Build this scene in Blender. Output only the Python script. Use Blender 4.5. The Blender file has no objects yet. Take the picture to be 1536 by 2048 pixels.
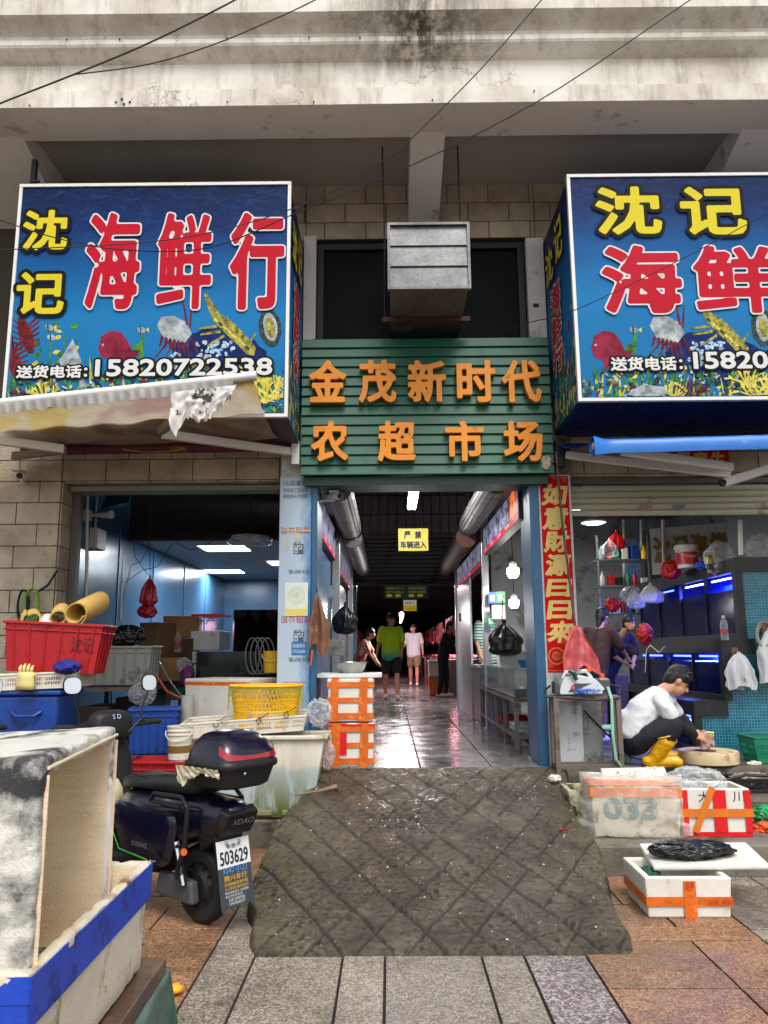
import bpy, bmesh, math, random
import numpy as np
from mathutils import Vector, Matrix, noise, Euler
rad = math.radians
SC = bpy.context.scene
COL = SC.collection
rnd = random.Random(7)
# ------------------------------------------------------------------ camera
CAM = Vector((0.0, 0.0, 1.5))
FPX = 1560.0
CROT = Matrix.Rotation(rad(0.33), 3, 'Z') @ Matrix.Rotation(rad(90 + 10.2), 3, 'X') @ Matrix.Rotation(rad(-0.40), 3, 'Z')
cd = bpy.data.cameras.new('camera')
cam = bpy.data.objects.new('camera', cd)
COL.objects.link(cam)
cam.matrix_world = Matrix.Translation(CAM) @ CROT.to_4x4()
cd.sensor_fit = 'VERTICAL'
cd.sensor_height = 24
cd.lens = FPX / 2048 * 24
cd.clip_start = 0.05
cd.clip_end = 2000
SC.camera = cam
# ------------------------------------------------------------------ daylight (overcast)
SUN_EL, SUN_AZ = 56.0, 164.0
w = bpy.data.worlds.new('World')
SC.world = w
w.use_nodes = True
wn = w.node_tree.nodes
wl = w.node_tree.links
bg = wn['Background']
sky = wn.new('ShaderNodeTexSky')
sky.sky_type = 'NISHITA'
sky.sun_disc = False
sky.sun_elevation = rad(SUN_EL)
sky.sun_rotation = rad(SUN_AZ)
sky.air_density = 1.0
sky.dust_density = 3.0
hs = wn.new('ShaderNodeHueSaturation')
hs.inputs['Saturation'].default_value = 0.22
wl.new(sky.outputs[0], hs.inputs['Color'])
wl.new(hs.outputs[0], bg.inputs['Color'])
bg.inputs['Strength'].default_value = 0.15
sd = bpy.data.lights.new('sun', 'SUN')
sun = bpy.data.objects.new('sun', sd)
COL.objects.link(sun)
sd.energy = 1.5
sd.angle = rad(25)
sd.color = (1.0, 0.975, 0.94)
sv = Vector((math.sin(rad(SUN_AZ)) * math.cos(rad(SUN_EL)), math.cos(rad(SUN_AZ)) * math.cos(rad(SUN_EL)), math.sin(rad(SUN_EL))))
sun.rotation_euler = sv.to_track_quat('Z', 'Y').to_euler()
sun.location = sv * 40
vs = SC.view_settings
SC.display_settings.display_device = 'sRGB'
vs.view_transform = 'Standard'
vs.look = 'None'
vs.gamma = 1
vs.use_curve_mapping = False
vs.exposure = 0.55
cy = SC.cycles
cy.use_denoising = True
cy.max_bounces = 7
cy.diffuse_bounces = 4
cy.glossy_bounces = 3
cy.transmission_bounces = 5
cy.transparent_max_bounces = 8
cy.sample_clamp_indirect = 6
cy.caustics_reflective = False
cy.caustics_refractive = False
# ------------------------------------------------------------------ pixel -> world
def ray(px, py):
 d = CROT @ Vector(((px - 768) / FPX, -(py - 1024) / FPX, -1))
 return d
def at(px, py, Y):
 d = ray(px, py)
 return CAM + d * (Y / d.y)
def on(px, py, z):
 d = ray(px, py)
 return CAM + d * ((z - CAM.z) / d.z)
def ppm(p):          # photo pixels per metre at a world point
 return FPX / -(CROT.transposed() @ (Vector(p) - CAM)).z
# ------------------------------------------------------------------ materials
def lin(c):
 return tuple(((x / 255) / 12.92 if x / 255 < 0.04045 else ((x / 255 + 0.055) / 1.055) ** 2.4) for x in c) + (1,)
class NT:
 def __init__(s, name):
  s.m = bpy.data.materials.new(name)
  s.m.use_nodes = True
  s.n = s.m.node_tree.nodes
  s.l = s.m.node_tree.links
  s.b = s.n['Principled BSDF']
  s.tc = s.n.new('ShaderNodeTexCoord')
 def node(s, t, **kw):
  x = s.n.new(t)
  for k, v in kw.items():
   setattr(x, k, v)
  return x
 def put(s, sock, v):
  if hasattr(v, 'is_output'):
   s.l.new(v, sock)
  else:
   sock.default_value = v
 def coord(s, scale=(1, 1, 1), src='Object', rot=(0, 0, 0)):
  mp = s.node('ShaderNodeMapping')
  s.l.new(s.tc.outputs[src], mp.inputs[0])
  mp.inputs['Scale'].default_value = scale
  mp.inputs['Rotation'].default_value = rot
  return mp.outputs[0]
 def noise(s, scale, detail=4, rough=0.55, co=None, dist=0.0, out=0):
  x = s.node('ShaderNodeTexNoise')
  x.inputs['Scale'].default_value = scale
  x.inputs['Detail'].default_value = detail
  x.inputs['Roughness'].default_value = rough
  x.inputs['Distortion'].default_value = dist
  s.l.new(co if co else s.tc.outputs['Object'], x.inputs['Vector'])
  return x.outputs[out]
 def voro(s, scale, co=None, feature='F1', out=0):
  x = s.node('ShaderNodeTexVoronoi', feature=feature)
  x.inputs['Scale'].default_value = scale
  s.l.new(co if co else s.tc.outputs['Object'], x.inputs['Vector'])
  return x.outputs[out]
 def rng(s, v, a, b, c=0.0, d=1.0):
  x = s.node('ShaderNodeMapRange')
  s.put(x.inputs[0], v)
  for i, q in enumerate((a, b, c, d)):
   s.put(x.inputs[i + 1], q)
  return x.outputs[0]
 def math(s, op, a, b=0.0):
  x = s.node('ShaderNodeMath', operation=op)
  s.put(x.inputs[0], a)
  s.put(x.inputs[1], b)
  return x.outputs[0]
 def mix(s, f, a, b, mode='MIX'):
  x = s.node('ShaderNodeMix', data_type='RGBA', blend_type=mode)
  s.put(x.inputs[0], f)
  s.put(x.inputs[6], a)
  s.put(x.inputs[7], b)
  return x.outputs[2]
 def val(s, col, v):
  x = s.node('ShaderNodeHueSaturation')
  s.put(x.inputs['Color'], col)
  s.put(x.inputs['Value'], v)
  return x.outputs[0]
 def ramp(s, v, stops):
  x = s.node('ShaderNodeValToRGB')
  s.l.new(v, x.inputs[0])
  e = x.color_ramp.elements
  while len(e) < len(stops):
   e.new(0.5)
  for i, (p, c) in enumerate(stops):
   e[i].position = p
   e[i].color = c
  return x.outputs[0]
 def xyz(s, src='Object'):
  x = s.node('ShaderNodeSeparateXYZ')
  s.l.new(s.tc.outputs[src], x.inputs[0])
  return x.outputs
 def geo_pos(s):
  g = s.node('ShaderNodeNewGeometry')
  return g.outputs['Position']
 def rand(s):
  return s.node('ShaderNodeObjectInfo').outputs['Random']
 def bump(s, h, strength=0.3, dist=0.01, normal=None):
  x = s.node('ShaderNodeBump')
  x.inputs['Strength'].default_value = strength
  x.inputs['Distance'].default_value = dist
  s.l.new(h, x.inputs['Height'])
  if normal:
   s.l.new(normal, x.inputs['Normal'])
  s.l.new(x.outputs[0], s.b.inputs['Normal'])
  return x.outputs[0]
 def set(s, **kw):
  names = dict(col='Base Color', r='Roughness', m='Metallic', tr='Transmission Weight', ior='IOR', coat='Coat Weight', alpha='Alpha',
      em='Emission Color', es='Emission Strength', spec='Specular IOR Level', sss='Subsurface Weight', sheen='Sheen Weight')
  for k, v in kw.items():
   s.put(s.b.inputs[names[k]], v)
  return s.m
MATS = {}
def mat(name, c=None, r=0.6, m=0.0, v=0.12, sc=7.0, dirt=None, ds=4.0, da=0.45, b=0.0, bs=60.0, coat=0.0, tr=0.0, es=0.0, rv=0.0, alpha=1.0, spec=0.5, streak=False, dd=0.12):
 if name in MATS:
  return MATS[name]
 t = NT(name)
 col = lin(c)
 n1 = t.noise(sc, 6, 0.6)
 fac = t.rng(n1, 0.25, 0.75, 1 - v, 1 + v)
 if rv:
  fac = t.math('ADD', fac, t.rng(t.rand(), 0, 1, -rv, rv))
 out = t.val(col, fac)
 rr = r
 if dirt:
  co = t.coord((1, 1, 0.22)) if streak else None
  n2 = t.noise(ds, 7, 0.68, co)
  msk = t.rng(n2, 1 - da, 1 - da + dd, 0, 1)
  out = t.mix(msk, out, lin(dirt))
  rr = t.rng(msk, 0, 1, r, min(1, r + 0.25))
 t.set(col=out, r=rr, m=m, coat=coat, tr=tr, alpha=alpha, spec=spec)
 if b:
  t.bump(t.noise(bs, 5, 0.6), b, 0.01)
 if es:
  t.set(em=col, es=es)
 MATS[name] = t.m
 return t.m
# ------------------------------------------------------------------ mesh helpers
class MB:
 def __init__(s):
  s.v, s.f, s.mi = [], [], []
  s.cur = 0
 def add(s, vs, fs):
  o = len(s.v)
  s.v += [tuple(p) for p in vs]
  for f in fs:
   s.f.append([i + o for i in f])
   s.mi.append(s.cur)
  return s
 def m(s, i):
  s.cur = i
  return s
 BOXF = [(0, 3, 2, 1), (4, 5, 6, 7), (0, 1, 5, 4), (1, 2, 6, 5), (2, 3, 7, 6), (3, 0, 4, 7)]
 def box(s, x0, x1, y0, y1, z0, z1):
  return s.add([(x0, y0, z0), (x1, y0, z0), (x1, y1, z0), (x0, y1, z0), (x0, y0, z1), (x1, y0, z1), (x1, y1, z1), (x0, y1, z1)], MB.BOXF)
 def hexa(s, b4, t4):           # bottom ring, top ring (counter-clockwise from above)
  return s.add(list(b4) + list(t4), MB.BOXF)
 def bar(s, a, b, wx, wz, up=(0, 0, 1)):
  a, b = Vector(a), Vector(b)
  d = (b - a).normalized()
  u = Vector(up)
  if abs(d.dot(u)) > 0.98:
   u = Vector((0, 1, 0))
  x = d.cross(u).normalized() * wx / 2
  z = x.cross(d).normalized() * wz / 2
  return s.add([a - x - z, a + x - z, a + x + z, a - x + z, b - x - z, b + x - z, b + x + z, b - x + z],
      [(0, 1, 2, 3), (7, 6, 5, 4), (4, 5, 1, 0), (5, 6, 2, 1), (6, 7, 3, 2), (7, 4, 0, 3)])
 def tube(s, pts, r, n=8, cap=True):
  pts = [Vector(p) for p in pts]
  rs = r if isinstance(r, (list, tuple)) else [r] * len(pts)
  o = len(s.v)
  prev = None
  for i, p in enumerate(pts):
   d = (pts[min(i + 1, len(pts) - 1)] - pts[max(i - 1, 0)]).normalized()
   if prev is None:
    a = d.orthogonal().normalized()
   else:
    a = (prev - d * prev.dot(d))
    a = a.normalized() if a.length > 1e-6 else d.orthogonal().normalized()
   prev = a
   bb = d.cross(a)
   for k in range(n):
    t = 2 * math.pi * k / n
    s.v.append(tuple(p + (a * math.cos(t) + bb * math.sin(t)) * rs[i]))
  for i in range(len(pts) - 1):
   for k in range(n):
    k2 = (k + 1) % n
    s.f.append([o + i * n + k, o + i * n + k2, o + (i + 1) * n + k2, o + (i + 1) * n + k])
    s.mi.append(s.cur)
  if cap:
   s.f.append([o + k for k in range(n)][::-1])
   s.f.append([o + (len(pts) - 1) * n + k for k in range(n)])
   s.mi += [s.cur] * 2
  return s
 def lathe(s, prof, n=24, c=(0, 0, 0), axis='Z', M=None):
  o = len(s.v)
  for r, z in prof:
   for k in range(n):
    t = 2 * math.pi * k / n
    p = Vector((r * math.cos(t), r * math.sin(t), z))
    if axis == 'Y':
     p = Vector((p.x, p.z, -p.y))
    elif axis == 'X':
     p = Vector((p.z, p.x, p.y))
    if M is not None:
     p = M @ p
    s.v.append(tuple(p + Vector(c)))
  for i in range(len(prof) - 1):
   for k in range(n):
    k2 = (k + 1) % n
    s.f.append([o + i * n + k, o + i * n + k2, o + (i + 1) * n + k2, o + (i + 1) * n + k])
    s.mi.append(s.cur)
  return s
 def grid(s, fn, nu, nv):
  o = len(s.v)
  for j in range(nv + 1):
   for i in range(nu + 1):
    s.v.append(tuple(fn(i / nu, j / nv)))
  for j in range(nv):
   for i in range(nu):
    a = o + j * (nu + 1) + i
    s.f.append([a, a + 1, a + nu + 2, a + nu + 1])
    s.mi.append(s.cur)
  return s
 def prism(s, poly, fn, d0, d1):   # poly 2D ccw; fn(u,v,d)->world
  n = len(poly)
  s.add([fn(u, v, d0) for u, v in poly] + [fn(u, v, d1) for u, v in poly],
    [list(range(n))[::-1], [n + i for i in range(n)]] + [[i, (i + 1) % n, n + (i + 1) % n, n + i] for i in range(n)])
  return s
 def build(s, name, mats, parent=None, smooth=False, bevel=0.0, seg=2, loc=None, local=False, fix=False, sub=0):
  me = bpy.data.meshes.new(name)
  me.from_pydata(s.v, [], s.f)
  mats = mats if isinstance(mats, (list, tuple)) else [mats]
  for q in mats:
   me.materials.append(q)
  if len(mats) > 1:
   me.polygons.foreach_set('material_index', s.mi)
  o = bpy.data.objects.new(name, me)
  COL.objects.link(o)
  if parent is not None:
   o.parent = parent
   if not local:
    me.transform(Matrix.Translation(-wloc(parent)))
  elif loc is not None:
   o.location = loc
   if not local:
    me.transform(Matrix.Translation(-Vector(loc)))
  elif not local and s.v:
   a = np.array(s.v)
   c = Vector(((a[:, 0].min() + a[:, 0].max()) / 2, (a[:, 1].min() + a[:, 1].max()) / 2, a[:, 2].min()))
   o.location = c
   me.transform(Matrix.Translation(-c))
  if bevel or fix:
   bm = bmesh.new()
   bm.from_mesh(me)
   if fix:
    bmesh.ops.recalc_face_normals(bm, faces=bm.faces)
   if bevel:
    es = [e for e in bm.edges if len(e.link_faces) == 2 and e.calc_face_angle(0) > 0.5]
    bmesh.ops.bevel(bm, geom=es, offset=bevel, segments=seg, affect='EDGES', profile=0.5, clamp_overlap=True)
   bm.to_mesh(me)
   bm.free()
  if smooth:
   for p in me.polygons:
    p.use_smooth = True
   if smooth != 'all':
    me.set_sharp_from_angle(angle=rad(40))
  if sub:
   md = o.modifiers.new('sub', 'SUBSURF')
   md.levels = md.render_levels = sub
  me.update()
  return o
WL = {}
def wloc(o):
 v = Vector((0, 0, 0))
 while o is not None:
  v = v + o.location
  o = o.parent
 return v
def tag(o, label=None, cat=None, group=None, kind=None):
 if label:
  o['label'] = label
 if cat:
  o['category'] = cat
 if group:
  o['group'] = group
 if kind:
  o['kind'] = kind
 return o
def thing(name, loc, label, cat, group=None, rot=(0, 0, 0)):
 o = bpy.data.objects.new(name, None)
 o.empty_display_size = 0.1
 COL.objects.link(o)
 o.location = loc
 o.rotation_euler = rot
 return tag(o, label, cat, group)
def struct(o):
 o['kind'] = 'structure'
 return o
def share(src, parent, M=None, loc=None, name=None):
 o = src.copy()
 COL.objects.link(o)
 o.parent = parent
 if loc is not None:
  o.location = loc
 return o
def copy_tree(o, parent=None):
 c = o.copy()
 COL.objects.link(c)
 if parent is not None:
  c.parent = parent
 for ch in list(o.children):
  copy_tree(ch, c)
 return c
def blob(c, rx, ry, rz, seed=0, amp=0.25, fr=3.0, sub=5, M=None, flat=None):
 """a crumpled bag: sphere pushed in and out by ridged noise"""
 bm = bmesh.new()
 bmesh.ops.create_icosphere(bm, subdivisions=sub, radius=1)
 off = Vector((seed * 3.7, seed * 1.3, seed * 7.1))
 for v in bm.verts:
  p = v.co.copy()
  pw = p + noise.noise_vector(p * 1.4 + off) * 0.45
  n = 0.0
  for k_, a_ in ((0.55, 0.5), (1.2, 0.3), (2.6, 0.2)):
   n += a_ * (1 - abs(noise.noise(pw * fr * k_ + off * k_)) * 2.4)
  q = p * (1 + amp * (n - 0.5))
  q = Vector((q.x * rx, q.y * ry, q.z * rz))
  if M is not None:
   q = M @ q
  q = q + Vector(c)
  if flat is not None and q.z < flat:
   q.z = flat + 0.001 * noise.noise(q * 30)
  v.co = q
 mb = MB()
 bm.verts.index_update()
 mb.add([v.co for v in bm.verts], [[v.index for v in f.verts] for f in bm.faces])
 bm.free()
 return mb
# ------------------------------------------------------------------ lettering
class Plane:
 """a flat surface: origin o, right u, up v, outward normal n"""
 def __init__(s, o, u, v):
  s.o, s.u, s.v = Vector(o), Vector(u).normalized(), Vector(v).normalized()
  s.n = s.u.cross(s.v).normalized()
 def p(s, a, b, d=0.0):
  return s.o + s.u * a + s.v * b + s.n * d
 def of(s, px, py):      # plane coordinates of the point seen at a photo pixel
  d = ray(px, py)
  t = (s.o - CAM).dot(s.n) / d.dot(s.n)
  q = CAM + d * t - s.o
  return q.dot(s.u), q.dot(s.v)
_OUT = {}
def outline(txt):
 if txt in _OUT:
  return _OUT[txt]
 cu = bpy.data.curves.new('t', 'FONT')
 cu.body = txt
 cu.resolution_u = 3
 cu.space_line = 1.0
 o = bpy.data.objects.new('t', cu)
 COL.objects.link(o)
 bpy.context.view_layer.update()
 dg = bpy.context.evaluated_depsgraph_get()
 me = bpy.data.meshes.new_from_object(o.evaluated_get(dg))
 V = np.array([v.co[:2] for v in me.vertices])
 F = [list(p.vertices) for p in me.polygons]
 # merge by position, keep the edges used once
 key = {}
 idx = [key.setdefault((round(x, 4), round(y, 4)), len(key)) for x, y in V]
 P = np.array(list(key.keys()))
 cnt = {}
 for f in F:
  for i in range(len(f)):
   a, b = idx[f[i]], idx[f[(i + 1) % len(f)]]
   if a != b:
    k = (min(a, b), max(a, b))
    cnt[k] = cnt.get(k, 0) + 1
 E = np.array([k for k, c in cnt.items() if c == 1])
 bpy.data.objects.remove(o)
 bpy.data.curves.remove(cu)
 bpy.data.meshes.remove(me)
 _OUT[txt] = (P, E, V, F)
 return _OUT[txt]
_SDF = {}
def sdf(txt, w, h, pad, res):
 k = (txt, round(w, 4), round(h, 4), round(pad, 4), res)
 if k in _SDF:
  return _SDF[k]
 P, E, _, _ = outline(txt)
 lo, hi = P.min(0), P.max(0)
 Q = (P - lo) / (hi - lo) * np.array([w, h])
 A, B = Q[E[:, 0]], Q[E[:, 1]]
 cell = h / res
 nx, ny = int(math.ceil((w + 2 * pad) / cell)) + 1, int(math.ceil((h + 2 * pad) / cell)) + 1
 xs, ys = -pad + np.arange(nx) * cell, -pad + np.arange(ny) * cell
 D = np.empty((ny, nx))
 AB = B - A
 L2 = (AB ** 2).sum(1) + 1e-12
 for j in range(ny):
  pt = np.stack([xs, np.full(nx, ys[j] + cell * 1e-3)], 1)
  AP = pt[:, None, :] - A[None]
  t = np.clip((AP * AB[None]).sum(2) / L2, 0, 1)
  d = np.sqrt(((AP - t[..., None] * AB[None]) ** 2).sum(2)).min(1)
  y = pt[0, 1]
  c = (A[:, 1] > y) != (B[:, 1] > y)
  xi = A[c, 0] + (y - A[c, 1]) / (B[c, 1] - A[c, 1]) * (B[c, 0] - A[c, 0])
  ins = (xi[None, :] > xs[:, None]).sum(1) % 2 == 1
  D[j] = np.where(ins, -d, d)
 _SDF[k] = (xs, ys, D)
 return _SDF[k]
def letters(mb, pl, txt, u, v, w, h, bold=0.0, depth=0.0, off=0.002, res=40, shear=0.0, rot=0.0, maxpad=None):
 """txt filling the box (u,v,w,h) of plane pl, strokes widened by bold metres, raised from off to off+depth"""
 pad = (maxpad if maxpad else max(bold, 0)) + h / res * 2
 xs, ys, D = sdf(txt, w, h, pad, res)
 D = D - bold
 ins = D < 0
 ca, sa = math.cos(rot), math.sin(rot)
 def W(x, y, d):
  x, y = x - w / 2 + shear * (y - h / 2), y - h / 2
  return pl.p(u + w / 2 + x * ca - y * sa, v + h / 2 + x * sa + y * ca, d)
 vd, vl = {}, []
 def vert(key, x, y):
  if key not in vd:
   vd[key] = len(vl)
   vl.append((x, y))
  return vd[key]
 faces, walls = [], []
 ny, nx = D.shape
 for j in range(ny - 1):
  run = None
  for i in range(nx - 1):
   c = (ins[j, i], ins[j, i + 1], ins[j + 1, i + 1], ins[j + 1, i])
   if all(c):
    if run is None:
     run = i
    continue
   if run is not None:
    faces.append([vert((0, run, j), xs[run], ys[j]), vert((0, i, j), xs[i], ys[j]), vert((0, i, j + 1), xs[i], ys[j + 1]), vert((0, run, j + 1), xs[run], ys[j + 1])])
    run = None
   if not any(c):
    continue
   cs = ((i, j), (i + 1, j), (i + 1, j + 1), (i, j + 1))
   poly, kinds = [], []
   for q in range(4):
    a, b = cs[q], cs[(q + 1) % 4]
    da, db = D[a[1], a[0]], D[b[1], b[0]]
    if da < 0:
     poly.append(vert((0,) + a, xs[a[0]], ys[a[1]]))
     kinds.append(0)
    if (da < 0) != (db < 0):
     t = da / (da - db)
     kk = (1,) + min(a, b) + max(a, b)
     poly.append(vert(kk, xs[a[0]] + t * (xs[b[0]] - xs[a[0]]), ys[a[1]] + t * (ys[b[1]] - ys[a[1]])))
     kinds.append(1 if da < 0 else 2)
   faces.append(poly)
   for q in range(len(poly)):
    if kinds[q] == 1 and kinds[(q + 1) % len(poly)] == 2:
     walls.append((poly[q], poly[(q + 1) % len(poly)]))
  if run is not None:
   i = nx - 1
   faces.append([vert((0, run, j), xs[run], ys[j]), vert((0, i, j), xs[i], ys[j]), vert((0, i, j + 1), xs[i], ys[j + 1]), vert((0, run, j + 1), xs[run], ys[j + 1])])
 n = len(vl)
 vv = [W(x, y, off + depth) for x, y in vl]
 if depth:
  vv += [W(x, y, off) for x, y in vl]
  faces += [[b, a, a + n, b + n] for a, b in walls]
 mb.add(vv, faces)
 return mb
def plain(mb, pl, txt, u, v, h=None, w=None, off=0.002, rot=0.0, mirror=False):
 """small print: the font's own outlines, lower left corner at u,v"""
 _, _, V, F = outline(txt)
 lo, hi = V.min(0), V.max(0)
 sx = (w / (hi[0] - lo[0])) if w else h / (hi[1] - lo[1])
 sy = (h / (hi[1] - lo[1])) if h else sx
 ca, sa = math.cos(rot), math.sin(rot)
 W2, H2 = (hi[0] - lo[0]) * sx / 2, (hi[1] - lo[1]) * sy / 2
 out = []
 for x, y in V:
  x, y = (x - lo[0]) * sx - W2, (y - lo[1]) * sy - H2
  if mirror:
   x = -x
  out.append(pl.p(u + W2 + x * ca - y * sa, v + H2 + x * sa + y * ca, off))
 mb.add(out, [f[::-1] for f in F] if mirror else F)
 return mb
def rect(mb, pl, u0, v0, u1, v1, d=0.001, t=0.0):
 if t:
  mb.prism([(u0, v0), (u1, v0), (u1, v1), (u0, v1)], lambda a, b, q: pl.p(a, b, q), d, d + t)
 else:
  mb.add([pl.p(u0, v0, d), pl.p(u1, v0, d), pl.p(u1, v1, d), pl.p(u0, v1, d)], [(0, 1, 2, 3)])
 return mb
# ================================================================== special materials
def granite(name, c0, c1, c2, sc=95, v=0.17, r=0.5):
 t = NT(name)
 p = t.geo_pos()
 cx = t.node('ShaderNodeSeparateColor')
 t.l.new(t.voro(sc, p, out=1), cx.inputs[0])
 n = t.math('ADD', t.math('MULTIPLY', cx.outputs[0], 0.75), t.math('MULTIPLY', t.noise(sc * .35, 4, .7, p), 0.25))
 col = t.ramp(n, [(0.16, lin(c0)), (0.42, lin(c1)), (0.84, lin(c2))])
 spk = t.rng(cx.outputs[1], 0.84, 0.88)
 col = t.mix(t.math('MULTIPLY', spk, 0.75), col, lin((48, 42, 38)))
 big = t.noise(2.3, 6, 0.65, p)
 val = t.math('ADD', t.rng(big, 0.3, 0.7, 0.72, 1.12), t.rng(t.rand(), 0, 1, -v, v))
 col = t.mix(0.28, col, lin(c1))
 col = t.val(col, val)
 grime = t.rng(t.noise(2.6, 9, 0.78, p), 0.50, 0.70, 0, 0.7)
 col = t.mix(grime, col, lin((64, 55, 47)))
 t.set(col=col, r=t.rng(big, 0.3, 0.7, r - 0.15, r + 0.12))
 t.bump(n, 0.18, 0.004)
 return t.m
M_orange = granite('orange_granite', (78, 50, 34), (140, 98, 66), (190, 156, 122), 130)
M_grey = granite('grey_granite', (58, 53, 48), (126, 116, 103), (184, 174, 158), 120)
M_purple = granite('purple_granite', (52, 43, 42), (104, 92, 90), (196, 188, 182), 95)
M_joint = mat('joint_dirt', (30, 27, 24), 0.9, b=0.6, bs=90)
def ramp_mat():
 t = NT('wet_ramp_concrete')
 p = t.geo_pos()
 n = t.noise(4, 9, 0.7, p)
 col = t.ramp(n, [(0.32, lin((42, 37, 30))), (0.5, lin((76, 68, 55))), (0.68, lin((112, 101, 84)))])
 sm = t.noise(60, 4, 0.7, p)
 col = t.val(col, t.rng(sm, 0.3, 0.7, 0.5, 1.5))
 wet = t.rng(t.noise(2.0, 5, 0.6, p), 0.42, 0.6)
 x = t.node('ShaderNodeSeparateXYZ')
 t.l.new(p, x.inputs[0])
 ed = t.math('MULTIPLY', t.rng(t.math('ABSOLUTE', t.math('ADD', x.outputs[0], -0.35)), 0.75, 1.05), t.rng(t.noise(7, 6, 0.7, p), 0.45, 0.62))
 col = t.mix(t.math('MULTIPLY', ed, 0.7), col, lin((84, 84, 42)))
 chip = t.rng(t.noise(45, 2, 0.5, p), 0.73, 0.75)
 col = t.mix(t.math('MULTIPLY', chip, 0.7), col, lin((170, 160, 140)))
 col = t.val(col, t.rng(wet, 0, 1, 1.15, 0.75))
 at_ = t.node('ShaderNodeAttribute', attribute_name='dirt')
 col = t.mix(t.math('MULTIPLY', at_.outputs['Fac'], 0.8), col, lin((24, 21, 18)))  # attribute mixes grooves and pits to a darker tone
 t.set(col=col, r=t.rng(wet, 0, 1, 0.5, 0.14))
 t.bump(t.noise(75, 6, 0.75, p), 0.9, 0.012)
 return t.m
M_ramp = ramp_mat()
def stone_mat():
 t = NT('beige_split_stone')
 p = t.geo_pos()
 n = t.noise(3, 6, 0.6, p)
 col = t.ramp(n, [(0.3, lin((150, 137, 118))), (0.6, lin((188, 174, 152)))])
 col = t.val(col, t.rng(t.rand(), 0, 1, 0.86, 1.1))
 st = t.rng(t.noise(5.5, 9, 0.78, p), 0.60, 0.70)
 col = t.mix(t.math('MULTIPLY', st, 0.7), col, lin((70, 54, 42)))
 t.set(col=col, r=0.85)
 mp = t.node('ShaderNodeMapping')
 mp.inputs['Scale'].default_value = (1, 1, 2.2)
 t.l.new(p, mp.inputs[0])
 t.bump(t.noise(22, 6, 0.65, mp.outputs[0], 0.6), 0.7, 0.02)
 return t.m
M_stone = stone_mat()
M_mortar = mat('dark_mortar', (74, 66, 57), 0.9)
def cornice_mat():
 t = NT('weathered_white_render')
 p = t.geo_pos()
 x = t.node('ShaderNodeSeparateXYZ')
 t.l.new(p, x.inputs[0])
 mp = t.node('ShaderNodeMapping')
 mp.inputs['Scale'].default_value = (1, 1, 0.12)
 t.l.new(p, mp.inputs[0])
 base = t.ramp(t.noise(1.7, 7, 0.65, p), [(0.3, lin((178, 170, 154))), (0.6, lin((220, 215, 205)))])
 streak = t.rng(t.noise(8, 9, 0.76, mp.outputs[0]), 0.50, 0.70)
 col = t.mix(t.math('MULTIPLY', streak, 0.6), base, lin((104, 92, 74)))
 near = t.rng(t.math('ABSOLUTE', t.math('ADD', x.outputs[0], -0.28)), 0.0, 0.75, 1, 0)
 nearz = t.rng(x.outputs[2], 6.05, 6.4)
 leak = t.math('MULTIPLY', t.math('MULTIPLY', near, nearz), t.rng(t.noise(7, 8, 0.75, mp.outputs[0]), 0.40, 0.54))
 col = t.mix(t.math('MULTIPLY', leak, 0.95), col, lin((62, 48, 32)))
 rust = t.math('MULTIPLY', t.rng(t.noise(4.3, 6, 0.7, mp.outputs[0]), 0.60, 0.72), t.rng(t.noise(1.1, 3, 0.5, p), 0.45, 0.6))
 col = t.mix(t.math('MULTIPLY', rust, 0.55), col, lin((150, 116, 66)))
 spots = t.rng(t.noise(14, 9, 0.8, p), 0.66, 0.74)
 col = t.mix(t.math('MULTIPLY', spots, 0.55), col, lin((66, 62, 56)))
 wob = t.node('ShaderNodeVectorMath', operation='ADD')
 t.l.new(p, wob.inputs[0])
 sc = t.node('ShaderNodeVectorMath', operation='SCALE')
 t.l.new(t.noise(3.2, 5, 0.7, p, out=1), sc.inputs[0])
 sc.inputs['Scale'].default_value = 0.45
 t.l.new(sc.outputs[0], wob.inputs[1])
 cr = t.rng(t.voro(0.95, wob.outputs[0], 'DISTANCE_TO_EDGE'), 0.001, 0.005, 1, 0)
 cr = t.math('MULTIPLY', cr, t.rng(t.noise(1.1, 3, 0.5, p), 0.52, 0.58))
 col = t.mix(t.math('MULTIPLY', cr, 0.7), col, lin((82, 72, 60)))
 t.set(col=col, r=0.85)
 t.bump(t.noise(26, 6, 0.7, p), 0.25, 0.01)
 return t.m
M_corn = cornice_mat()
M_soffit = mat('grey_soffit_paint', (236, 233, 228), 0.9, v=0.08, sc=2, dirt=(120, 104, 88), ds=2.2, da=0.40, b=0.15, bs=20)
M_ceil = mat('outer_ceiling_paint', (172, 168, 162), 0.9, v=0.06, sc=1.5)
M_alu = mat('aluminium', (176, 178, 180), 0.35, m=0.85, v=0.08, dirt=(120, 116, 108), ds=6, da=0.42)
M_white_metal = mat('white_painted_metal', (218, 216, 210), 0.45, v=0.06, dirt=(120, 108, 92), ds=7, da=0.38)
M_dark_metal = mat('dark_metal', (48, 48, 50), 0.5, m=0.5)
M_black = mat('black_plastic', (20, 20, 22), 0.45, v=0.2)
M_glass_dark = mat('dark_window_glass', (12, 15, 15), 0.5, v=0.1, spec=.1)
M_board = mat('white_film_board', (196, 192, 184), 0.5, v=0.06, dirt=(110, 98, 80), ds=5, da=0.42)
M_dirt_conc = mat('dirty_wet_concrete', (92, 84, 74), 0.5, v=0.3, sc=3, dirt=(44, 40, 33), ds=4.5, da=0.52, b=0.5, bs=35)
M_darkroom = mat('dark_loft_wall', (52, 48, 46), 0.85, v=0.2)  # dark colour of the loft front and its soffit
M_ink = mat('black_ink', (24, 24, 26), 0.6)
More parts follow.
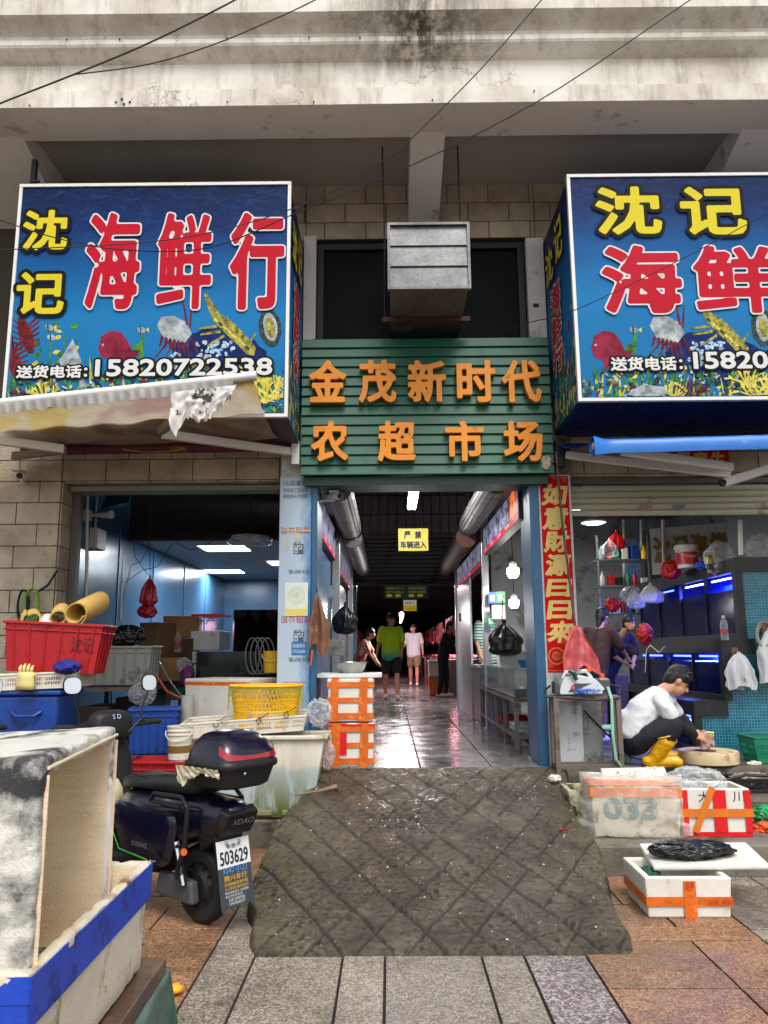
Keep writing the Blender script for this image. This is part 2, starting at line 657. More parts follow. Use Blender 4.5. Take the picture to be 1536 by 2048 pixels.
def floor_mat():
 t = NT('wet_polished_tile')
 p = t.geo_pos()
 n = t.noise(1.5, 7, 0.65, p)
 col = t.ramp(n, [(0.3, lin((70, 70, 69))), (0.65, lin((118, 117, 114)))])
 t.set(col=col, r=t.rng(t.noise(3.5, 5, 0.6, p), 0.3, 0.7, 0.08, 0.34), spec=0.6)
 t.bump(t.noise(9, 3, 0.5, p), 0.06, 0.01)
 return t.m
M_floor = floor_mat()
def mosaic_mat(name, ca, cb, grout, s=0.028):
 t = NT(name)
 b = t.node('ShaderNodeTexBrick')
 b.offset = 0.0
 b.inputs['Scale'].default_value = 1
 b.inputs['Brick Width'].default_value = s
 b.inputs['Row Height'].default_value = s
 b.inputs['Mortar Size'].default_value = 0.0022
 b.inputs['Mortar Smooth'].default_value = 0.15
 b.inputs['Bias'].default_value = 0.0
 b.inputs['Color1'].default_value = lin(ca)
 b.inputs['Color2'].default_value = lin(cb)
 b.inputs['Mortar'].default_value = lin(grout)
 t.l.new(t.coord((1, 1, 1), rot=(rad(-90), 0, 0)), b.inputs['Vector'])
 col = t.val(b.outputs[0], t.rng(t.noise(3, 6, 0.7), 0.3, 0.7, 0.6, 1.15))
 t.set(col=col, r=0.25)
 t.bump(b.outputs['Fac'], -0.6, 0.003)
 return t.m
# ================================================================== ground and pavement
mb = MB()
mb.grid(lambda a, b: ((a - 0.5) * 300, -150 + b * 156.4, -0.03), 6, 6)
ground = struct(mb.build('ground', M_joint, local=True))
st_ = struct(MB().box(-60, 60, -14, 1.19, -0.05, -0.002).build('street', granite('street_granite', (120, 112, 104), (170, 160, 150), (206, 198, 188), 60), local=True))
tag(st_, 'pale granite street surface behind the pavement')
tag(ground, 'dark dirt bed under the granite street paving')
pave = mb0 = MB().box(-6, 6, 1.2, 6.4, -0.06, -0.012).build('pavement', M_joint, local=True)
struct(pave)
tag(pave, 'orange and grey speckled granite pavement before the market')
_pm = {}
def paver(x0, x1, y0, y1, m, par=pave, z=0.0, dz=0.0):
 g = 0.0065
 x0, x1, y0, y1 = x0 + g, x1 - g, y0 + g, y1 - g
 k = (round(x1 - x0, 3), round(y1 - y0, 3), m.name)
 if k not in _pm:
  o = MB().box(-k[0] / 2, k[0] / 2, -k[1] / 2, k[1] / 2, -0.04, 0).build('paver', m, local=True, bevel=0.0015, seg=1)
  _pm[k] = o
 else:
  o = _pm[k].copy()
  COL.objects.link(o)
 o.parent = par
 o.location = ((x0 + x1) / 2, (y0 + y1) / 2, z + dz)
 o.rotation_euler = (rnd.uniform(-.002, .002), rnd.uniform(-.002, .002), 0)
 return o
rows = []
y = 4.05
while y > 2.2:
 rows.append((y - 0.2, y))
 rows.append((y - 0.6, y - 0.2))
 y -= 0.6
y = 4.05
while y < 6.4:
 rows.append((y, y + 0.39))
 rows.append((y + 0.39, y + 0.6))
 y += 0.6
rows.sort()
for ri, (y0, y1) in enumerate(rows):
 for side in (-1, 1):
  xa, xb = (-3.7, -0.92) if side < 0 else (0.97, 1.95)
  if side > 0 and y0 > 5.55:
   continue
  ln = 0.6
  x = xa - (0.0 if side > 0 else rnd.uniform(0, 0.3))
  x -= rnd.choice((0.0, 0.18, 0.33)) if side > 0 else 0
  while x < xb - 0.05:
   a, b = max(x, xa), min(x + ln, xb)
   if xb - b < 0.12:
    b = xb
   if b - a > 0.05:
    paver(a, b, y0, y1, M_orange, dz=rnd.uniform(-.002, .002))
   x = b if b == xb else x + ln
cols = [(-0.92, -0.69), (-0.69, -0.246), (-0.246, -0.035), (-0.035, 0.447), (0.447, 0.66), (0.66, 0.97)]
for i, (a, b) in enumerate(cols):
 ys = [1.85, 2.65, 3.45, 4.25] if i < 5 else [2.05, 2.65, 3.25, 4.05, 4.25]
 if i == 0:
  ys += [5.05, 5.85, 6.4]
 for j in range(len(ys) - 1):
  paver(a, b, ys[j], ys[j + 1], M_purple if i == 5 else M_grey, dz=rnd.uniform(-.0015, .0015))
for x0, x1 in ((1.95, 2.4), (2.4, 2.62), (2.62, 3.1), (3.1, 3.6)):
 y = 2.2
 while y < 5.5:
  paver(x0, x1, y, y + 0.8 if y + 0.8 < 5.6 else 5.6, M_grey, dz=rnd.uniform(-.0015, .0015))
  y += 0.8
# ------------------------------------------------------------------ the ramp
LE = [(4.15, -0.70), (4.25, -0.70), (4.7, -0.80), (5.1, -0.86), (5.5, -0.83), (5.9, -0.84), (6.3, -0.74), (6.9, -0.70)]
RE = [(4.15, 1.20), (4.25, 1.22), (4.4, 1.24), (4.6, 1.24), (4.9, 1.29), (5.4, 1.36), (5.9, 1.36), (6.3, 1.40), (6.9, 1.50)]
def interp(t, a):
 for (y0, x0), (y1, x1) in zip(t, t[1:]):
  if a <= y1:
   return x0 + (x1 - x0) * max(0, (a - y0) / (y1 - y0))
 return t[-1][1]
def ramp_base(y):
 t = max(0.0, min(1.0, (y - 4.25) / 2.5))
 return 0.014 + 0.536 * (t * 0.92 + 0.08 * math.sin(t * math.pi / 2))
GROOVE_TONE = [0.0]  # mask of cut grooves and pits, for their darker tone
def ramp_h(x, y):
 le = interp(LE, y) + 0.03 * noise.noise((y * 4, 1, 0)) + 0.014 * noise.noise((y * 19, 3, 0))
 re = interp(RE, y) + 0.035 * noise.noise((y * 3, 5, 0)) + 0.02 * noise.noise((y * 17, 9, 0))
 d = min(x - le, re - x, y - 4.25 - 0.012 * noise.noise((x * 8, 0, 4)))
 h = ramp_base(y)
 h += 0.012 * max(0, 1 - abs(y - 4.5) / .3)
 soft = 0.16 * min(1, h / 0.25)
 if y < 6.6:
  h *= 1 - 0.22 * max(0, 1 - (x - le) / 0.25) ** 2 - 0.10 * max(0, 1 - (re - x) / 0.15) ** 2
 h += 0.010 * noise.noise((x * 2.2, y * 2.2, 0)) + 0.007 * noise.noise((x * 9, y * 9, 2))
 rg = noise.noise((x * 30 + noise.noise((x * 9, y * 9, 1)), y * 44, 7)) * (.75 + .6 * noise.noise((x * 3, y * 3, 4)))
 pit = max(0, rg - 0.12)
 h -= pit * 0.05
 # cut grooves
 g = 0
 for s, ph in ((1, 0.05), (-1, 0.13)):
  q = (x * 0.857 * s + y * 0.515 + ph) / 0.225
  w_ = abs(q - round(q)) * 0.225
  keep = noise.noise((round(q) * 3.1 + s, (y * 0.857 - x * s * 0.515) * 1.1, 5))
  if keep > -0.22:
   g = max(g, 1 - w_ / (0.011 + 0.006 * noise.noise((x * 5, y * 5, 3))))
 if y < 5.2:
  q = y / 0.13
  w_ = abs(q - round(q)) * 0.13
  if noise.noise((x * 1.2, round(q) * 5, 2)) > 0.08:
   g = max(g, 0.6 * (1 - w_ / 0.012))
 h -= 0.018 * min(1, max(0, g)) ** .6
 GROOVE_TONE[0] = min(1, max(0, g) * 1.2 + pit * 3.6)
 if d < 0.0:
  h = -0.03
 elif d < 0.02:
  h = -0.02 + (h + 0.02) * ((d / 0.02) ** 0.3)
 return h
mb = MB()
NX, NY = 330, 310
DV = []
def rampv(a, b):
 x, y = -1.1 + a * 2.8, 4.18 + b * 2.6
 z = ramp_h(x, y)
 DV.append(GROOVE_TONE[0])
 return (x, y, z)
mb.grid(rampv, NX, NY)
ramp = struct(mb.build('ramp', M_ramp, local=True, smooth='all'))
ramp.data.attributes.new('dirt', 'FLOAT', 'POINT').data.foreach_set('value', DV)  # per-vertex groove and pit mask
tag(ramp, 'wet dark concrete ramp with a cut diamond pattern up to the market door')
# ------------------------------------------------------------------ floors, steps
Zf = 0.55
mf = struct(MB().box(-6, 6, 6.80, 60, Zf - 0.3, Zf - 0.006).build('market_floor', M_joint, local=True))
tag(mf, 'grey wet polished tile floor of the market aisle')
for j in range(26):
 for i in range(4):
  if j < 16 or i in (1, 2):
   x0, y0 = -0.95 + i * 0.6, 6.80 + j * 0.6
   paver(x0, x0 + 0.6, y0, y0 + 0.6, M_floor, mf, Zf).name = 'floor_tile'
far = MB().box(-0.95, 1.45, 22.4, 60, Zf - 0.01, Zf).build('far_floor', M_floor, mf)
sh = struct(MB().box(-6, -0.96, 6.85, 15, 0.2, Zf).box(1.46, 6, 6.76, 13, 0.2, Zf).build('shop_floor', M_dirt_conc, local=True, bevel=0.01))
tag(sh, 'dirty wet concrete floor of the two fish shops')
def rough_block(name, x0, x1, y0, y1, z0, z1, m, label):
 b = MB()
 n = max(2, int((x1 - x0) / 0.06))
 def fr(u, v):
  # profile: front bottom -> front top -> back top
  x = x0 + (x1 - x0) * u
  if v < 0.5:
   yy, zz = y0, z0 + (z1 - z0) * v * 2
  else:
   yy, zz = y0 + (y1 - y0) * (v - 0.5) * 2, z1
  k = noise.noise((x * 7, yy * 7, zz * 7)) * 0.008 + noise.noise((x * 2, yy * 2, 3)) * 0.008
  e = 0.012 if abs(v - 0.5) < 1e-6 else 0
  return (x, yy - k + e, zz + k * 0.6 - e)
 b.grid(fr, n, 16)
 b.box(x0 + .01, x1 - .01, y0 + .03, y1, z0, z1 - .03)
 o = struct(b.build(name, m, local=True))
 tag(o, label)
 return o
M_moss_step = mat('mossy_step_concrete', (112, 106, 96), 0.7, v=0.3, sc=3.5, dirt=(62, 66, 26), ds=3.4, da=0.5, dd=0.16, b=0.6, bs=40)
rough_block('lower_step', 1.36, 6, 5.62, 6.40, -0.02, 0.215, M_moss_step, 'low grey concrete step with moss beside the ramp')
rough_block('middle_step', 1.40, 6, 6.36, 6.78, 0.0, 0.39, M_dirt_conc, 'dark wet middle step below the shop floor')
rough_block('upper_step', 1.42, 6, 6.74, 7.0, 0.0, Zf + 0.004, M_dirt_conc, 'dark edge of the shop floor where the man squats')
rough_block('shop_platform', -6, -0.86, 6.46, 6.90, -0.02, 0.225, M_dirt_conc, 'dark stained ledge under the big white tub')
# ================================================================== the building
bld = thing('market_building', (0, 7.0, 0), 'weathered two-storey market hall with beige stone tiles and a stained white cornice', 'building')
XL = at(115, 1100, 7.0).x
XLo = -0.95
ZL = 3.07
ZT = 6.05
XW0, XW1 = at(640, 600, 7.0).x, at(1046, 600, 7.0).x
ZW0, ZW1 = 3.9, at(800, 488, 7.0).z
XR = 1.66
ZR = 3.10
mb = MB()
mb.box(-6, XL, 7.0, 7.32, 0, ZT)
mb.box(XL, XW0 - .14, 7.0, 7.32, ZL, ZT)
mb.box(XW0 - .14, XW1 + .14, 7.0, 7.32, ZW1 + .05, ZT)
mb.box(XW1 + .14, 6, 7.0, 7.32, ZR, ZT)
mb.box(4.6, 6, 7.0, 7.32, 0, ZR)
wall = mb.build('facade_wall', M_mortar, bld)
_tm = {}
def stone(x0, x1, z0, z1, Y=7.0, axis='y', par=wall, m=None, th=0.014, nm='stone_tile'):
 g = 0.004
 w_, h_ = round(x1 - x0 - 2 * g, 3), round(z1 - z0 - 2 * g, 3)
 if w_ < 0.02 or h_ < 0.02:
  return
 k = (w_, h_, axis, th, nm)
 if k not in _tm:
  if axis == 'y':
   b = MB().box(-w_ / 2, w_ / 2, -th, 0, -h_ / 2, h_ / 2)
  elif axis == 'x':
   b = MB().box(0, th, -w_ / 2, w_ / 2, -h_ / 2, h_ / 2)
  else:
   b = MB().box(-w_ / 2, w_ / 2, -h_ / 2, h_ / 2, -th, 0)
  o = b.build(nm, m or M_stone, local=True, bevel=0.003, seg=1)
  _tm[k] = o
 else:
  o = _tm[k].copy()
  COL.objects.link(o)
 o.parent = par
 W = wloc(par)
 cx, cz = (x0 + x1) / 2, (z0 + z1) / 2
 d = rnd.uniform(0, 0.003)
 p = {'y': Vector((cx, Y + d, cz)), 'x': Vector((Y - d, cx, cz)), 'z': Vector((cx, cz, Y + d))}[axis]
 o.location = p - W
def bond(x0, x1, z0, z1, h=0.2, w_=0.4, zoff=0.0, **kw):
 j0 = math.floor((z0 - zoff) / h)
 j = j0
 while zoff + j * h < z1 - 0.01:
  a, b = max(z0, zoff + j * h), min(z1, zoff + (j + 1) * h)
  x = math.floor(x0 / w_) * w_ - (w_ / 2 if j % 2 else 0)
  while x < x1 - 0.01:
   if x + w_ > x0 + 0.01:
    stone(max(x, x0), min(x + w_, x1), a, b, **kw)
   x += w_
  j += 1
bond(-3.75, XL, 0.60, 3.67, zoff=0.07)
bond(XL, XLo, ZL, 3.67, zoff=0.07)
bond(-1.5, XW0 - .14, 4.2, ZT, zoff=0.03)
bond(XW0 - .14, XW1 + .14, ZW1 + .05, ZT, zoff=0.03)
bond(XW1 + .14, 2.2, 4.2, ZT, zoff=0.03)
bond(XR, 4.4, ZR, 3.6, zoff=0.10)
bond(7.0, 7.30, 0.60, ZL, w_=0.4, zoff=0.07, axis='x', Y=XL)
x = XL + .02
while x < XLo:
 stone(x, min(x + .2, XLo), 7.0, 7.28, axis='z', Y=ZL)
 x += .2
x = XR + .02
while x < 4.4:
 stone(x, x + .3, 7.0, 7.2, axis='z', Y=ZR)
 x += .3
# the projecting concrete band: profile (y, z)
Yf = 5.64
prof = [(6.06, 5.88), (Yf, 5.88), (Yf, 6.03), (Yf + 0.02, 6.045), (Yf + 0.055, 6.05), (Yf + 0.055, 6.31), (Yf + 0.02, 6.33), (Yf - 0.05, 6.39), (Yf - 0.06, 6.41),
  (Yf - 0.06, 6.45), (Yf - 0.03, 6.475), (Yf - 0.03, 6.51), (Yf - 0.08, 6.55), (Yf - 0.14, 6.585), (Yf - 0.16, 6.60), (Yf - 0.16, 6.75), (6.2, 6.76), (6.2, 6.0)]
mb = MB()
n = len(prof)
def cw(x, y, z):
 k = 0.004 * noise.noise((x * 2.1, y * 3, z * 3)) + 0.003 * noise.noise((x * 9, y * 6, z * 9))
 return (x, y + k, z + k + 0.004 * math.sin(x * 0.9))
NXC = 180
for i in range(NXC + 1):
 x = -6 + 12 * i / NXC
 for (yy, zz) in prof:
  mb.v.append(cw(x, yy, zz))
for i in range(NXC):
 for j in range(n):
  j2 = (j + 1) % n
  mb.f.append([i * n + j, i * n + j2, (i + 1) * n + j2, (i + 1) * n + j])
  mb.mi.append(1 if j in (0, n - 1) else 0)
corn = mb.build('cornice', [M_corn, M_soffit], bld)
M_crack = mat('crack_shadow', (44, 38, 32), 0.95)
# spalled pits and drip nicks along the band
mb = MB()
for px, py in ((60, 212), (232, 205), (244, 199), (260, 205), (248, 209), (455, 205), (628, 205), (1068, 183), (865, 201), (134, 80), (240, 80), (454, 78), (618, 76), (720, 77)):
 p = at(px, py, Yf - (0.06 if py < 100 else 0.0))
 mb.lathe([(0.009 * rnd.uniform(.6, 1.4), 0.0), (0.005, -0.008), (0, -0.009)], 7, (p.x, p.y - 0.006, p.z), 'Y')
pits = mb.build('drip_holes', M_crack, corn)
pits['kind'] = 'stuff'
# upper storey wall, set back, with the turquoise pane at the left
mb = MB().box(-6, 6, 6.1, 6.3, 6.70, 9.5)
up = mb.build('upper_wall', M_corn, bld)
xa, xb = -6, at(262, 10, 6.1).x
wp = MB().box(xa, xb, 6.07, 6.098, 6.78, 8.6).build('window', M_white_metal, bld)
MB().box(xa + .06, xb - .06, 6.055, 6.068, 6.80, 8.5).build('pane', mat('turquoise_glass', (120, 190, 178), 0.2), wp)
pb = at(352, 5, 5.95)
MB().tube([pb, pb + Vector((.09, 0, 0))], 0.02).tube([pb + Vector((-.01, 0, -.02)), pb + Vector((-.01, 0, .3))], 0.018).build('rusty_pipe', mat('rust', (98, 56, 40), 0.8), bld)
# porch ceiling and brackets
cl = MB().box(-6, 6, 6.0, 7.0, 6.03, 6.2).build('porch_ceiling', M_ceil, bld)
for xa, xb, nm in ((at(821, 300, 6.1).x, at(889, 300, 6.1).x, 'c'), (at(-150, 300, 6.1).x, at(52, 330, 6.1).x, 'l'), (3.05, 3.5, 'r')):
 mb = MB()
 mb.hexa([(xa, 6.0, 5.88), (xb, 6.0, 5.88), (xb, 6.99, 5.60), (xa, 6.99, 5.60)], [(xa, 6.0, 6.03), (xb, 6.0, 6.03), (xb, 6.99, 6.03), (xa, 6.99, 6.03)])
 mb.build('bracket_beam', M_soffit, bld)
# window behind the duct
win = MB()
for a, b, c, d in ((XW0 - .03, XW0 + .03, ZW0, ZW1 + .03), (XW1 - .03, XW1 + .03, ZW0, ZW1 + .03), (XW0 + .03, XW1 - .03, ZW1 - .03, ZW1 + .03)):
 win.box(a, b, 7.04, 7.14, c, d)
win = win.build('window', M_dark_metal, bld)
MB().box(XW0 + .03, XW1 - .03, 7.09, 7.10, ZW0, ZW1 - .03).build('pane', M_glass_dark, win)
for s, (xa, xb) in enumerate(((XW0 - .15, XW0 - .035), (XW1 + .035, XW1 + .2))):
 bd = MB().box(xa, xb, 6.93, 7.0, 3.9, at(800, 470 if s == 0 else 478, 6.93).z).build('film_board', M_board, bld)
 pl = Plane((xa, 6.93, 4.2), (1, 0, 0), (0, 0, 1))
 mb = MB()
 if s == 0:
  plain(mb, pl, 'ount', -0.03, 0.13, 0.07, off=.002, rot=rad(205))
  plain(mb, pl, '卡', 0.02, 0.02, 0.07, off=.002, rot=rad(200))
 else:
  plain(mb, pl, 'TEN', 0.06, 0.12, 0.035, off=.002, rot=rad(180))
  rect(mb, pl, 0.045, 0.5, 0.1, 0.54, .002)
  rect(mb, pl, 0.10, 0.03, 0.11, 0.11, .002)
 mb.build('lettering', M_ink, bd)
# shop rooms: walls and ceilings
M_bluewall = mat('blue_wall_panel', (66, 108, 144), 0.25, v=0.12, sc=2, spec=0.5)
XI = -3.16
mb = MB().box(XI - .1, XI, 7.32, 15.0, Zf, 6.0)
wl_ = mb.build('blue_side_wall', M_bluewall, bld)
for yy in (8.1, 9.05, 10.4, 12.0, 13.4):
 MB().box(XI, XI + .012, yy, yy + .03, Zf, 4.0 if yy < 9.2 else 2.84).build('cover_strip', mat('blue_strip', (60, 104, 150), 0.4), wl_)
mb = MB()
dx0, dx1 = at(466, 1250, 15).x, at(556, 1250, 15).x
mb.box(XI, dx0, 15, 15.1, Zf, 2.9).box(dx1, -0.62, 15, 15.1, Zf, 2.9).box(dx0, dx1, 15, 15.1, 2.32, 2.9)
bw = mb.build('blue_back_wall', M_bluewall, bld)
MB().box(XI, -0.6, 9.38, 9.5, 2.88, 6.0).build('loft_front', M_darkroom, bld)
MB().box(XI, -0.6, 9.30, 9.44, 2.855, 2.93).build('loft_beam', mat('dark_timber', (58, 42, 36), 0.8), bld)
MB().box(XI, -0.95, 7.32, 9.4, 5.0, 5.1).build('dark_soffit', M_darkroom, bld)
ceil = MB().box(XI, -0.6, 9.5, 15, 2.90, 3.0).build('shop_ceiling', M_dark_metal, bld)
M_ctile = mat('ceiling_tile_paint', (150, 158, 164), 0.7, v=0.06)
LP = []
for i in range(4):
 for j in range(9):
  x0, y0 = XI + .01 + i * .63, 9.5 + j * .6
  if (i, j) in ((1, 1), (2, 4), (0, 6)):
   LP.append((x0, y0))
   continue
  stone(x0, x0 + .63, y0, y0 + .6, axis='z', Y=2.90, par=ceil, m=M_ctile, nm='ceiling_tile')
# aisle walls above the stalls, and the far market hall
M_aisle = mat('aisle_wall_grey', (92, 90, 92), 0.7, v=0.15)
mb = MB().box(-0.92, -0.80, 9.6, 15.2, Zf, 3.9).box(-0.92, -0.80, 7.3, 9.6, 3.25, 5.0).box(1.52, 1.62, 7.3, 15.0, 3.3, 5.0)
mb.build('aisle_wall', M_aisle, bld)
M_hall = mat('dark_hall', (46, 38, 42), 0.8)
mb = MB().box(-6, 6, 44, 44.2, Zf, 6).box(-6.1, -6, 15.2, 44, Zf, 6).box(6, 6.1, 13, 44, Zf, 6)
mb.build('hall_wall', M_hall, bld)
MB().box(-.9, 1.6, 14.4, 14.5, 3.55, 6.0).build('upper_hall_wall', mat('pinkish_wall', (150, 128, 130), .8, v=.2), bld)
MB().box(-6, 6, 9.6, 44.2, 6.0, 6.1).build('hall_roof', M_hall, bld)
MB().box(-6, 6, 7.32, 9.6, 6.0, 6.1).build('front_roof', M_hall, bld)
mb = MB()
for i in range(12):
 mb.box(-6, 6, 16.5 + i * 2.2, 16.6 + i * 2.2, 3.6, 3.75)
for x in (-4, -2, 2.5, 4.5):
 mb.box(x, x + .1, 16, 44, 3.76, 3.86)
mb.build('roof_truss', M_dark_metal, bld)
# right shop room
M_wwall = mat('white_shop_wall', (150, 152, 150), 0.6, v=0.12, dirt=(104, 96, 84), ds=4, da=0.46)
for a_ in ((1.66, 4.7, 12.6, 12.7, Zf, 6.0), (4.6, 4.7, 7.32, 12.6, Zf, 6.0), (1.62, 1.66, 7.3, 9.3, Zf, 4.0)):
 MB().box(*a_).build('shop_wall', M_wwall, bld)
MB().box(1.66, 4.6, 7.32, 12.6, 3.62, 3.7).build('right_shop_ceiling', mat('stained_ceiling', (120, 120, 116), 0.8), bld)
# ================================================================== sign boxes
def sea_mat():
 t = NT('printed_sea')
 z = t.xyz('Object')[2]
 n = t.noise(3.2, 6, 0.6, t.coord((1, 1, 2.2)))
 zz = t.math('ADD', z, t.math('MULTIPLY', t.math('SUBTRACT', n, 0.5), 0.35))
 t2 = t.rng(zz, 0.25, 2.05)
 col = t.ramp(t2, [(0.0, lin((22, 104, 156))), (0.35, lin((24, 112, 168))), (0.60, lin((14, 80, 138))), (0.76, lin((8, 40, 92))), (1.0, lin((6, 20, 56)))])
 wv = t.rng(t.noise(9, 7, 0.7, t.coord((1, 1, 2.6)), 1.0), 0.5, 0.75)
 wv = t.math('MULTIPLY', wv, t.rng(t2, 0.55, 0.8))
 col = t.mix(t.math('MULTIPLY', wv, 0.45), col, lin((28, 92, 150)))
 t.set(col=col, r=0.5, spec=0.12)
 t.bump(t.noise(1.6, 3, 0.5), 0.12, 0.05)
 return t.m
def art_mat(name, a, b, sc=30):
 t = NT(name)
 col = t.ramp(t.noise(sc, 6, 0.7), [(0.38, lin(a)), (0.62, lin(b))])
 t.set(col=col, r=0.5, spec=.1)
 return t.m
M_sea = sea_mat()
ART = [art_mat('print_green', (30, 84, 36), (84, 150, 50), 10), art_mat('print_red_fish', (92, 20, 40), (150, 40, 64), 5), art_mat('print_yellow_coral', (160, 148, 50), (220, 208, 100), 22),
  art_mat('print_dark_rock', (12, 18, 26), (70, 84, 84), 40), art_mat('print_silver', (104, 116, 122), (186, 192, 192), 9), art_mat('print_lobster', (70, 76, 36), (182, 172, 80), 20),
  art_mat('print_crimson', (74, 18, 28), (122, 40, 44), 12), art_mat('print_foam', (60, 120, 170), (206, 226, 236), 60), art_mat('print_navy', (10, 24, 70), (18, 46, 110), 8), art_mat('print_teal', (16, 66, 62), (40, 130, 100), 30)]
LAY = [0]
def sea_art(pl, name, parent, dx, clip, W=lambda p, q: (p, q), seed=3):
 LAY[0] = 0
 r = random.Random(seed)
 mb = MB()
 u0, u1, v0, v1 = clip
 def P(pts, m, fixed=True):
  LAY[0] = (LAY[0] + 1) % 4000
  q = []
  for x, y in pts:
   a, b = pl.of(*W(x + dx, y))
   q.append((min(max(a, u0), u1), min(max(b, v0), v1)))
  if max(a for a, b in q) - min(a for a, b in q) < 0.004 or max(b for a, b in q) - min(b for a, b in q) < 0.004:
   return
  d = 0.0008 + LAY[0] * 0.000003
  mb.m(m)
  c = (sum(a for a, b in q) / len(q), sum(b for a, b in q) / len(q))
  n = len(q)
  mb.add([pl.p(*c, d)] + [pl.p(a, b, d) for a, b in q], [(0, (i + 1) % n + 1, i + 1) for i in range(n)])
 def ell(cx, cy, rx, ry, m, rot=0, n=18, rough=0.08):
  P([(cx + (rx * math.cos(t) * math.cos(rot) - ry * math.sin(t) * math.sin(rot)) * k, cy + (rx * math.cos(t) * math.sin(rot) + ry * math.sin(t) * math.cos(rot)) * k)
   for t, k in ((2 * math.pi * i / n, 1 + r.uniform(-rough, rough)) for i in range(n))], m)
 def blade(x, y, h, lean, wd, m):
  P([(x - wd, y), (x - wd * .7 + lean * .5, y - h * .55), (x + lean, y - h), (x + wd * .7 + lean * .5, y - h * .5), (x + wd, y)], m)
 def branch(x, y, a, ln, wd, m, dep):
  x2, y2 = x + math.cos(a) * ln, y - math.sin(a) * ln
  nx, ny = math.sin(a) * wd, math.cos(a) * wd
  P([(x - nx, y - ny), (x2 - nx * .7, y2 - ny * .7), (x2 + nx * .7, y2 + ny * .7), (x + nx, y + ny)], m)
  if dep:
   for k in range(r.choice((2, 2, 3))):
    branch(x2, y2, a + r.uniform(-.55, .55), ln * r.uniform(.6, .85), wd * .8, m, dep - 1)
 for x in (420, 980, 1420):
  ell(x, 705, 75, 48, 8, 0, 22, .15)
  ell(x + 60, 730, 60, 50, 8, 0, 22, .15)
 for i in range(420):
  x = r.uniform(-20, 1700)
  blade(x, r.uniform(760, 805), r.uniform(20, 62), r.uniform(-14, 14), r.uniform(1.2, 3), r.choice((0, 0, 9, 2)))
 for x in (90, 128, 690, 1000):            # leafy weeds
  for k in range(9):
   ell(x + r.uniform(-26, 26), 690 + r.uniform(-42, 50), r.uniform(5, 11), r.uniform(3, 6), r.choice((0, 0, 2)), r.uniform(-1, 1), 8, .2)
  for k in range(3):
   blade(x + r.uniform(-15, 15), 765, 105, r.uniform(-16, 16), 2.4, 0)
 for x, y in ((98, 655), (103, 675), (283, 660), (868, 640)):     # small striped fish
  ell(x, y, 9, 6, 4, .3, 10)
  P([(x - 4, y - 8), (x - 1, y - 8), (x, y + 8), (x - 3, y + 8)], 3)
  P([(x + 8, y), (x + 15, y - 5), (x + 15, y + 5)], 2)
 P([(280, 735), (277, 700), (284, 668), (290, 669), (286, 700), (289, 735)], 0)
 ell(268, 705, 7, 22, 0, .5, 10)
 for ox in (0, 760):                       # red fish
  P([(x + ox, y) for x, y in ((197, 696), (203, 672), (222, 661), (242, 665), (256, 682), (264, 702), (283, 700), (271, 716), (275, 732), (258, 722), (240, 722), (226, 742), (220, 720), (203, 714))], 1)
  ell(206 + ox, 690, 2.5, 2.5, 4)
 for x0, y0, s in ((52, 672, 1), (24, 716, 1.2), (660, 690, 1)):    # crayfish
  ell(x0, y0, 13 * s, 40 * s, 6, -.35, 14, .12)
  for k in range(6):
   P([(x0 - 8, y0 - 20 + k * 9), (x0 - 34 * s, y0 - 34 + k * 11), (x0 - 33 * s, y0 - 31 + k * 11), (x0 - 6, y0 - 16 + k * 9)], 6)
   P([(x0 + 6, y0 - 25 + k * 9), (x0 + 26 * s, y0 - 44 + k * 12), (x0 + 28 * s, y0 - 42 + k * 12), (x0 + 8, y0 - 20 + k * 9)], 6)
  P([(x0 - 4, y0 - 34), (x0 - 46, y0 - 52), (x0 - 46, y0 - 50), (x0 - 3, y0 - 30)], 6)
 P([(118, 722), (146, 678), (160, 724), (158, 760), (130, 750)], 4)
 P([(150, 690), (162, 720), (176, 790), (160, 775)], 4)
 for ox in (0, 790):
  # prawn
  P([(x + ox, y) for x, y in ((314, 652), (322, 634), (348, 632), (372, 644), (384, 668), (370, 686), (350, 684), (328, 676))], 4)
  for k in range(7):
   P([(322 + ox + k * 8, 672 + k * 2), (318 + ox + k * 10, 692 + k * 4), (321 + ox + k * 10, 693 + k * 4), (328 + ox + k * 8, 674 + k * 2)], 6)
  for a, b, c, d in ((372, 650, 362, 585), (378, 654, 382, 610), (380, 676, 405, 730), (345, 684, 332, 710), (335, 682, 305, 720)):
   P([(a + ox, b), (c + ox, d), (c + 2 + ox, d), (a + 5 + ox, b)], 6)
  for k in range(60):                   # foamy coral
   ell(r.uniform(394, 466) + ox, r.uniform(684, 735), r.uniform(2, 6), r.uniform(2, 5), r.choice((7, 7, 4)), 0, 7, .2)
  # rock lobster
  P([(x + ox, y) for x, y in ((408, 588), (413, 586), (440, 628), (470, 648), (496, 676), (512, 696), (508, 712), (492, 708), (476, 690), (452, 668), (428, 644), (416, 616))], 5)
  for k in range(9):
   ell(432 + ox + k * 9, 640 + k * 8, 6, 3, r.choice((3, 2)), .8, 8)
  for a, b, c, d in ((432, 650, 396, 656), (440, 660, 400, 668), (448, 668, 415, 690), (470, 650, 452, 632), (500, 680, 512, 664)):
   P([(a + ox, b), (c + ox, d), (c + 1 + ox, d + 3), (a + 2 + ox, b + 6)], 5)
  ell(540 + ox, 655, 22, 38, 3, -.15, 16, .06)      # abalone
  ell(541 + ox, 655, 14, 29, 4, -.15, 14, .05)
  ell(541 + ox, 655, 9, 20, 5, -.15, 12, .1)
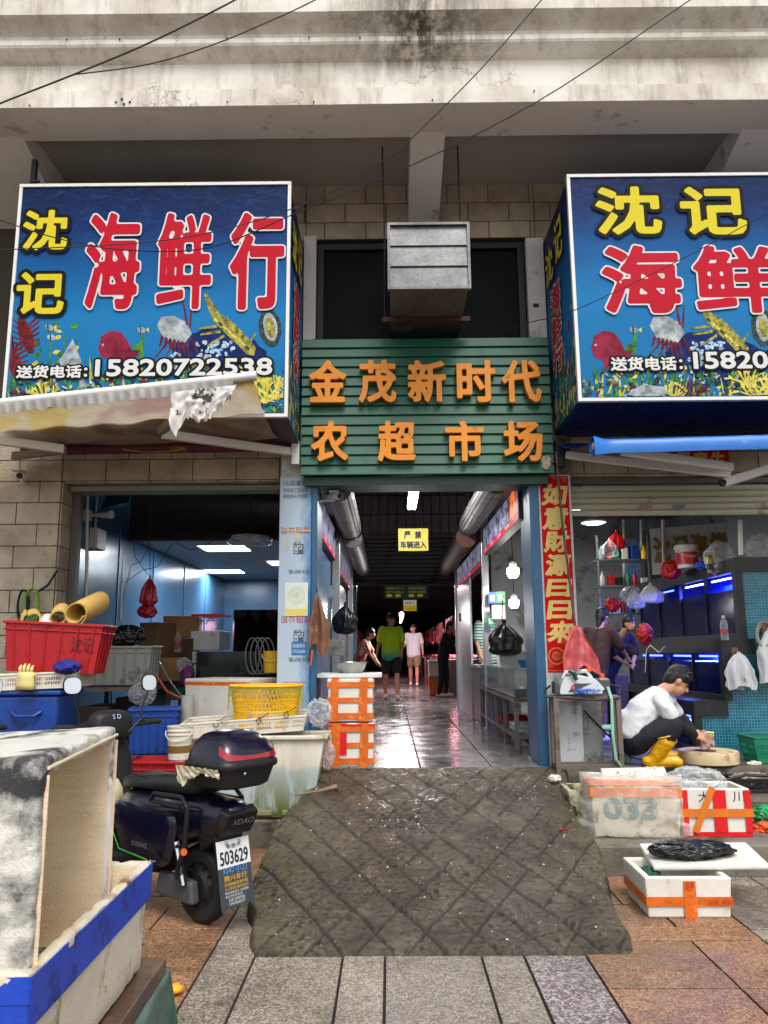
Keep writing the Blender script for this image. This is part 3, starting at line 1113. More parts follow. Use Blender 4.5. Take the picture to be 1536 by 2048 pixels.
 for k in range(2000):                      # rocky bed
  x = r.uniform(-20, 1700)
  lim = 742 + 22 * math.sin(x * .013) + 14 * math.sin(x * .05)
  ell(x, r.uniform(lim, 835), r.uniform(2, 8), r.uniform(1.5, 5), r.choice((3, 3, 3, 3, 3, 9, 9, 8, 4, 7, 5, 6, 0, 0, 2)), r.uniform(0, 3), 7, .3)
 for x, y, L in ((530, 806, 24), (555, 800, 22), (508, 770, 20), (1275, 800, 24), (770, 800, 26), (360, 806, 18), (90, 806, 18), (940, 805, 24), (1080, 800, 24), (590, 790, 20)):
  for a in (0.5, 0.9, 1.3, 1.7, 2.1, 2.6):
   branch(x, y, a + r.uniform(-.15, .15), L, 2.6, 2, 2)
 for x in (395, 1150):
  for a in (0.6, 1.0, 1.4, 1.8, 2.2):
   branch(x, 800, a, 18, 1.6, 6, 2)
 P([(265 + 0, 790), (300, 770), (345, 775), (352, 788), (330, 800), (285, 802)], 4)
 o = mb.build(name, ART, parent)
 o['kind'] = 'stuff'
 return o
M_print_y = mat('print_yellow', (206, 190, 40), 0.5, v=0.05, spec=.12)
M_print_r = mat('print_red', (178, 14, 38), 0.5, v=0.05, spec=.12)
M_print_w = mat('print_white', (206, 206, 204), 0.5, v=0.04, spec=.12)
M_print_k = mat('print_black', (20, 20, 18), 0.5, spec=.1)
YS = 5.9
def glyphs(parent, pl, txt, px0, px1, py0, py1, bold, edge, mi, me, nm='sign_letter', res=44, vec=None):
 """one printed character: outline layer and face layer, corners given in photo pixels"""
 a, b = pl.of(px0, py1) if vec is None else vec[:2]
 c, d = pl.of(px1, py0) if vec is None else vec[2:]
 mb = MB()
 if edge:
  letters(mb.m(0), pl, txt, a, b, c - a, d - b, bold + edge, 0, .013, res, maxpad=bold + edge)
 letters(mb.m(1), pl, txt, a, b, c - a, d - b, bold, 0, .0145, res, maxpad=bold + edge)
 return mb.build(nm, [me, mi], parent)
def sign_box(name, x0, x1, z0, z1, label, under):
 o = thing(name, ((x0 + x1) / 2, YS, z0), label, 'shop sign', 'printed seafood shop sign boxes')
 MB().box(x0 + .015, x1 - .015, YS + .02, 6.98, z0 + .02, z1 - .015).build('sign_body', under, o)
 f = 0.026
 mb = MB()
 mb.box(x0, x1, YS - .012, YS + .03, z0, z0 + f).box(x0, x1, YS - .012, YS + .03, z1 - f, z1)
 mb.box(x0, x0 + f, YS - .010, YS + .03, z0 + f, z1 - f).box(x1 - f, x1, YS - .010, YS + .03, z0 + f, z1 - f)
 mb.build('sign_frame', M_white_metal, o)
 mb = MB()
 mb.grid(lambda a, b: (x0 + f + (x1 - x0 - 2 * f) * a, YS, z0 + f + (z1 - z0 - 2 * f) * b), 20, 14)
 p = mb.build('sign_panel', M_sea, o)
 return o
# ---- left sign
sx1 = at(579, 600, YS).x
sx0 = at(20, 620, YS).x
sz0, sz1 = at(577, 834, YS).z, at(580, 364, YS).z
M_under_r = mat('maroon_underside', (62, 26, 30), 0.6)
S1 = sign_box('shop_sign', sx0, sx1, sz0, sz1, 'printed blue seafood shop sign above the torn beige awning', M_under_r)
pl = Plane((sx0, YS, sz0), (1, 0, 0), (0, 0, 1))
cl_ = (.036, sx1 - sx0 - .036, .036, sz1 - sz0 - .036)
sea_art(pl, 'printed_seabed', S1, 0, cl_, seed=3)
E3, E4 = 0.022, 0.034
glyphs(S1, pl, '沈', 47, 137, 424, 500, .012, .03, M_print_y, M_print_k)
glyphs(S1, pl, '记', 34, 130, 548, 627, .012, .03, M_print_y, M_print_k)
glyphs(S1, pl, '海', 170, 282, 430, 617, .016, .013, M_print_r, M_print_w)
glyphs(S1, pl, '鲜', 314, 424, 430, 617, .014, .013, M_print_r, M_print_w)
glyphs(S1, pl, '行', 462, 566, 430, 617, .018, .013, M_print_r, M_print_w)
glyphs(S1, pl, '送货电话：', 34, 176, 732, 757, .004, .014, M_print_w, M_print_k, 'phone_caption', 26)
glyphs(S1, pl, '15820722538', 192, 544, 718, 753, .006, .016, M_print_w, M_print_k, 'phone_number', 26)
# side face
spl = Plane((sx1 - .012, YS + .035, sz0 + .02), (0, 1, 0), (0, 0, 1))
sd_ = 6.96 - YS - .035
def side_face(o, spl, wdt, hgt, x, mirror, seed):
 mb = MB()
 mb.grid(lambda a, b: spl.p(a * wdt, b * hgt, .0), 8, 12)
 mb.build('side_panel', M_sea, o)
 r = random.Random(seed)
 mb = MB()
 for k in range(260):
  u, v = r.uniform(.01, wdt - .03), abs(r.gauss(0, .3)) * hgt * .5
  if v > hgt * .45:
   continue
  s = r.uniform(.01, .04)
  mb.m(r.choice((0, 0, 3, 3, 9, 2, 6, 4)))
  n = 7
  q = [(min(max(u + s * math.cos(t) * r.uniform(.5, 1.2), .004), wdt - .004), min(max(v + 1.6 * s * math.sin(t) * r.uniform(.6, 1.3), .004), hgt - .01)) for t in [2 * math.pi * i / n for i in range(n)]]
  d = .001 + k * 8e-6
  mb.add([spl.p(u if u > .01 else .01, max(v, .006), d)] + [spl.p(a, b, d) for a, b in q], [(0, i + 1, (i + 1) % n + 1) for i in range(n)])
 mb.build('printed_seabed', ART, o)['kind'] = 'stuff'
 cs = [('沈', .12, .72, .28, .17, 0), ('记', .48 if not mirror else .5, .74, .28, .19, 0), ('海', .25, .53, .36, .13, 1), ('鲜', .25, .385, .36, .13, 1), ('行', .25, .24, .36, .13, 1)]
 for ch, u, v, w_, h_, kind in cs:
  glyphs(o, spl, ch, 0, 0, 0, 0, .010, .014, M_print_r if kind else M_print_y, M_print_w if kind else M_print_k, 'side_letter', 30, vec=(u * wdt, v * hgt, (u + w_) * wdt, (v + h_) * hgt))
side_face(S1, spl, sd_, sz1 - sz0 - .05, 0, False, 5)
# ---- right sign
rx0 = at(1146, 600, YS).x
rx1 = rx0 + 2.55
rz0, rz1 = at(1157, 803, YS).z, at(1135, 350, YS).z
M_under_b = mat('blue_corrugated', (16, 40, 92), 0.4, v=0.2)
S2 = sign_box('shop_sign', rx0, rx1, rz0, rz1, 'printed blue seafood shop sign above the blue rolled awning', M_under_b)
mb = MB()
yy = YS + .04
while yy < 6.94:
 mb.box(rx0 + .02, rx1 - .02, yy, yy + .03, rz0 + .005, rz0 + .0205)
 yy += .055
mb.build('corrugated_underside', M_under_b, S2)['kind'] = 'stuff'
pr = Plane((rx0, YS, rz0), (1, 0, 0), (0, 0, 1))
cl2 = (.036, rx1 - rx0 - .036, .036, rz1 - rz0 - .036)
sea_art(pr, 'printed_seabed', S2, 985, cl2, seed=8)
glyphs(S2, pr, '沈', 1197, 1314, 378, 468, .016, .03, M_print_y, M_print_k)
glyphs(S2, pr, '记', 1367, 1482, 378, 468, .016, .03, M_print_y, M_print_k)
glyphs(S2, pr, '海', 1212, 1352, 496, 624, .02, .014, M_print_r, M_print_w)
glyphs(S2, pr, '鲜', 1396, 1540, 496, 624, .018, .014, M_print_r, M_print_w)
glyphs(S2, pr, '行', 1590, 1725, 496, 624, .02, .014, M_print_r, M_print_w)
glyphs(S2, pr, '送货电话：', 1222, 1362, 715, 742, .004, .014, M_print_w, M_print_k, 'phone_caption', 26)
glyphs(S2, pr, '15820722538', 1388, 1725, 703, 738, .006, .016, M_print_w, M_print_k, 'phone_number', 26)
spr = Plane((rx0 + .012, 6.96, rz0 + .02), (0, -1, 0), (0, 0, 1))
side_face(S2, spr, 6.96 - YS - .035, rz1 - rz0 - .05, 0, True, 9)
# hanging rod brackets seen above the left sign
p0 = at(68, 350, 6.1)
hb = MB().box(p0.x - .02, p0.x + .02, 6.08, 6.12, sz1 - .2, 5.72).box(p0.x - .02, p0.x + .06, 6.07, 6.09, 5.5, 5.52).build('sign_bracket', M_dark_metal, S1)
# ================================================================== green market sign
YG = 6.72
gx0, gx1 = at(603, 800, YG).x, at(1102, 800, YG).x
gz0, gz1 = at(800, 949, YG).z, at(800, 676, YG).z
M_green = mat('dark_green_slat_paint', (22, 84, 62), 0.5, v=0.14, sc=3, dirt=(62, 88, 72), ds=5, da=0.40, streak=False)
G = thing('market_sign', ((gx0 + gx1) / 2, YG, gz0), 'dark green slatted sign with big raised orange characters over the market entrance', 'sign')
MB().box(gx0 + .02, gx1 - .02, YG + .03, 6.98, gz0 + .01, gz1 - .01).build('backing_box', M_dark_metal, G)
NS = 14
hh = (gz1 - gz0) / NS
for i in range(NS):
 z0 = gz0 + i * hh
 mb = MB()
 mb.hexa([(gx0, YG - .014, z0), (gx1, YG - .014, z0), (gx1, YG + .03, z0), (gx0, YG + .03, z0)],
   [(gx0, YG + .006, z0 + hh - .002), (gx1, YG + .006, z0 + hh - .002), (gx1, YG + .03, z0 + hh - .002), (gx0, YG + .03, z0 + hh - .002)])
 s = mb.build('slat', M_green, G, bevel=.004, seg=1)
gpl = Plane((gx0, YG - .016, gz0), (1, 0, 0), (0, 0, 1))
M_gold = mat('orange_gold_letter', (222, 136, 16), 0.5, v=0.14, sc=6, dirt=(150, 78, 26), ds=9, da=0.40)
M_gold_side = mat('letter_edge', (120, 66, 16), 0.6)
def gold(ch, cx, cy, wp, hp):
 a, b = gpl.of(cx - wp / 2, cy + hp / 2)
 c, d = gpl.of(cx + wp / 2, cy - hp / 2)
 mb = MB()
 letters(mb, gpl, ch, a, b, c - a, d - b, .011, .05, .004, 40)
 return mb.build('raised_letter', M_gold, G)
for ch, cx in zip('金茂新时代', (656, 755, 853, 951, 1041)):
 gold(ch, cx, 766, 70, 80)
for ch, cx in zip('农超市场', (660, 793, 928, 1044)):
 gold(ch, cx, 885, 70, 76)
pp = at(1093, 925, YG - .02)
blob((pp.x, YG - .005, pp.z), .045, .03, .07, 4, .4, 2.5, 3).build('broken_plaster', mat('plaster', (176, 166, 150), 0.9, dirt=(70, 110, 90), ds=14, da=.5), G)
# lintel tube and rolled-shutter casing under the sign
lt = MB().box(gx0 + .03, gx1 - .05, 6.78, 7.1, gz0 - .08, gz0 - .004).build('lintel_casing', mat('green_casing', (20, 62, 50), 0.5), G)
# ================================================================== duct
dp = [at(773, 446, 6.0), at(940, 446, 6.0), at(940, 578, 6.0), at(775, 578, 6.0)]
dx0_, dx1_ = at(775, 500, 6.0).x, at(940, 500, 6.0).x
dz0, dz1 = at(850, 579, 6.0).z, at(850, 446, 6.0).z
def galv():
 t = NT('galvanised_sheet')
 v = t.voro(55, t.coord((1, 1, 1)), out=1)
 n = t.noise(2.5, 5, 0.6)
 col = t.ramp(n, [(0.3, lin((78, 78, 75))), (0.7, lin((124, 124, 119)))])
 col = t.mix(0.25, col, v, 'OVERLAY')
 hs_ = t.node('ShaderNodeHueSaturation')
 hs_.inputs['Saturation'].default_value = 0.08
 t.l.new(col, hs_.inputs['Color'])
 rust = t.rng(t.noise(5, 8, 0.75), 0.66, 0.70)
 pale = t.rng(t.noise(3.3, 3, 0.5, t.coord((1, 1, 1), rot=(0, .4, .2))), 0.62, 0.66)
 col = t.mix(t.math('MULTIPLY', pale, 0.35), hs_.outputs[0], lin((190, 184, 172)))
 col = t.mix(rust, col, lin((110, 60, 34)))
 t.set(col=col, r=0.45, m=0.55)
 return t.m
M_galv = galv()
D = thing('ventilation_duct', ((dx0_ + dx1_) / 2, 6.0, dz0), 'square galvanised ventilation duct hanging in front of the dark upper window', 'duct')
MB().box(dx0_ + .02, dx1_ - .02, 6.03, 7.06, dz0 + .012, dz1 - .012).build('duct_body', M_galv, D)
mb = MB()
e = .022
mb.box(dx0_, dx1_, 5.985, 6.03, dz0, dz0 + e).box(dx0_, dx1_, 5.985, 6.03, dz1 - e, dz1).box(dx0_, dx0_ + e, 5.985, 6.03, dz0 + e, dz1 - e).box(dx1_ - e, dx1_, 5.985, 6.03, dz0 + e, dz1 - e)
mb.build('flange', M_galv, D)
hp = (dz1 - dz0 - 2 * e) / 3
for i in range(3):
 z = dz0 + e + i * hp
 MB().hexa([(dx0_ + e, 5.998, z + .004), (dx1_ - e, 5.998, z + .004), (dx1_ - e, 6.03, z), (dx0_ + e, 6.03, z)],
    [(dx0_ + e, 6.012, z + hp - .004), (dx1_ - e, 6.012, z + hp - .004), (dx1_ - e, 6.03, z + hp), (dx0_ + e, 6.03, z + hp)]).build('louvre_panel', M_galv, D)
ys_ = 6.55
MB().box(dx0_ - .05, dx1_ + .05, ys_, ys_ + .04, dz0 - .03, dz0 + .011).build('support_bar', mat('red_brown_iron', (70, 34, 30), 0.7), D)
for px, x in ((762, dx0_ - .03), (927, dx1_ - .03)):
 MB().tube([(x, 6.57, dz0 - .02), (x + .004, 6.5, 5.4), (x - .01, 6.4, 6.03)], .007).build('hanger_rod', M_dark_metal, D)
# ================================================================== pillars of the entrance
def film_mat():
 t = NT('blue_white_film')
 x = t.xyz('Object')[0]
 n = t.noise(4, 8, 0.7, t.coord((1, 1, 0.5)))
 g = t.rng(t.math('ADD', x, t.math('MULTIPLY', t.math('SUBTRACT', n, 0.5), 0.28)), 0.02, 0.12)
 col = t.mix(g, lin((166, 184, 200)), lin((26, 104, 158)))
 d = t.rng(t.noise(6, 9, 0.78), 0.58, 0.7)
 col = t.mix(t.math('MULTIPLY', d, 0.5), col, lin((82, 84, 82)))
 t.set(col=col, r=0.4)
 return t.m
M_film = film_mat()
M_blue_frame = mat('blue_door_frame', (36, 84, 120), 0.45, v=0.15, dirt=(40, 46, 50), ds=5, da=0.42)
M_print_red = mat('film_red_print', (180, 30, 40), 0.5)
M_print_grey = mat('film_grey_print', (70, 76, 82), 0.5)
M_tape = mat('old_tape', (190, 178, 130), 0.5)
YP = 6.85
lx0, lx1 = at(556, 1200, YP).x, at(634, 1200, YP).x
lzt = at(600, 953, YP).z
LPil = thing('entrance_pillar', ((lx0 + lx1) / 2, YP, .225), 'pillar clad in peeling white and blue film with a pale poster', 'pillar')
xm = lx1 - .055
MB().box(lx0, xm, YP, 7.3, .225, lzt).build('pillar_cladding', M_film, LPil, bevel=.006)
MB().box(xm + .002, lx1, YP - .012, 7.34, .225, lzt).build('blue_corner_strip', M_blue_frame, LPil, bevel=.006)
MB().box(lx0 + .01, lx1 - .1, YP + .02, 7.2, lzt, 3.66).build('pillar_head', M_board, LPil)
ppl = Plane((lx0, YP, .225), (1, 0, 0), (0, 0, 1))
def film_text(mb, txt, px, py, hpx, rot=180, wpx=None):
 k = ppm((lx0, YP, 2))
 a, b = ppl.of(px, py)
 plain(mb, ppl, txt, a, b, hpx / k, wpx / k if wpx else None, off=.003, rot=rad(rot))
mg, mr = MB(), MB()
film_text(mg, '温馨提示!', 566, 972, 11)
film_text(mg, '勿在施工后45日', 566, 985, 9, 0, 50)
film_text(mg, '请按箭头方向撕', 566, 997, 9, 0, 50)
for y in (1148, 1324):
 film_text(mg, '撕去保护膜。', 575, y, 9, 180, 44)
for y in (1068, 1246):
 film_text(mr, '有限公司', 563, y, 14, 180, 58)
film_text(mr, 'Composite Panel', 566, 1368, 6, 180, 50)
for y in (1108, 1284):
 film_text(mg, '品 牌', 588, y - 19, 6, 180)
 k = ppm((lx0, YP, 2))
 a, b = ppl.of(587, y)
 s = 20 / k
 for q in ((0, 0, 1, .08), (0, .92, 1, 1), (0, .08, .08, .92), (.92, .08, 1, .92), (.45, .1, .9, .45)):
  rect(mg, ppl, a + q[0] * s, b + q[1] * s, a + q[2] * s, b + q[3] * s, .003)
 for q in ((.25, .75), (.7, .72), (.25, .3), (.5, .6)):
  mg.lathe([(0, 0), (.09 * s, 0)], 10, ppl.p(a + q[0] * s, b + q[1] * s, .003), 'Y')
mg.build('grey_lettering', M_print_grey, LPil)
mr.build('red_lettering', M_print_red, LPil)
mb = MB()
for a, b, c, d in ((572, 1073, 577, 1100), (560, 1060, 622, 1063), (590, 1066, 600, 1080)):
 u, v = ppl.of(a, d)
 u2, v2 = ppl.of(c, b)
 rect(mb, ppl, u, v, u2, v2, .0036)
mb.build('tape_strip', M_tape, LPil)
u, v = ppl.of(583, 1310)
mb = MB()
rect(mb.m(0), ppl, u, v, u + .13, v + .11, .004)
plain(mb.m(1), ppl, '疏通厕所', u + .01, v + .06, .035, .11, off=.005)
plain(mb.m(1), ppl, '13710536440', u + .01, v + .015, .03, .11, off=.005)
mb.build('blue_sticker', [mat('sticker_blue', (30, 106, 176), 0.5), M_print_w], LPil)
# pale poster with a round emblem
u, v = ppl.of(569, 1232)
u2, v2 = ppl.of(616, 1165)
po = thing('paper_notice', ppl.p((u + u2) / 2, v, .005), 'pale laminated notice with a yellow band stuck on the film-clad pillar', 'notice')
mb = MB()
rect(mb.m(0), ppl, u, v, u2, v2, .004, .003)
rect(mb.m(1), ppl, u + .008, v + .008, u2 - .008, v + .06, .0078)
mb.m(2)
for r_ in (.03, .055, .075):
 c = ppl.p((u + u2) / 2, v + .175, .0078)
 mb.lathe([(r_, 0), (r_ - .006, 0)], 24, c, 'Y')
rect(mb, ppl, (u + u2) / 2 - .012, v + .163, (u + u2) / 2 + .012, v + .187, .008)
mb.build('laminated_sheet', [mat('pale_paper', (206, 212, 196), 0.3), mat('notice_yellow', (212, 200, 92), 0.4), mat('notice_print', (168, 186, 168), 0.4)], po)
# right pillar with the couplet
rx_0, rx_1 = at(1058, 1000, YP).x, at(1077, 1000, YP).x
rx_2 = at(1143, 1000, YP).x
RPil = thing('entrance_pillar', ((rx_0 + rx_2) / 2, YP, Zf), 'white pillar with blue edge carrying the long red couplet', 'pillar')
MB().box(rx_0, rx_1 - .002, YP - .012, 7.34, Zf, 3.06).build('blue_corner_strip', M_blue_frame, RPil, bevel=.006)
MB().box(rx_1, rx_2, YP, 7.34, Zf, 3.06).build('pillar_cladding', mat('stained_white_panel', (180, 184, 186), 0.5, v=.1, dirt=(92, 96, 84), ds=5, da=.47), RPil, bevel=.006)
MB().box(rx_0 + .05, rx_2 + .02, YP + .03, 7.2, 3.062, 3.7).build('pillar_head', M_dirt_conc, RPil)
cpl = Plane((rx_1, YP, Zf), (1, 0, 0), (0, 0, 1))
M_red_paper = mat('couplet_red', (182, 10, 16), 0.6, v=0.06, spec=.1)
M_gold_print = mat('couplet_gold', (206, 182, 112), 0.5, v=0.1, spec=.1)
c0, c1 = cpl.of(1080, 1345), cpl.of(1136, 952)
cw_ = at(1138, 1000, YP).x - at(1081, 1000, YP).x
CP = thing('red_couplet', cpl.p(c0[0], c0[1]), 'tall red paper couplet with gold characters on the white pillar', 'couplet')
u0_ = cpl.of(1081, 1000)[0]
mb = MB()
rect(mb, cpl, u0_, c0[1], u0_ + cw_, c1[1], .003, .002)
mb.build('paper_strip', M_red_paper, CP)
cy_ = [996, 1041, 1085, 1135, 1180, 1224, 1256 + 8]
for ch, y, hgt in zip('如意財源日日來', (989, 1036, 1083, 1130, 1176, 1220, 1264), (40, 44, 40, 40, 32, 34, 40)):
 k = ppm((rx_1, YP, at(1110, y, YP).z))
 a, b = cpl.of(1110, y + hgt / 2)
 mb = MB()
 letters(mb, cpl, ch, u0_ + .028, b, cw_ - .056, hgt / k, .0085, .0006, .0055, 34, shear=.18)
 mb.build('gold_character', M_gold_print, CP)
mb = MB()
for (px, py, r_) in ((1112, 1312, .075), (1118, 1312, .03), (1090, 962, .03), (1110, 958, .012), (1128, 960, .02), (1092, 1330, .02), (1130, 1284, .02)):
 a, b = cpl.of(px, py)
 a = min(max(a, u0_ + r_ + .004), u0_ + cw_ - r_ - .004)
 mb.lathe([(r_, 0), (r_ * .82, 0)], 20, cpl.p(a, b, .006), 'Y')
 mb.lathe([(r_ * .5, 0), (r_ * .3, 0)], 14, cpl.p(a, b, .006), 'Y')
rect(mb, cpl, u0_ + .008, c0[1] + .012, u0_ + cw_ - .008, c0[1] + .018, .006)
rect(mb, cpl, u0_ + .008, c1[1] - .018, u0_ + cw_ - .008, c1[1] - .012, .006)
mb.build('gold_ornament', mat('dull_gold', (176, 104, 50), 0.45), CP)
# narrow steel rod in front of the couplet
pa, pb = at(1112, 905, 6.74), at(1170, 1390, 6.74)
tag(MB().tube([pa, at(1124, 1040, 6.73), at(1150, 1250, 6.73), pb], .011).build('crank_rod', mat('rusty_rod', (96, 84, 78), 0.6, m=.3, dirt=(90, 50, 40), ds=8, da=.5)), 'thin rusty awning crank rod hanging in front of the red couplet', 'rod')
# small horizontal couplet on the right lintel
hpl = Plane((0, 6.984, 3.2), (1, 0, 0), (0, 0, 1))
a0, b0 = hpl.of(1308, 942)
a1, b1 = hpl.of(1456, 896)
HC = thing('red_banner_paper', hpl.p((a0 + a1) / 2, b0), 'short red paper banner with four gold characters on the stone lintel', 'banner')
mb = MB()
rect(mb, hpl, a0, b0, a1, b1, .002, .002)
mb.build('paper_strip', M_red_paper, HC)
for i, ch in enumerate('隆興意生'):
 mb = MB()
 wd = (a1 - a0 - .06) / 4
 letters(mb, hpl, ch, a0 + .03 + i * wd + .015, b0 + .03, wd - .03, b1 - b0 - .07, .006, 0, .0048, 30, shear=.15)
 mb.build('gold_character', M_gold_print, HC)
# ================================================================== awnings
def cloth_mat(name, stops, sc=1.2, tl=0.5, src=None):
 t = NT(name)
 n = t.noise(sc, 2, 0.4, dist=0.6)
 col = t.ramp(n, [(p, lin(c)) for p, c in stops])
 col = t.val(col, t.rng(t.noise(7, 6, 0.7), 0.3, 0.7, 0.85, 1.08))
 tr = t.node('ShaderNodeBsdfTranslucent')
 t.l.new(col, tr.inputs[0])
 t.set(col=col, r=0.7)
 mx = t.node('ShaderNodeMixShader')
 mx.inputs[0].default_value = tl
 t.l.new(t.b.outputs[0], mx.inputs[1])
 t.l.new(tr.outputs[0], mx.inputs[2])
 t.l.new(mx.outputs[0], t.n['Material Output'].inputs['Surface'])
 return t.m
M_awn = cloth_mat('faded_awning_cloth', [(0.36, (186, 152, 142)), (0.43, (206, 192, 168)), (0.57, (208, 195, 172)), (0.61, (204, 180, 118))], 1.5, 0.55)
M_fray = cloth_mat('frayed_white_cloth', [(0.3, (190, 188, 184)), (0.7, (224, 222, 218))], 6, 0.4)
fa, fb = at(-60, 812, 5.5), at(508, 752, 5.45)
ra, rb = at(-60, 893, 6.8), at(566, 884, 6.8)
AW = thing('awning', ((fa + fb) / 2), 'faded beige awning with a torn frayed front edge below the shop sign', 'awning')
MB().tube([fa, fb], .032, 12).build('front_bar', M_white_metal, AW, smooth=True)
MB().tube([fb - Vector((.01, 0, 0)), fb + Vector((.02, 0, 0))], .036, 12).build('bar_end_cap', M_white_metal, AW)
def awn(u, v):
 f = fa.lerp(fb, u) + Vector((0, 0, -.03))
 b = ra.lerp(rb, u)
 p = f.lerp(b, v)
 p.z += -0.10 * math.sin(v * math.pi) + .012 * math.sin(u * 40 + v * 6) * (1 - v) + .02 * noise.noise((u * 5, v * 4, 1))
 p.x += .01 * noise.noise((u * 3, v * 9, 7)) - (.02 if u > .99 else 0) * noise.noise((v * 14, 0, 0))
 return p
AC = MB().grid(awn, 60, 20).build('awning_cloth', M_awn, AW, smooth='all')
mb = MB()
def fringe(u, v):
 p = fa.lerp(fb, u * .93) + Vector((0, -.034, -.02))
 ln = .065 + .025 * noise.noise((u * 30, 0, 2)) + .03 * abs(noise.noise((u * 9, 3, 2)))
 return p + Vector((0, .012 * math.sin(u * 160) * v + .02 * v, -ln * v))
mb.grid(fringe, 160, 5)
mb.build('frayed_valance', M_fray, AW)
s0 = at(345, 788, 5.46)
s1 = at(476, 772, 5.44)
def scrap(u, v):
 p = s0.lerp(s1, u)
 prof_ = .10 + .22 * math.exp(-((u - .1) / .13) ** 2) + .16 * math.exp(-((u - .55) / .3) ** 2) + .04 * noise.noise((u * 18, 0, 3))
 return p + Vector((-.05 * v * u, -.035 + .03 * math.sin(u * 34 + v * 5) * v + .02 * noise.noise((u * 6, v * 6, 1)), -prof_ * v))
M_scrap = NT('torn_cloth')
n_ = M_scrap.noise(9, 6, .7, M_scrap.coord((1, 1, 1)))
c_ = M_scrap.mix(M_scrap.rng(n_, .57, .60), lin((206, 202, 198)), lin((58, 52, 48)))
M_scrap.set(col=c_, r=.8)
M_scrap = M_scrap.m
MB().grid(scrap, 70, 16).build('torn_scrap', M_scrap, AW, smooth='all')
MB().tube([ra + Vector((.45, .06, -.02)), rb + Vector((-.01, .06, -.02))], .05, 14).build('rolled_cloth', mat('maroon_roll', (92, 28, 58), 0.6, dirt=(200, 170, 60), ds=1.1, da=.47), AW, smooth=True)
rp = Plane((ra.lerp(rb, .55)) + Vector((0, .005, -.02)), (1, 0, 0), (0, 0, 1))
mb = MB()
mb.lathe([(.5, 0), (.44, 0)], 40, (0, 0, 0), 'Y')
mb.v = [tuple(Vector((x * .62, -.052 - .0, z * .11)) + rp.o + Vector((.1, .06, 0))) for x, y, z in mb.v]
mb.build('oval_emblem', mat('emblem_yellow', (206, 176, 44), 0.5), AW)
def arm(name, pts, parent, wd=.055, ht=.07, m=None):
 mb = MB()
 for a, b in zip(pts, pts[1:]):
  mb.bar(a, b, wd, ht)
 return mb.build(name, m or M_white_metal, parent, bevel=.008)
e1 = at(325, 868, 5.95)
arm('folding_arm', [at(586, 904, 6.82), e1], AW)
arm('folding_arm', [e1 + Vector((-.02, .01, .03)), at(372, 826, 5.48)], AW, m=mat('grey_arm', (120, 114, 104), .5))
arm('folding_arm', [at(-70, 872, 5.9), at(128, 898, 6.2)], AW)
arm('folding_arm', [at(128, 900, 6.25), at(28, 912, 6.84)], AW, m=MATS['grey_arm'])
MB().bar(at(592, 885, 6.8), at(592, 930, 6.8), .07, .09).build('wall_bracket', M_white_metal, AW)
# blue awning on the right
M_bluecl = mat('blue_tarpaulin', (36, 108, 190), 0.4, v=0.1, sc=3, dirt=(90, 140, 190), ds=5, da=.4)
q0, q1 = at(1190, 892, 6.0), at(1640, 879, 5.95)
BW = thing('awning', ((q0 + q1) / 2), 'blue tarpaulin awning rolled in with folded white arms', 'awning')
def broll(u, v):
 p = q0.lerp(q1, u)
 t = -math.pi * 0.75 + v * math.pi * 1.9
 r_ = .05 * (1 + .12 * noise.noise((u * 5, v * 2, 4))) + (.055 * max(0, 1 - u * 16) * (1 if v > .8 or v < .1 else .3))
 dr = -.05 * max(0, (v - .8) / .2)
 return p + Vector((-.03 * max(0, 1 - u * 16), math.cos(t) * r_, math.sin(t) * r_ + dr))
MB().grid(broll, 50, 16).build('rolled_cloth', M_bluecl, BW, smooth='all')
MB().tube([q0 + Vector((-.02, 0, 0)), q1], .028, 10).build('front_bar', M_white_metal, BW, smooth=True)
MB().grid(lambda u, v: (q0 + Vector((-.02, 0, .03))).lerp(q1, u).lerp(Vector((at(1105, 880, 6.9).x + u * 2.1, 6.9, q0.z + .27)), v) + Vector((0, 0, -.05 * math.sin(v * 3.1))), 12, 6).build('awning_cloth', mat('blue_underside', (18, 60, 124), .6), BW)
e2 = at(1462, 948, 6.35)
arm('folding_arm', [at(1132, 910, 6.83), e2], BW)
arm('folding_arm', [at(1243, 902, 6.03), e2 + Vector((0, -.03, .05))], BW)
arm('folding_arm', [at(1448, 966, 6.4), at(1640, 905, 6.1)], BW)
MB().tube([at(1440, 966, 6.39), at(1450, 965, 6.39)], .03).build('elbow_joint', M_dark_metal, BW)
mb = MB().bar(at(1118, 880, 6.83), at(1120, 935, 6.83), .08, .08)
mb.build('wall_bracket', M_dark_metal, BW, bevel=.01)
# ================================================================== roller shutter of the right shop
SHT = thing('roller_shutter', (3.1, 7.2, 2.75), 'half raised khaki roller shutter across the right shop opening', 'shutter')
M_sht = mat('khaki_shutter', (182, 178, 156), 0.5, v=0.1, sc=2, dirt=(96, 88, 70), ds=4, da=.4)
zt, zb = 3.10, at(1300, 1031, 7.15).z
nn = 5
for i in range(nn):
 h = (zt - .07 - zb) / nn
 z = zb + i * h
 mb = MB()
 mb.prism([(7.15, z), (7.165, z + .002), (7.165, z + h), (7.15, z + h - .004), (7.135, z + h * .66), (7.135, z + h * .3)], lambda a, b, d: (d, a, b), 1.67, 4.55)
 mb.build('slat', M_sht, SHT, fix=True)
MB().box(1.67, 4.55, 7.08, 7.2, zt - .07, zt - .016).build('top_box', mat('grey_rail', (92, 92, 88), .5), SHT, bevel=.01)
spl2 = Plane((0, 7.13, 2.8), (1, 0, 0), (0, 0, 1))
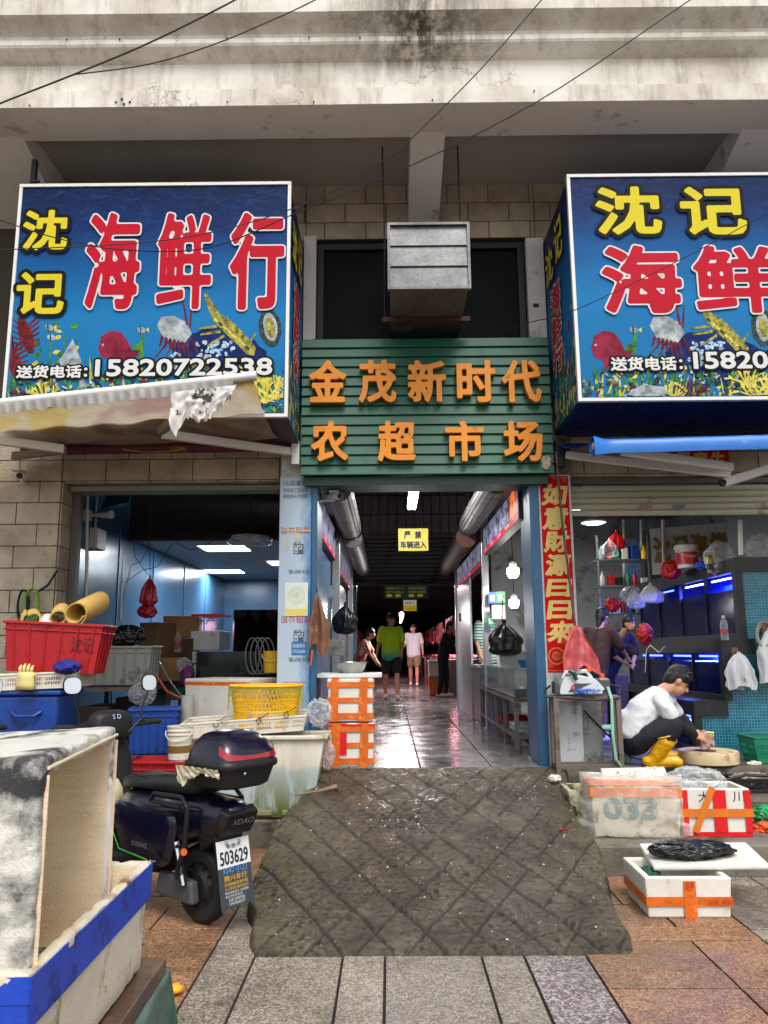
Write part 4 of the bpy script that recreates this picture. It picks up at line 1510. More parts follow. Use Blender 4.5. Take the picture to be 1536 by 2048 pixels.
for k, (px, c) in enumerate(((1278, M_print_red), (1345, mat('phone_blue', (30, 60, 140), .5)))):
 mb = MB()
 a, b = spl2.of(px, 1020)
 plain(mb, spl2, '维修卷闸', a, b + .005, .045, .12, off=.003)
 mb.build('stamped_lettering', c, SHT)
# side shutter rail of the left shop
MB().box(XL + .02, XL + .09, 7.22, 7.3, Zf, ZL).build('shutter_rail', mat('dull_rail', (92, 88, 82), .6), bld)
MB().box(XL + .03, XLo, 7.1, 7.3, ZL - .075, ZL - .02).build('shutter_rail', mat('grey_rail2', (120, 116, 108), .5), bld, bevel=.01)
# ================================================================== security cameras
def cctv(loc, ax, label):
 o = thing('security_camera', loc, label, 'security camera')
 c = Vector(loc)
 ax = Vector(ax).normalized()
 MB().tube([c - ax * .09, c + ax * .09], .034, 14).build('camera_body', M_white_metal, o, smooth=True)
 MB().tube([c + ax * .085, c + ax * .094], .028, 14).build('lens', M_black, o)
 MB().hexa([c + Vector((-.045, -.06, .03)), c + Vector((.045, -.06, .03)), c + Vector((.045, .12, .03)), c + Vector((-.045, .12, .03))],
    [c + Vector((-.04, -.06, .05)), c + Vector((.04, -.06, .05)), c + Vector((.04, .12, .05)), c + Vector((-.04, .12, .05))]).build('sun_hood', M_white_metal, o, bevel=.006)
 return o
c = at(36, 950, 6.84)
o = cctv(c, (.55, -.8, -.25), 'white security camera on the beige stone wall')
MB().tube([c + Vector((0, .03, 0)), c + Vector((.01, .06, -.05)), c + Vector((.01, .145, -.05))], .016).build('mount', M_white_metal, o)
c = at(668, 993, 7.0)
o = cctv(c, (.6, -.75, -.1), 'white security camera on an arm inside the entrance')
MB().tube([c + Vector((0, .03, -.03)), Vector((lx1 + .005, 7.06, c.z - .03))], .012).build('mount', M_white_metal, o)
# ================================================================== wires
def wire(label, pts, r=.006, nm='overhead_cable'):
 P3 = [at(*p) for p in pts]
 out = []
 for i in range(len(P3) - 1):
  a = P3[max(i - 1, 0)]
  b, c2 = P3[i], P3[i + 1]
  d = P3[min(i + 2, len(P3) - 1)]
  for k in range(6):
   t = k / 6
   out.append(0.5 * ((2 * b) + (c2 - a) * t + (2 * a - 5 * b + 4 * c2 - d) * t * t + (3 * b - a - 3 * c2 + d) * t ** 3))
 out.append(P3[-1])
 return tag(MB().tube(out, r, 6).build(nm, M_black), label, 'cable')
wire('thick black cable crossing the left end of the white cornice', [(-120, 258, 5.0), (0, 207, 5.0), (150, 148, 5.0), (300, 85, 5.0), (470, 0, 5.0), (640, -95, 5.0)], .007)
wire('black cable branching off and sagging below the first cable', [(150, 149, 5.0), (300, 128, 5.0), (430, 88, 5.0), (540, 42, 5.0), (630, 0, 5.0), (800, -90, 5.0)], .005)
wire('long thin cable running from the cornice middle down across the left sign', [(1180, -110, 5.0), (1083, 0, 5.1), (960, 140, 5.2), (818, 282, 5.3), (768, 322, 5.4), (600, 412, 5.6), (350, 478, 5.7), (0, 500, 5.7), (-100, 505, 5.7)], .0045)
wire('long thin cable from the right of the cornice dipping over the left sign', [(1540, -110, 5.0), (1380, 0, 5.1), (1070, 206, 5.2), (768, 356, 5.4), (600, 423, 5.5), (420, 495, 5.6), (250, 500, 5.7), (120, 478, 5.7), (0, 440, 5.7), (-90, 405, 5.7)], .0045)
wire('thin cable slanting over the corner of the right sign', [(1640, 360, 5.6), (1536, 425, 5.6), (1340, 530, 5.7), (1150, 620, 5.75), (1060, 645, 6.2), (960, 676, 6.66)], .0035)
# ================================================================== builders for containers
def foam_mat(name, smear, amt, inner=False, base=(224, 220, 210), sc=3.0):
 t = NT(name)
 n = t.noise(2.2, 6, 0.65)
 col = t.ramp(n, [(0.3, lin(tuple(int(c * .9) for c in base))), (0.65, lin(base))])
 if inner:
  co = t.coord((0.5, 0.5, 9))
  ln = t.rng(t.noise(5, 7, 0.75, co), 0.5, 0.72)
  col = t.mix(t.math('MULTIPLY', ln, 0.45), col, lin((176, 138, 96)))
  sp = t.rng(t.noise(30, 7, 0.8), 0.62, 0.7)
  col = t.mix(t.math('MULTIPLY', sp, 0.5), col, lin((140, 98, 62)))
 if smear:
  big = t.noise(sc, 3, 0.5, dist=1.2)
  fine = t.noise(sc * 5, 8, 0.75)
  m = t.rng(t.math('ADD', big, t.math('MULTIPLY', t.math('SUBTRACT', fine, 0.5), 0.4)), amt, amt + 0.17)
  col = t.mix(m, col, lin(smear))
 bead = t.voro(170)
 t.set(col=col, r=0.65)
 t.bump(t.math('ADD', t.math('MULTIPLY', bead, 0.5), t.noise(24, 5, 0.7)), 0.3, 0.006)
 return t.m
M_foam = foam_mat('white_foam', (150, 132, 106), 0.60)
M_foam_old = foam_mat('old_foam', (132, 100, 62), 0.56, base=(210, 200, 178), sc=6)
M_foam_black = foam_mat('smeared_foam', (46, 46, 48), 0.50, base=(214, 210, 200), sc=4.2)
M_foam_in = foam_mat('foam_inside', None, 0, True, base=(228, 208, 176))
M_foam_moss = foam_mat('mossy_foam', (78, 82, 30), 0.40, base=(196, 190, 160), sc=7)
M_tape_or = mat('orange_tape', (206, 98, 22), 0.3, v=0.25, sc=16, dirt=(232, 150, 80), ds=11, da=.44, b=.35, bs=40)
M_tape_red = mat('red_tape', (210, 16, 26), 0.35, v=0.06)
M_tape_blue = mat('blue_tape', (18, 62, 176), 0.42, v=0.16, sc=9, dirt=(14, 40, 110), ds=7, da=.47, b=.35, bs=22)
M_red_pl = mat('red_crate_plastic', (168, 20, 30), 0.42, v=0.1, sc=4, dirt=(104, 22, 26), ds=6, da=.42)
M_blue_pl = mat('blue_crate_plastic', (22, 62, 140), 0.42, v=0.12, sc=4, dirt=(20, 34, 70), ds=5, da=.45)
M_white_pl = mat('white_tray_plastic', (212, 206, 190), 0.45, v=0.06, dirt=(146, 128, 96), ds=9, da=.42)
M_grey_pl = mat('grey_crate_plastic', (150, 150, 142), 0.5, v=0.1, sc=4, dirt=(60, 58, 54), ds=5, da=.46)
M_green_pl = mat('green_crate_plastic', (20, 110, 84), 0.42, v=0.12)
M_yel_pl = mat('yellow_basket_plastic', (226, 178, 8), 0.38, v=0.06, dirt=(170, 120, 20), ds=10, da=.4)
M_card = mat('cardboard', (150, 112, 74), 0.85, v=0.1, sc=5)
M_blackbag = mat('black_bag_film', (16, 16, 18), 0.32, v=0.2)
M_marker = mat('marker_ink', (30, 30, 32), 0.6)
def clear_mat(name, c=(226, 228, 228), a=0.10, r=0.14):
 t = NT(name)
 fres = t.node('ShaderNodeLayerWeight')
 fres.inputs['Blend'].default_value = 0.35
 al = t.math('ADD', t.math('MULTIPLY', fres.outputs[1], 0.6), a)
 al = t.math('ADD', al, t.rng(t.noise(14, 6, .7), .5, .75, 0, .3))
 t.set(col=lin(c), r=r, alpha=al, spec=0.8)
 return t.m
M_clear = clear_mat('clear_bag_film')
M_wrap = clear_mat('clear_wrap_film', (232, 230, 222), 0.16, 0.15)
def hollow(mb, w, d, h, t, s=1.0, z0=0.0, ma=0, mi=0, tb=None):
 """open-topped tapering box; w,d are the top outer size and s the bottom scale"""
 tb = t if tb is None else tb
 def ring(ww, dd, z):
  return [(-ww / 2, -dd / 2, z), (ww / 2, -dd / 2, z), (ww / 2, dd / 2, z), (-ww / 2, dd / 2, z)]
 R = ring(w * s, d * s, z0) + ring(w, d, z0 + h) + ring(w - 2 * t, d - 2 * t, z0 + h) + ring(w * s - 2 * t, d * s - 2 * t, z0 + tb)
 mb.m(ma).add(R, [(0, 3, 2, 1)] + [(i, (i + 1) % 4, 4 + (i + 1) % 4, 4 + i) for i in range(4)] + [(4 + i, 4 + (i + 1) % 4, 8 + (i + 1) % 4, 8 + i) for i in range(4)])
 o = len(mb.v) - 16
 for i in range(4):
  mb.f.append([o + 8 + i, o + 8 + (i + 1) % 4, o + 12 + (i + 1) % 4, o + 12 + i])
  mb.mi.append(mi)
 mb.f.append([o + 12, o + 13, o + 14, o + 15])
 mb.mi.append(mi)
 return mb
def band(mb, w, d, z0, z1, p=0.002, sides=(0, 1, 2, 3)):
 """a strip of tape round a box, proud by p"""
 a, b = w / 2 + p, d / 2 + p
 if 0 in sides:
  mb.box(-a, a, -b, -b + .003, z0, z1)
 if 2 in sides:
  mb.box(-a, a, b - .003, b, z0, z1)
 if 1 in sides:
  mb.box(a - .003, a, -b + .003, b - .003, z0, z1)
 if 3 in sides:
  mb.box(-a, -a + .003, -b + .003, b - .003, z0, z1)
 return mb
def foam_box(loc, w, d, h, label, rz=0.0, t=.03, s=.94, lid=False, m=None, mi=None, group=None, rot=None, name='foam_box', cat='foam box'):
 o = thing(name, loc, label, cat, group, rot or (0, 0, rz))
 bb = hollow(MB(), w, d, h, t, s, ma=0, mi=1).build('box_body', [m or M_foam, mi or m or M_foam], o, local=True, bevel=.009)
 if m in (M_foam_moss, M_foam_old):
  roughen(bb, .006, .01)
 if lid:
  hollow(MB(), w + .012, d + .012, .05, .02, 1.0, z0=0).build('lid', m or M_foam, o, local=True, bevel=.009).matrix_local = Matrix.Translation((0, 0, h + .053)) @ Matrix.Rotation(math.pi, 4, 'X')
 return o
def crate(loc, w, d, h, label, m, rz=0.0, s=.9, t=.008, ribs=(6, 4), name='plastic_crate', cat='crate', group=None, rot=None, floor=.01):
 o = thing(name, loc, label, cat, group, rot or (0, 0, rz))
 mb = MB()
 hollow(mb, w - .03, d - .03, h - .012, t, s, tb=floor)
 nx, ny = ribs
 def rib(x, y, ux, uy):
  # a tapering upright on the outside of a wall
  bs = s
  p0, p1 = Vector((x * bs, y * bs, .02)), Vector((x, y, h - .02))
  n = Vector((uy, -ux, 0))
  q = Vector((ux, uy, 0)) * .007
  mb.hexa([p0 - q, p0 + q, p0 + q + n * .011, p0 - q + n * .011][::1], [p1 - q, p1 + q, p1 + q + n * .011, p1 - q + n * .011])
 W2, D2 = (w - .03) / 2, (d - .03) / 2
 for i in range(nx):
  x = -W2 + 2 * W2 * (i + .5) / nx
  rib(x, -D2, 1, 0)
  rib(-x, D2, -1, 0)
 for i in range(ny):
  y = -D2 + 2 * D2 * (i + .5) / ny
  rib(W2, y, 0, 1)
  rib(-W2, -y, 0, -1)
 mb.build('crate_body', m, o, local=True, bevel=.003, seg=1, fix=True)
 mb = MB()
 R = .022
 mb.box(-w / 2, w / 2, -d / 2, -d / 2 + R, h - R, h).box(-w / 2, w / 2, d / 2 - R, d / 2, h - R, h)
 mb.box(-w / 2, -w / 2 + R, -d / 2 + R, d / 2 - R, h - R, h).box(w / 2 - R, w / 2, -d / 2 + R, d / 2 - R, h - R, h)
 mb.box(-w / 2 + .008, w / 2 - .008, -d / 2 + .008, -d / 2 + .016, h - .07, h - .06)
 mb.box(w / 2 - .016, w / 2 - .008, -d / 2 + .018, d / 2 - .018, h - .07, h - .06)
 mb.build('rim', m, o, local=True, bevel=.004, seg=1)
 return o
def slot_tray(loc, w, d, h, label, m, rz=0.0, name='slotted_tray', cat='tray', rot=None, group=None, s=.93, pitch=.018, mids=1):
 """tray whose walls are real slats between a rim and a base"""
 o = thing(name, loc, label, cat, group, rot or (0, 0, rz))
 mb = MB()
 W, D = w * s, d * s
 mb.box(-W / 2, W / 2, -D / 2, D / 2, 0, .006)
 R = .016
 mb.box(-w / 2, w / 2, -d / 2, -d / 2 + R, h - R, h).box(-w / 2, w / 2, d / 2 - R, d / 2, h - R, h)
 mb.box(-w / 2, -w / 2 + R, -d / 2 + R, d / 2 - R, h - R, h).box(w / 2 - R, w / 2, -d / 2 + R, d / 2 - R, h - R, h)
 mb.build('tray_frame', m, o, local=True, bevel=.004, seg=1)
 mb = MB()
 def wall(p0, p1, q0, q1):   # bottom a->b, top a->b
  L = (q1 - q0).length
  n = int(L / pitch)
  for i in range(n + 1):
   big = i % 8 == 0
   a, b = p0.lerp(p1, i / n), q0.lerp(q1, i / n)
   mb.bar(a, b, .02 if big else .007, .005, up=(q1 - q0).cross(b - a))
  mb.bar(p0.lerp(q0, .12), p1.lerp(q1, .12), .006, h * .24)
  mb.bar(p0.lerp(q0, .86), p1.lerp(q1, .86), .006, h * .14)
  for k in range(mids):
   f = (k + 1) / (mids + 1)
   mb.bar(p0.lerp(q0, f), p1.lerp(q1, f), .006, .008)
 c = [(-1, -1), (1, -1), (1, 1), (-1, 1)]
 for i in range(4):
  a, b = c[i], c[(i + 1) % 4]
  wall(Vector((a[0] * W / 2, a[1] * D / 2, .006)), Vector((b[0] * W / 2, b[1] * D / 2, .006)),
    Vector((a[0] * (w / 2 - .008), a[1] * (d / 2 - .008), h - .012)), Vector((b[0] * (w / 2 - .008), b[1] * (d / 2 - .008), h - .012)))
 mb.build('slatted_wall', m, o, local=True)['kind'] = 'stuff'
 return o
def bucket(loc, r, h, label, m, rz=0, rot=None, lid=False, name='bucket', ribs=True, extra=None, group=None):
 o = thing(name, loc, label, 'bucket', group, rot or (0, 0, rz))
 pr = [(0, 0), (r * .86, 0), (r * .87, .01)]
 if ribs:
  pr += [(r * .96, h * .72), (r * 1.03, h * .73), (r * 1.03, h * .76), (r * .97, h * .77), (r * .98, h * .84), (r * 1.05, h * .85), (r * 1.05, h * .88), (r * .985, h * .89)]
 pr += [(r, h * .97), (r * 1.04, h * .975), (r * 1.04, h), (r * .97, h), (r * .84, .012), (0, .012)]
 MB().lathe(pr, 32).build('bucket_body', m, o, local=True, smooth=True)
 if lid:
  MB().lathe([(0, h + .012), (r * 1.02, h + .012), (r * 1.07, h + .006), (r * 1.07, h - .03), (r * 1.052, h - .03)], 32).build('lid', m, o, local=True, smooth=True)
 pts = []
 for k in range(15):
  t = math.pi * k / 14
  pts.append((r * 1.06 * math.cos(t), -.03 - r * .75 * math.sin(t), h * .86 - r * .75 * math.sin(t)))
 MB().tube(pts, .004, 6).build('handle', M_white_pl, o, local=True)
 return o
def roughen(o, amp=.004, chip=.007):
 bm = bmesh.new()
 bm.from_mesh(o.data)
 for k in range(5):
  es = [e for e in bm.edges if e.calc_length() > .035]
  if not es:
   break
  bmesh.ops.subdivide_edges(bm, edges=es, cuts=1, use_grid_fill=True)
 bm.normal_update()
 mv = []
 for v in bm.verts:
  p = v.co
  d = amp * (noise.noise(p * 9) + .6 * noise.noise(p * 23))
  if min(e.calc_length() for e in v.link_edges) < .012:
   q = noise.noise(p * 26 + Vector((3, 1, 7)))
   d -= chip * max(0, q - .12) * 3 + amp * .5 * abs(noise.noise(p * 60))
  mv.append(d)
 for v, d in zip(bm.verts, mv):
  v.co += v.normal * d
 bm.to_mesh(o.data)
 bm.free()
 o.data.polygons.foreach_set('use_smooth', [True] * len(o.data.polygons))
 o.data.set_sharp_from_angle(angle=rad(35))
# ================================================================== nearest: the two old foam boxes on a plank
ZR_ = 0.88
n0, n1 = on(64, 1946, ZR_), on(306, 1719, ZR_)
dv = (n1 - n0)
Lw = dv.length
ang = math.atan2(dv.y, dv.x)
HB = 0.30
WB = 0.60
cen = (n0 + n1) / 2 + Vector((-math.sin(ang), math.cos(ang), 0)) * (WB / 2)
o = thing('foam_box', (cen.x, cen.y, ZR_ - HB), 'big old foam box with blue tape round its rim in the foreground', 'foam box', 'old foam boxes in the foreground', (0, 0, ang))
roughen(hollow(MB(), Lw, WB, HB, .036, .95, ma=0, mi=1).build('box_body', [M_foam_old, M_foam_in], o, local=True, bevel=.012, seg=3))
mb = MB()
for k in range(2):
 z1 = HB - .008 - k * .048
 sc_ = 1 - .05 * (1 - (z1 - .05) / HB)
 band(mb, Lw * sc_, WB * sc_, z1 - .052, z1, .003 + k * .0015)
mb.build('blue_tape', M_tape_blue, o, local=True, bevel=.001, seg=1)
ZB = ZR_ - HB
# upper box on its side, opening to the right
a0, a1 = Vector((-.735, 1.72, ZB + .038)), Vector((-.835, 2.47, ZB + .038))
L2 = (a1 - a0).length
an2 = math.atan2((a1 - a0).y, (a1 - a0).x)
H2 = 1.285 - ZB - .038
D2_ = .40
nl = Vector((-math.sin(an2), math.cos(an2), 0))
c2 = (a0 + a1) / 2 + nl * D2_ / 2
ub = thing('foam_box', c2, 'big foam box with black smears standing on its side inside the blue taped one', 'foam box', 'old foam boxes in the foreground', (0, 0, an2))
mb = MB()
hollow(mb, L2, H2, D2_, .042, .96, ma=0, mi=1)
mb.v = [(x, -(z - D2_ / 2), y + H2 / 2) for x, y, z in mb.v]
for p_ in range(6):
 pass
ubody = mb.build('box_body', [M_foam_black, M_foam_in], ub, local=True, bevel=.014, seg=3, fix=True)
roughen(ubody)
mb = MB()
for s_ in (-1, 1):
 mb.box(-L2 / 2 + .02, L2 / 2 - .02, -D2_ / 2 - .006, -D2_ / 2 + .004, H2 / 2 + s_ * (H2 / 2 - .026) - .004, H2 / 2 + s_ * (H2 / 2 - .026) + .004)
 mb.box(s_ * (L2 / 2 - .026) - .004, s_ * (L2 / 2 - .026) + .004, -D2_ / 2 - .006, -D2_ / 2 + .004, .04, H2 - .04)
mb.build('lip_ridge', M_foam_in, ub, local=True, bevel=.003)
# plank and green tarpaulin below
pk = thing('wooden_plank', (cen.x, cen.y, ZB - .05), 'dark wet wooden plank carrying the blue taped foam box', 'plank', None, (0, 0, ang))
M_wet_wood = mat('wet_wood', (74, 54, 40), 0.45, v=0.25, sc=3, dirt=(110, 88, 66), ds=3, da=.45, b=.4, bs=25)
MB().box(-Lw / 2 - .05, Lw / 2 + .08, -WB / 2 - .035, WB / 2, 0, .047).build('board', M_wet_wood, pk, local=True, bevel=.006)
tp = thing('tarpaulin_cover', (cen.x, cen.y, 0), 'dull green tarpaulin draped over the stack under the wooden plank', 'tarpaulin', None, (0, 0, ang))
def tarp(u, v):
 # runs round the top and down the right side
 x = -Lw / 2 - .1 + (Lw + .24) * u
 if v < .3:
  y, z = .25 - 1.75 * v * (WB / 2 + .02 + .25) / .525 * .3 / .3, .525
  y = .25 - (v / .3) * (.25 + WB / 2 + .03)
  z = .525
 else:
  q = (v - .3) / .7
  y = -WB / 2 - .03 - .10 * q - .035 * math.sin(u * 17) * q - .02 * noise.noise((u * 6, q * 3, 1))
  z = .525 * (1 - q)
 z += .012 * noise.noise((u * 7, v * 7, 3))
 return (x, y - .03 * noise.noise((u * 4, v * 5, 8)), max(z, .004))
mb = MB().grid(tarp, 50, 40)
M_tarp = mat('green_tarpaulin', (70, 96, 82), 0.5, v=0.15, sc=5, dirt=(50, 60, 54), ds=6, da=.45)
mb.build('cover_cloth', M_tarp, tp, local=True, smooth='all')
mb = MB().grid(lambda u, v: (Lw / 2 + .14 + .04 * v * math.sin(u * 9), .25 - (.25 + WB / 2 + .03 + .1 * v) * u, .525 * (1 - v) + .002), 14, 12)
mb.build('end_flap', M_tarp, tp, local=True, smooth='all')
MB().box(-Lw / 2 - .05, Lw / 2 + .08, -WB / 2 + .02, WB / 2 - .05, 0, .50).build('stacked_base', M_dark_metal, tp, local=True)
yb = on(350, 1982, .015)
tag(blob((yb.x, yb.y, .022), .036, .03, .024, 5, .5, 2.2, 3).build('crumpled_wrapper', mat('yellow_wrapper', (226, 160, 20), .5), smooth='all'), 'crumpled yellow wrapper lying on the orange paving', 'litter')
# ================================================================== scooter
M_tyre = mat('tyre_rubber', (22, 22, 23), 0.75, v=.2, b=.3, bs=60)
M_scoot = mat('dark_blue_paint', (10, 11, 34), 0.25, v=.06, coat=.25, dirt=(40, 40, 52), ds=9, da=.38)
M_matt = mat('matt_black_trim', (19, 19, 20), 0.6, v=.1)
M_seat = mat('seat_vinyl', (30, 30, 32), 0.55, v=.1, b=.12, bs=200)
M_chrome = mat('chrome', (200, 200, 204), 0.15, m=1)
M_plate = mat('plate_white', (214, 216, 214), 0.4, v=.03)
M_adv = mat('plate_backing', (52, 58, 66), 0.4)
M_mirror = mat('mirror_glass', (220, 224, 226), 0.04, m=1.0)
def rounded(pts, r=.03, k=4):
 out = []
 n = len(pts)
 for i in range(n):
  a, b, c = Vector(pts[i - 1]), Vector(pts[i]), Vector(pts[(i + 1) % n])
  d1, d2 = (a - b), (c - b)
  q = min(r, d1.length * .45, d2.length * .45)
  p1, p2 = b + d1.normalized() * q, b + d2.normalized() * q
  for j in range(k + 1):
   t = j / k
   out.append(tuple((p1.lerp(b, t)).lerp(b.lerp(p2, t), t)))
 return out
def loft(mb, secs, cap=True):
 """secs: list of rings (same length) -> skin"""
 n = len(secs[0])
 o = len(mb.v)
 for s_ in secs:
  mb.v += [tuple(p) for p in s_]
 for i in range(len(secs) - 1):
  for k in range(n):
   k2 = (k + 1) % n
   mb.f.append([o + i * n + k, o + i * n + k2, o + (i + 1) * n + k2, o + (i + 1) * n + k])
   mb.mi.append(mb.cur)
 if cap:
  mb.f.append([o + k for k in range(n)][::-1])
  mb.f.append([o + (len(secs) - 1) * n + k for k in range(n)])
  mb.mi += [mb.cur] * 2
 return mb
def ering(x, w, z0, z1, n=20, p=2.6, y=0.0):
 """super-ellipse ring in the y-z plane"""
 out = []
 for k in range(n):
  t = 2 * math.pi * k / n
  c, s_ = math.cos(t), math.sin(t)
  out.append((x, y + math.copysign(abs(c) ** (2 / p), c) * w / 2, (z0 + z1) / 2 + math.copysign(abs(s_) ** (2 / p), s_) * (z1 - z0) / 2))
 return out
def scooter(loc, ang, label, full=True):
 o = thing('electric_scooter', loc, label, 'scooter', 'parked electric scooters', (0, 0, ang))
 R = .205
 def wheel(x):
  e = bpy.data.objects.new('wheel', None)
  COL.objects.link(e)
  e.parent = o
  e.location = (x, 0, R)
  pr = [(.125, -.038), (.15, -.05), (.185, -.047), (.2, -.032), (R, -.012), (R, .012), (.2, .032), (.185, .047), (.15, .05), (.125, .038), (.125, -.038)]
  MB().lathe(pr, 36, axis='Y').build('tyre', M_tyre, e, local=True, smooth=True)
  mb = MB()
  mb.lathe([(.126, -.03), (.10, -.022), (.06, -.05), (0, -.05)], 30, axis='Y').lathe([(0, .05), (.06, .05), (.10, .022), (.126, .03)], 30, axis='Y')
  for k in range(10):
   t = 2 * math.pi * k / 10
   mb.bar((.05 * math.cos(t), .03, .05 * math.sin(t)), (.122 * math.cos(t), .03, .122 * math.sin(t)), .012, .016)
  mb.build('rim', M_matt, e, local=True)
  return e
 wheel(0)
 wheel(1.28)
 # swing arm / motor cover
 MB().hexa([(-.05, .06, .12), (.30, .06, .13), (.30, .125, .13), (-.05, .125, .12)], [(-.03, .06, .24), (.28, .06, .26), (.28, .12, .26), (-.03, .12, .24)]).build('motor_cover', mat('grey_cover', (74, 76, 80), .4), o, local=True, bevel=.02, seg=3)
 MB().box(-.06, .34, -.11, -.07, .16, .22).build('swing_arm', M_matt, o, local=True, bevel=.01)
 # footboard and belly
 mb = MB()
 loft(mb, [ering(.32, .26, .22, .38), ering(.5, .30, .20, .36), ering(.8, .30, .20, .30), ering(1.02, .26, .22, .34)])
 mb.build('footboard', M_matt, o, local=True, smooth='all')
 # tail body
 mb = MB()
 loft(mb, [ering(-.30, .16, .56, .66), ering(-.22, .24, .50, .69), ering(0, .30, .44, .70), ering(.2, .34, .36, .70), ering(.45, .35, .32, .70), ering(.66, .30, .34, .68), ering(.74, .24, .36, .64)])
 mb.build('tail_body', M_scoot, o, local=True, smooth='all')
 # side panels, left and right
 for s_ in (1, -1):
  poly = [(.12, .33), (.2, .29), (.56, .32), (.72, .52), (.73, .60), (.68, .61), (.10, .60), (.06, .56)]
  poly = rounded(poly[::-1], .03)
  mb = MB()
  n = len(poly)
  pts = []
  for (x, z) in poly:
   pts.append((x, s_ * .150, z))
  c = (sum(p[0] for p in poly) / n, sum(p[1] for p in poly) / n)
  mid = [(c[0] + (x - c[0]) * .9, s_ * .182, c[1] + (z - c[1]) * .88) for x, z in poly]
  fr = [(c[0] + (x - c[0]) * .6, s_ * .190, c[1] + (z - c[1]) * .6) for x, z in poly]
  loft(mb, [pts, mid, fr])
  sp = mb.build('side_panel', M_scoot, o, local=True, smooth=True, fix=True)
  if s_ == 1:
   q = Plane((.42, .196, .40), (-1, 0, 0), (0, 0, 1))
   mb = MB()
   plain(mb.m(0), q, 'DLS3SPACE', -.02, -.012, .026, .15, off=.0)
   mb.m(1).bar((.60, .181, .345), (.30, .187, .325), .003, .006)
   mb.bar((.60, .181, .345), (.69, .172, .44), .003, .005)
   mb.m(2)
   for k in range(3):
    mb.box(.255 - k * .02, .265 - k * .02, .187, .1885, .325, .330)
   mb.build('side_lettering', [mat('grey_badge', (120, 116, 124), .4), mat('green_line', (70, 190, 50), .4), M_print_w], sp, local=True)
 # seat
 mb = MB()
 loft(mb, [ering(-.02, .24, .70, .80, p=3), ering(.08, .29, .69, .815, p=3), ering(.25, .30, .69, .80, p=3), ering(.42, .29, .69, .765, p=3), ering(.60, .25, .68, .77, p=3), ering(.72, .19, .66, .75, p=3), ering(.76, .12, .66, .71, p=3)])
 mb.build('seat', M_seat, o, local=True, smooth='all')
 mb = MB()
 for s_ in (1, -1):
  mb.tube([(-.02, s_ * .10, .806), (.2, s_ * .13, .80), (.36, s_ * .105, .780), (.5, s_ * .115, .763), (.66, s_ * .08, .763)], .003, 5)
 mb.build('seam', M_matt, o, local=True)
 # front shield, steering column, cowl
 mb = MB()
 loft(mb, [ering(1.00, .22, .28, .44), ering(1.04, .34, .36, .66), ering(1.06, .40, .46, .90), ering(1.08, .36, .62, .98), ering(1.16, .20, .50, .96), ering(1.24, .12, .5, .86)])
 mb.build('front_shield', M_matt, o, local=True, smooth='all')
 mb = MB()
 loft(mb, [ering(.985, .20, .96, 1.09, p=4), ering(1.0, .28, .94, 1.115, p=4), ering(1.08, .30, .92, 1.13, p=3.5), ering(1.15, .24, .93, 1.09, p=3), ering(1.20, .14, .95, 1.05)])
 cw = mb.build('handlebar_cowl', M_matt, o, local=True, smooth='all')
 mb = MB()
 mb.lathe([(0, 0), (.02, 0)], 12, (1.035, .05, .85), 'X')
 MB().tube([(1.0, .06, .80), (1.045, .06, .80)], .026, 16).build('key_switch', M_chrome, o, local=True)
 MB().tube([(.995, .06, .80), (.999, .06, .80)], .013, 12).build('key_slot', M_black, o, local=True)
 q = Plane((.975, 0, 1.075), (0, -1, 0), (.35, 0, 1))
 mb = MB()
 plain(mb, q, 'S D', -.03, .0, .03, off=.004)
 mb.build('badge', mat('badge_blue_white', (170, 190, 226), .4), o, local=True)
 MB().tube([(1.06, -.36, 1.03), (1.04, -.2, 1.02), (1.08, 0, 1.0), (1.04, .2, 1.02), (1.06, .36, 1.03)], .014).build('handlebar', M_matt, o, local=True)
 for s_ in (1, -1):
  MB().tube([(1.05, s_ * .26, 1.03), (1.06, s_ * .40, 1.03)], .019, 12).build('grip', M_tyre, o, local=True)
  MB().tube([(1.10, s_ * .24, 1.04), (1.12, s_ * .36, 1.045)], .008).build('brake_lever', M_matt, o, local=True)
  MB().tube([(1.05, s_ * .22, 1.03), (1.05, s_ * .25, 1.16), (1.05, s_ * .28, 1.245)], .007).build('mirror_stem', M_matt, o, local=True)
  mr = MB()
  c = Vector((1.05, s_ * .29, 1.30))
  nrm = Vector((-.93, .05 * s_, .12)).normalized()
  ux = nrm.cross(Vector((0, 0, 1))).normalized()
  uz = ux.cross(nrm)
  ring = [(c + ux * (.062 * math.copysign(abs(math.cos(t)) ** .75, math.cos(t))) + uz * (.056 * math.copysign(abs(math.sin(t)) ** .75, math.sin(t)))) for t in [2 * math.pi * k / 24 for k in range(24)]]
  loft(mr, [[p - nrm * .035 + (c - p) * .35 for p in ring], [p - nrm * .012 for p in ring], ring])
  mm = mr.build('mirror', M_matt, o, local=True, smooth=True, fix=True)
  mg = MB()
  r2 = [p + (c - p) * .07 + nrm * .002 for p in ring]
  mg.add(r2, [list(range(24))])
  mg.build('mirror_glass', M_mirror, mm, local=True)
 # front fork, fender, headlight
 for s_ in (1, -1):
  MB().tube([(1.16, s_ * .07, .62), (1.28, s_ * .075, R)], .02).build('fork_leg', M_matt, o, local=True)
 mb = MB()
 mb.grid(lambda u, v: (1.28 + (R + .02) * math.cos(rad(20 + 130 * u)), -.06 + .12 * v, R + (R + .02) * math.sin(rad(20 + 130 * u)) - .02 * abs(v - .5) * 2), 14, 6)
 mb.build('front_fender', M_scoot, o, local=True, smooth='all')
 MB().lathe([(0, .05), (.05, .04), (.07, 0), (.06, -.04)], 20, (1.21, 0, .88), 'X').build('headlight', M_chrome, o, local=True)
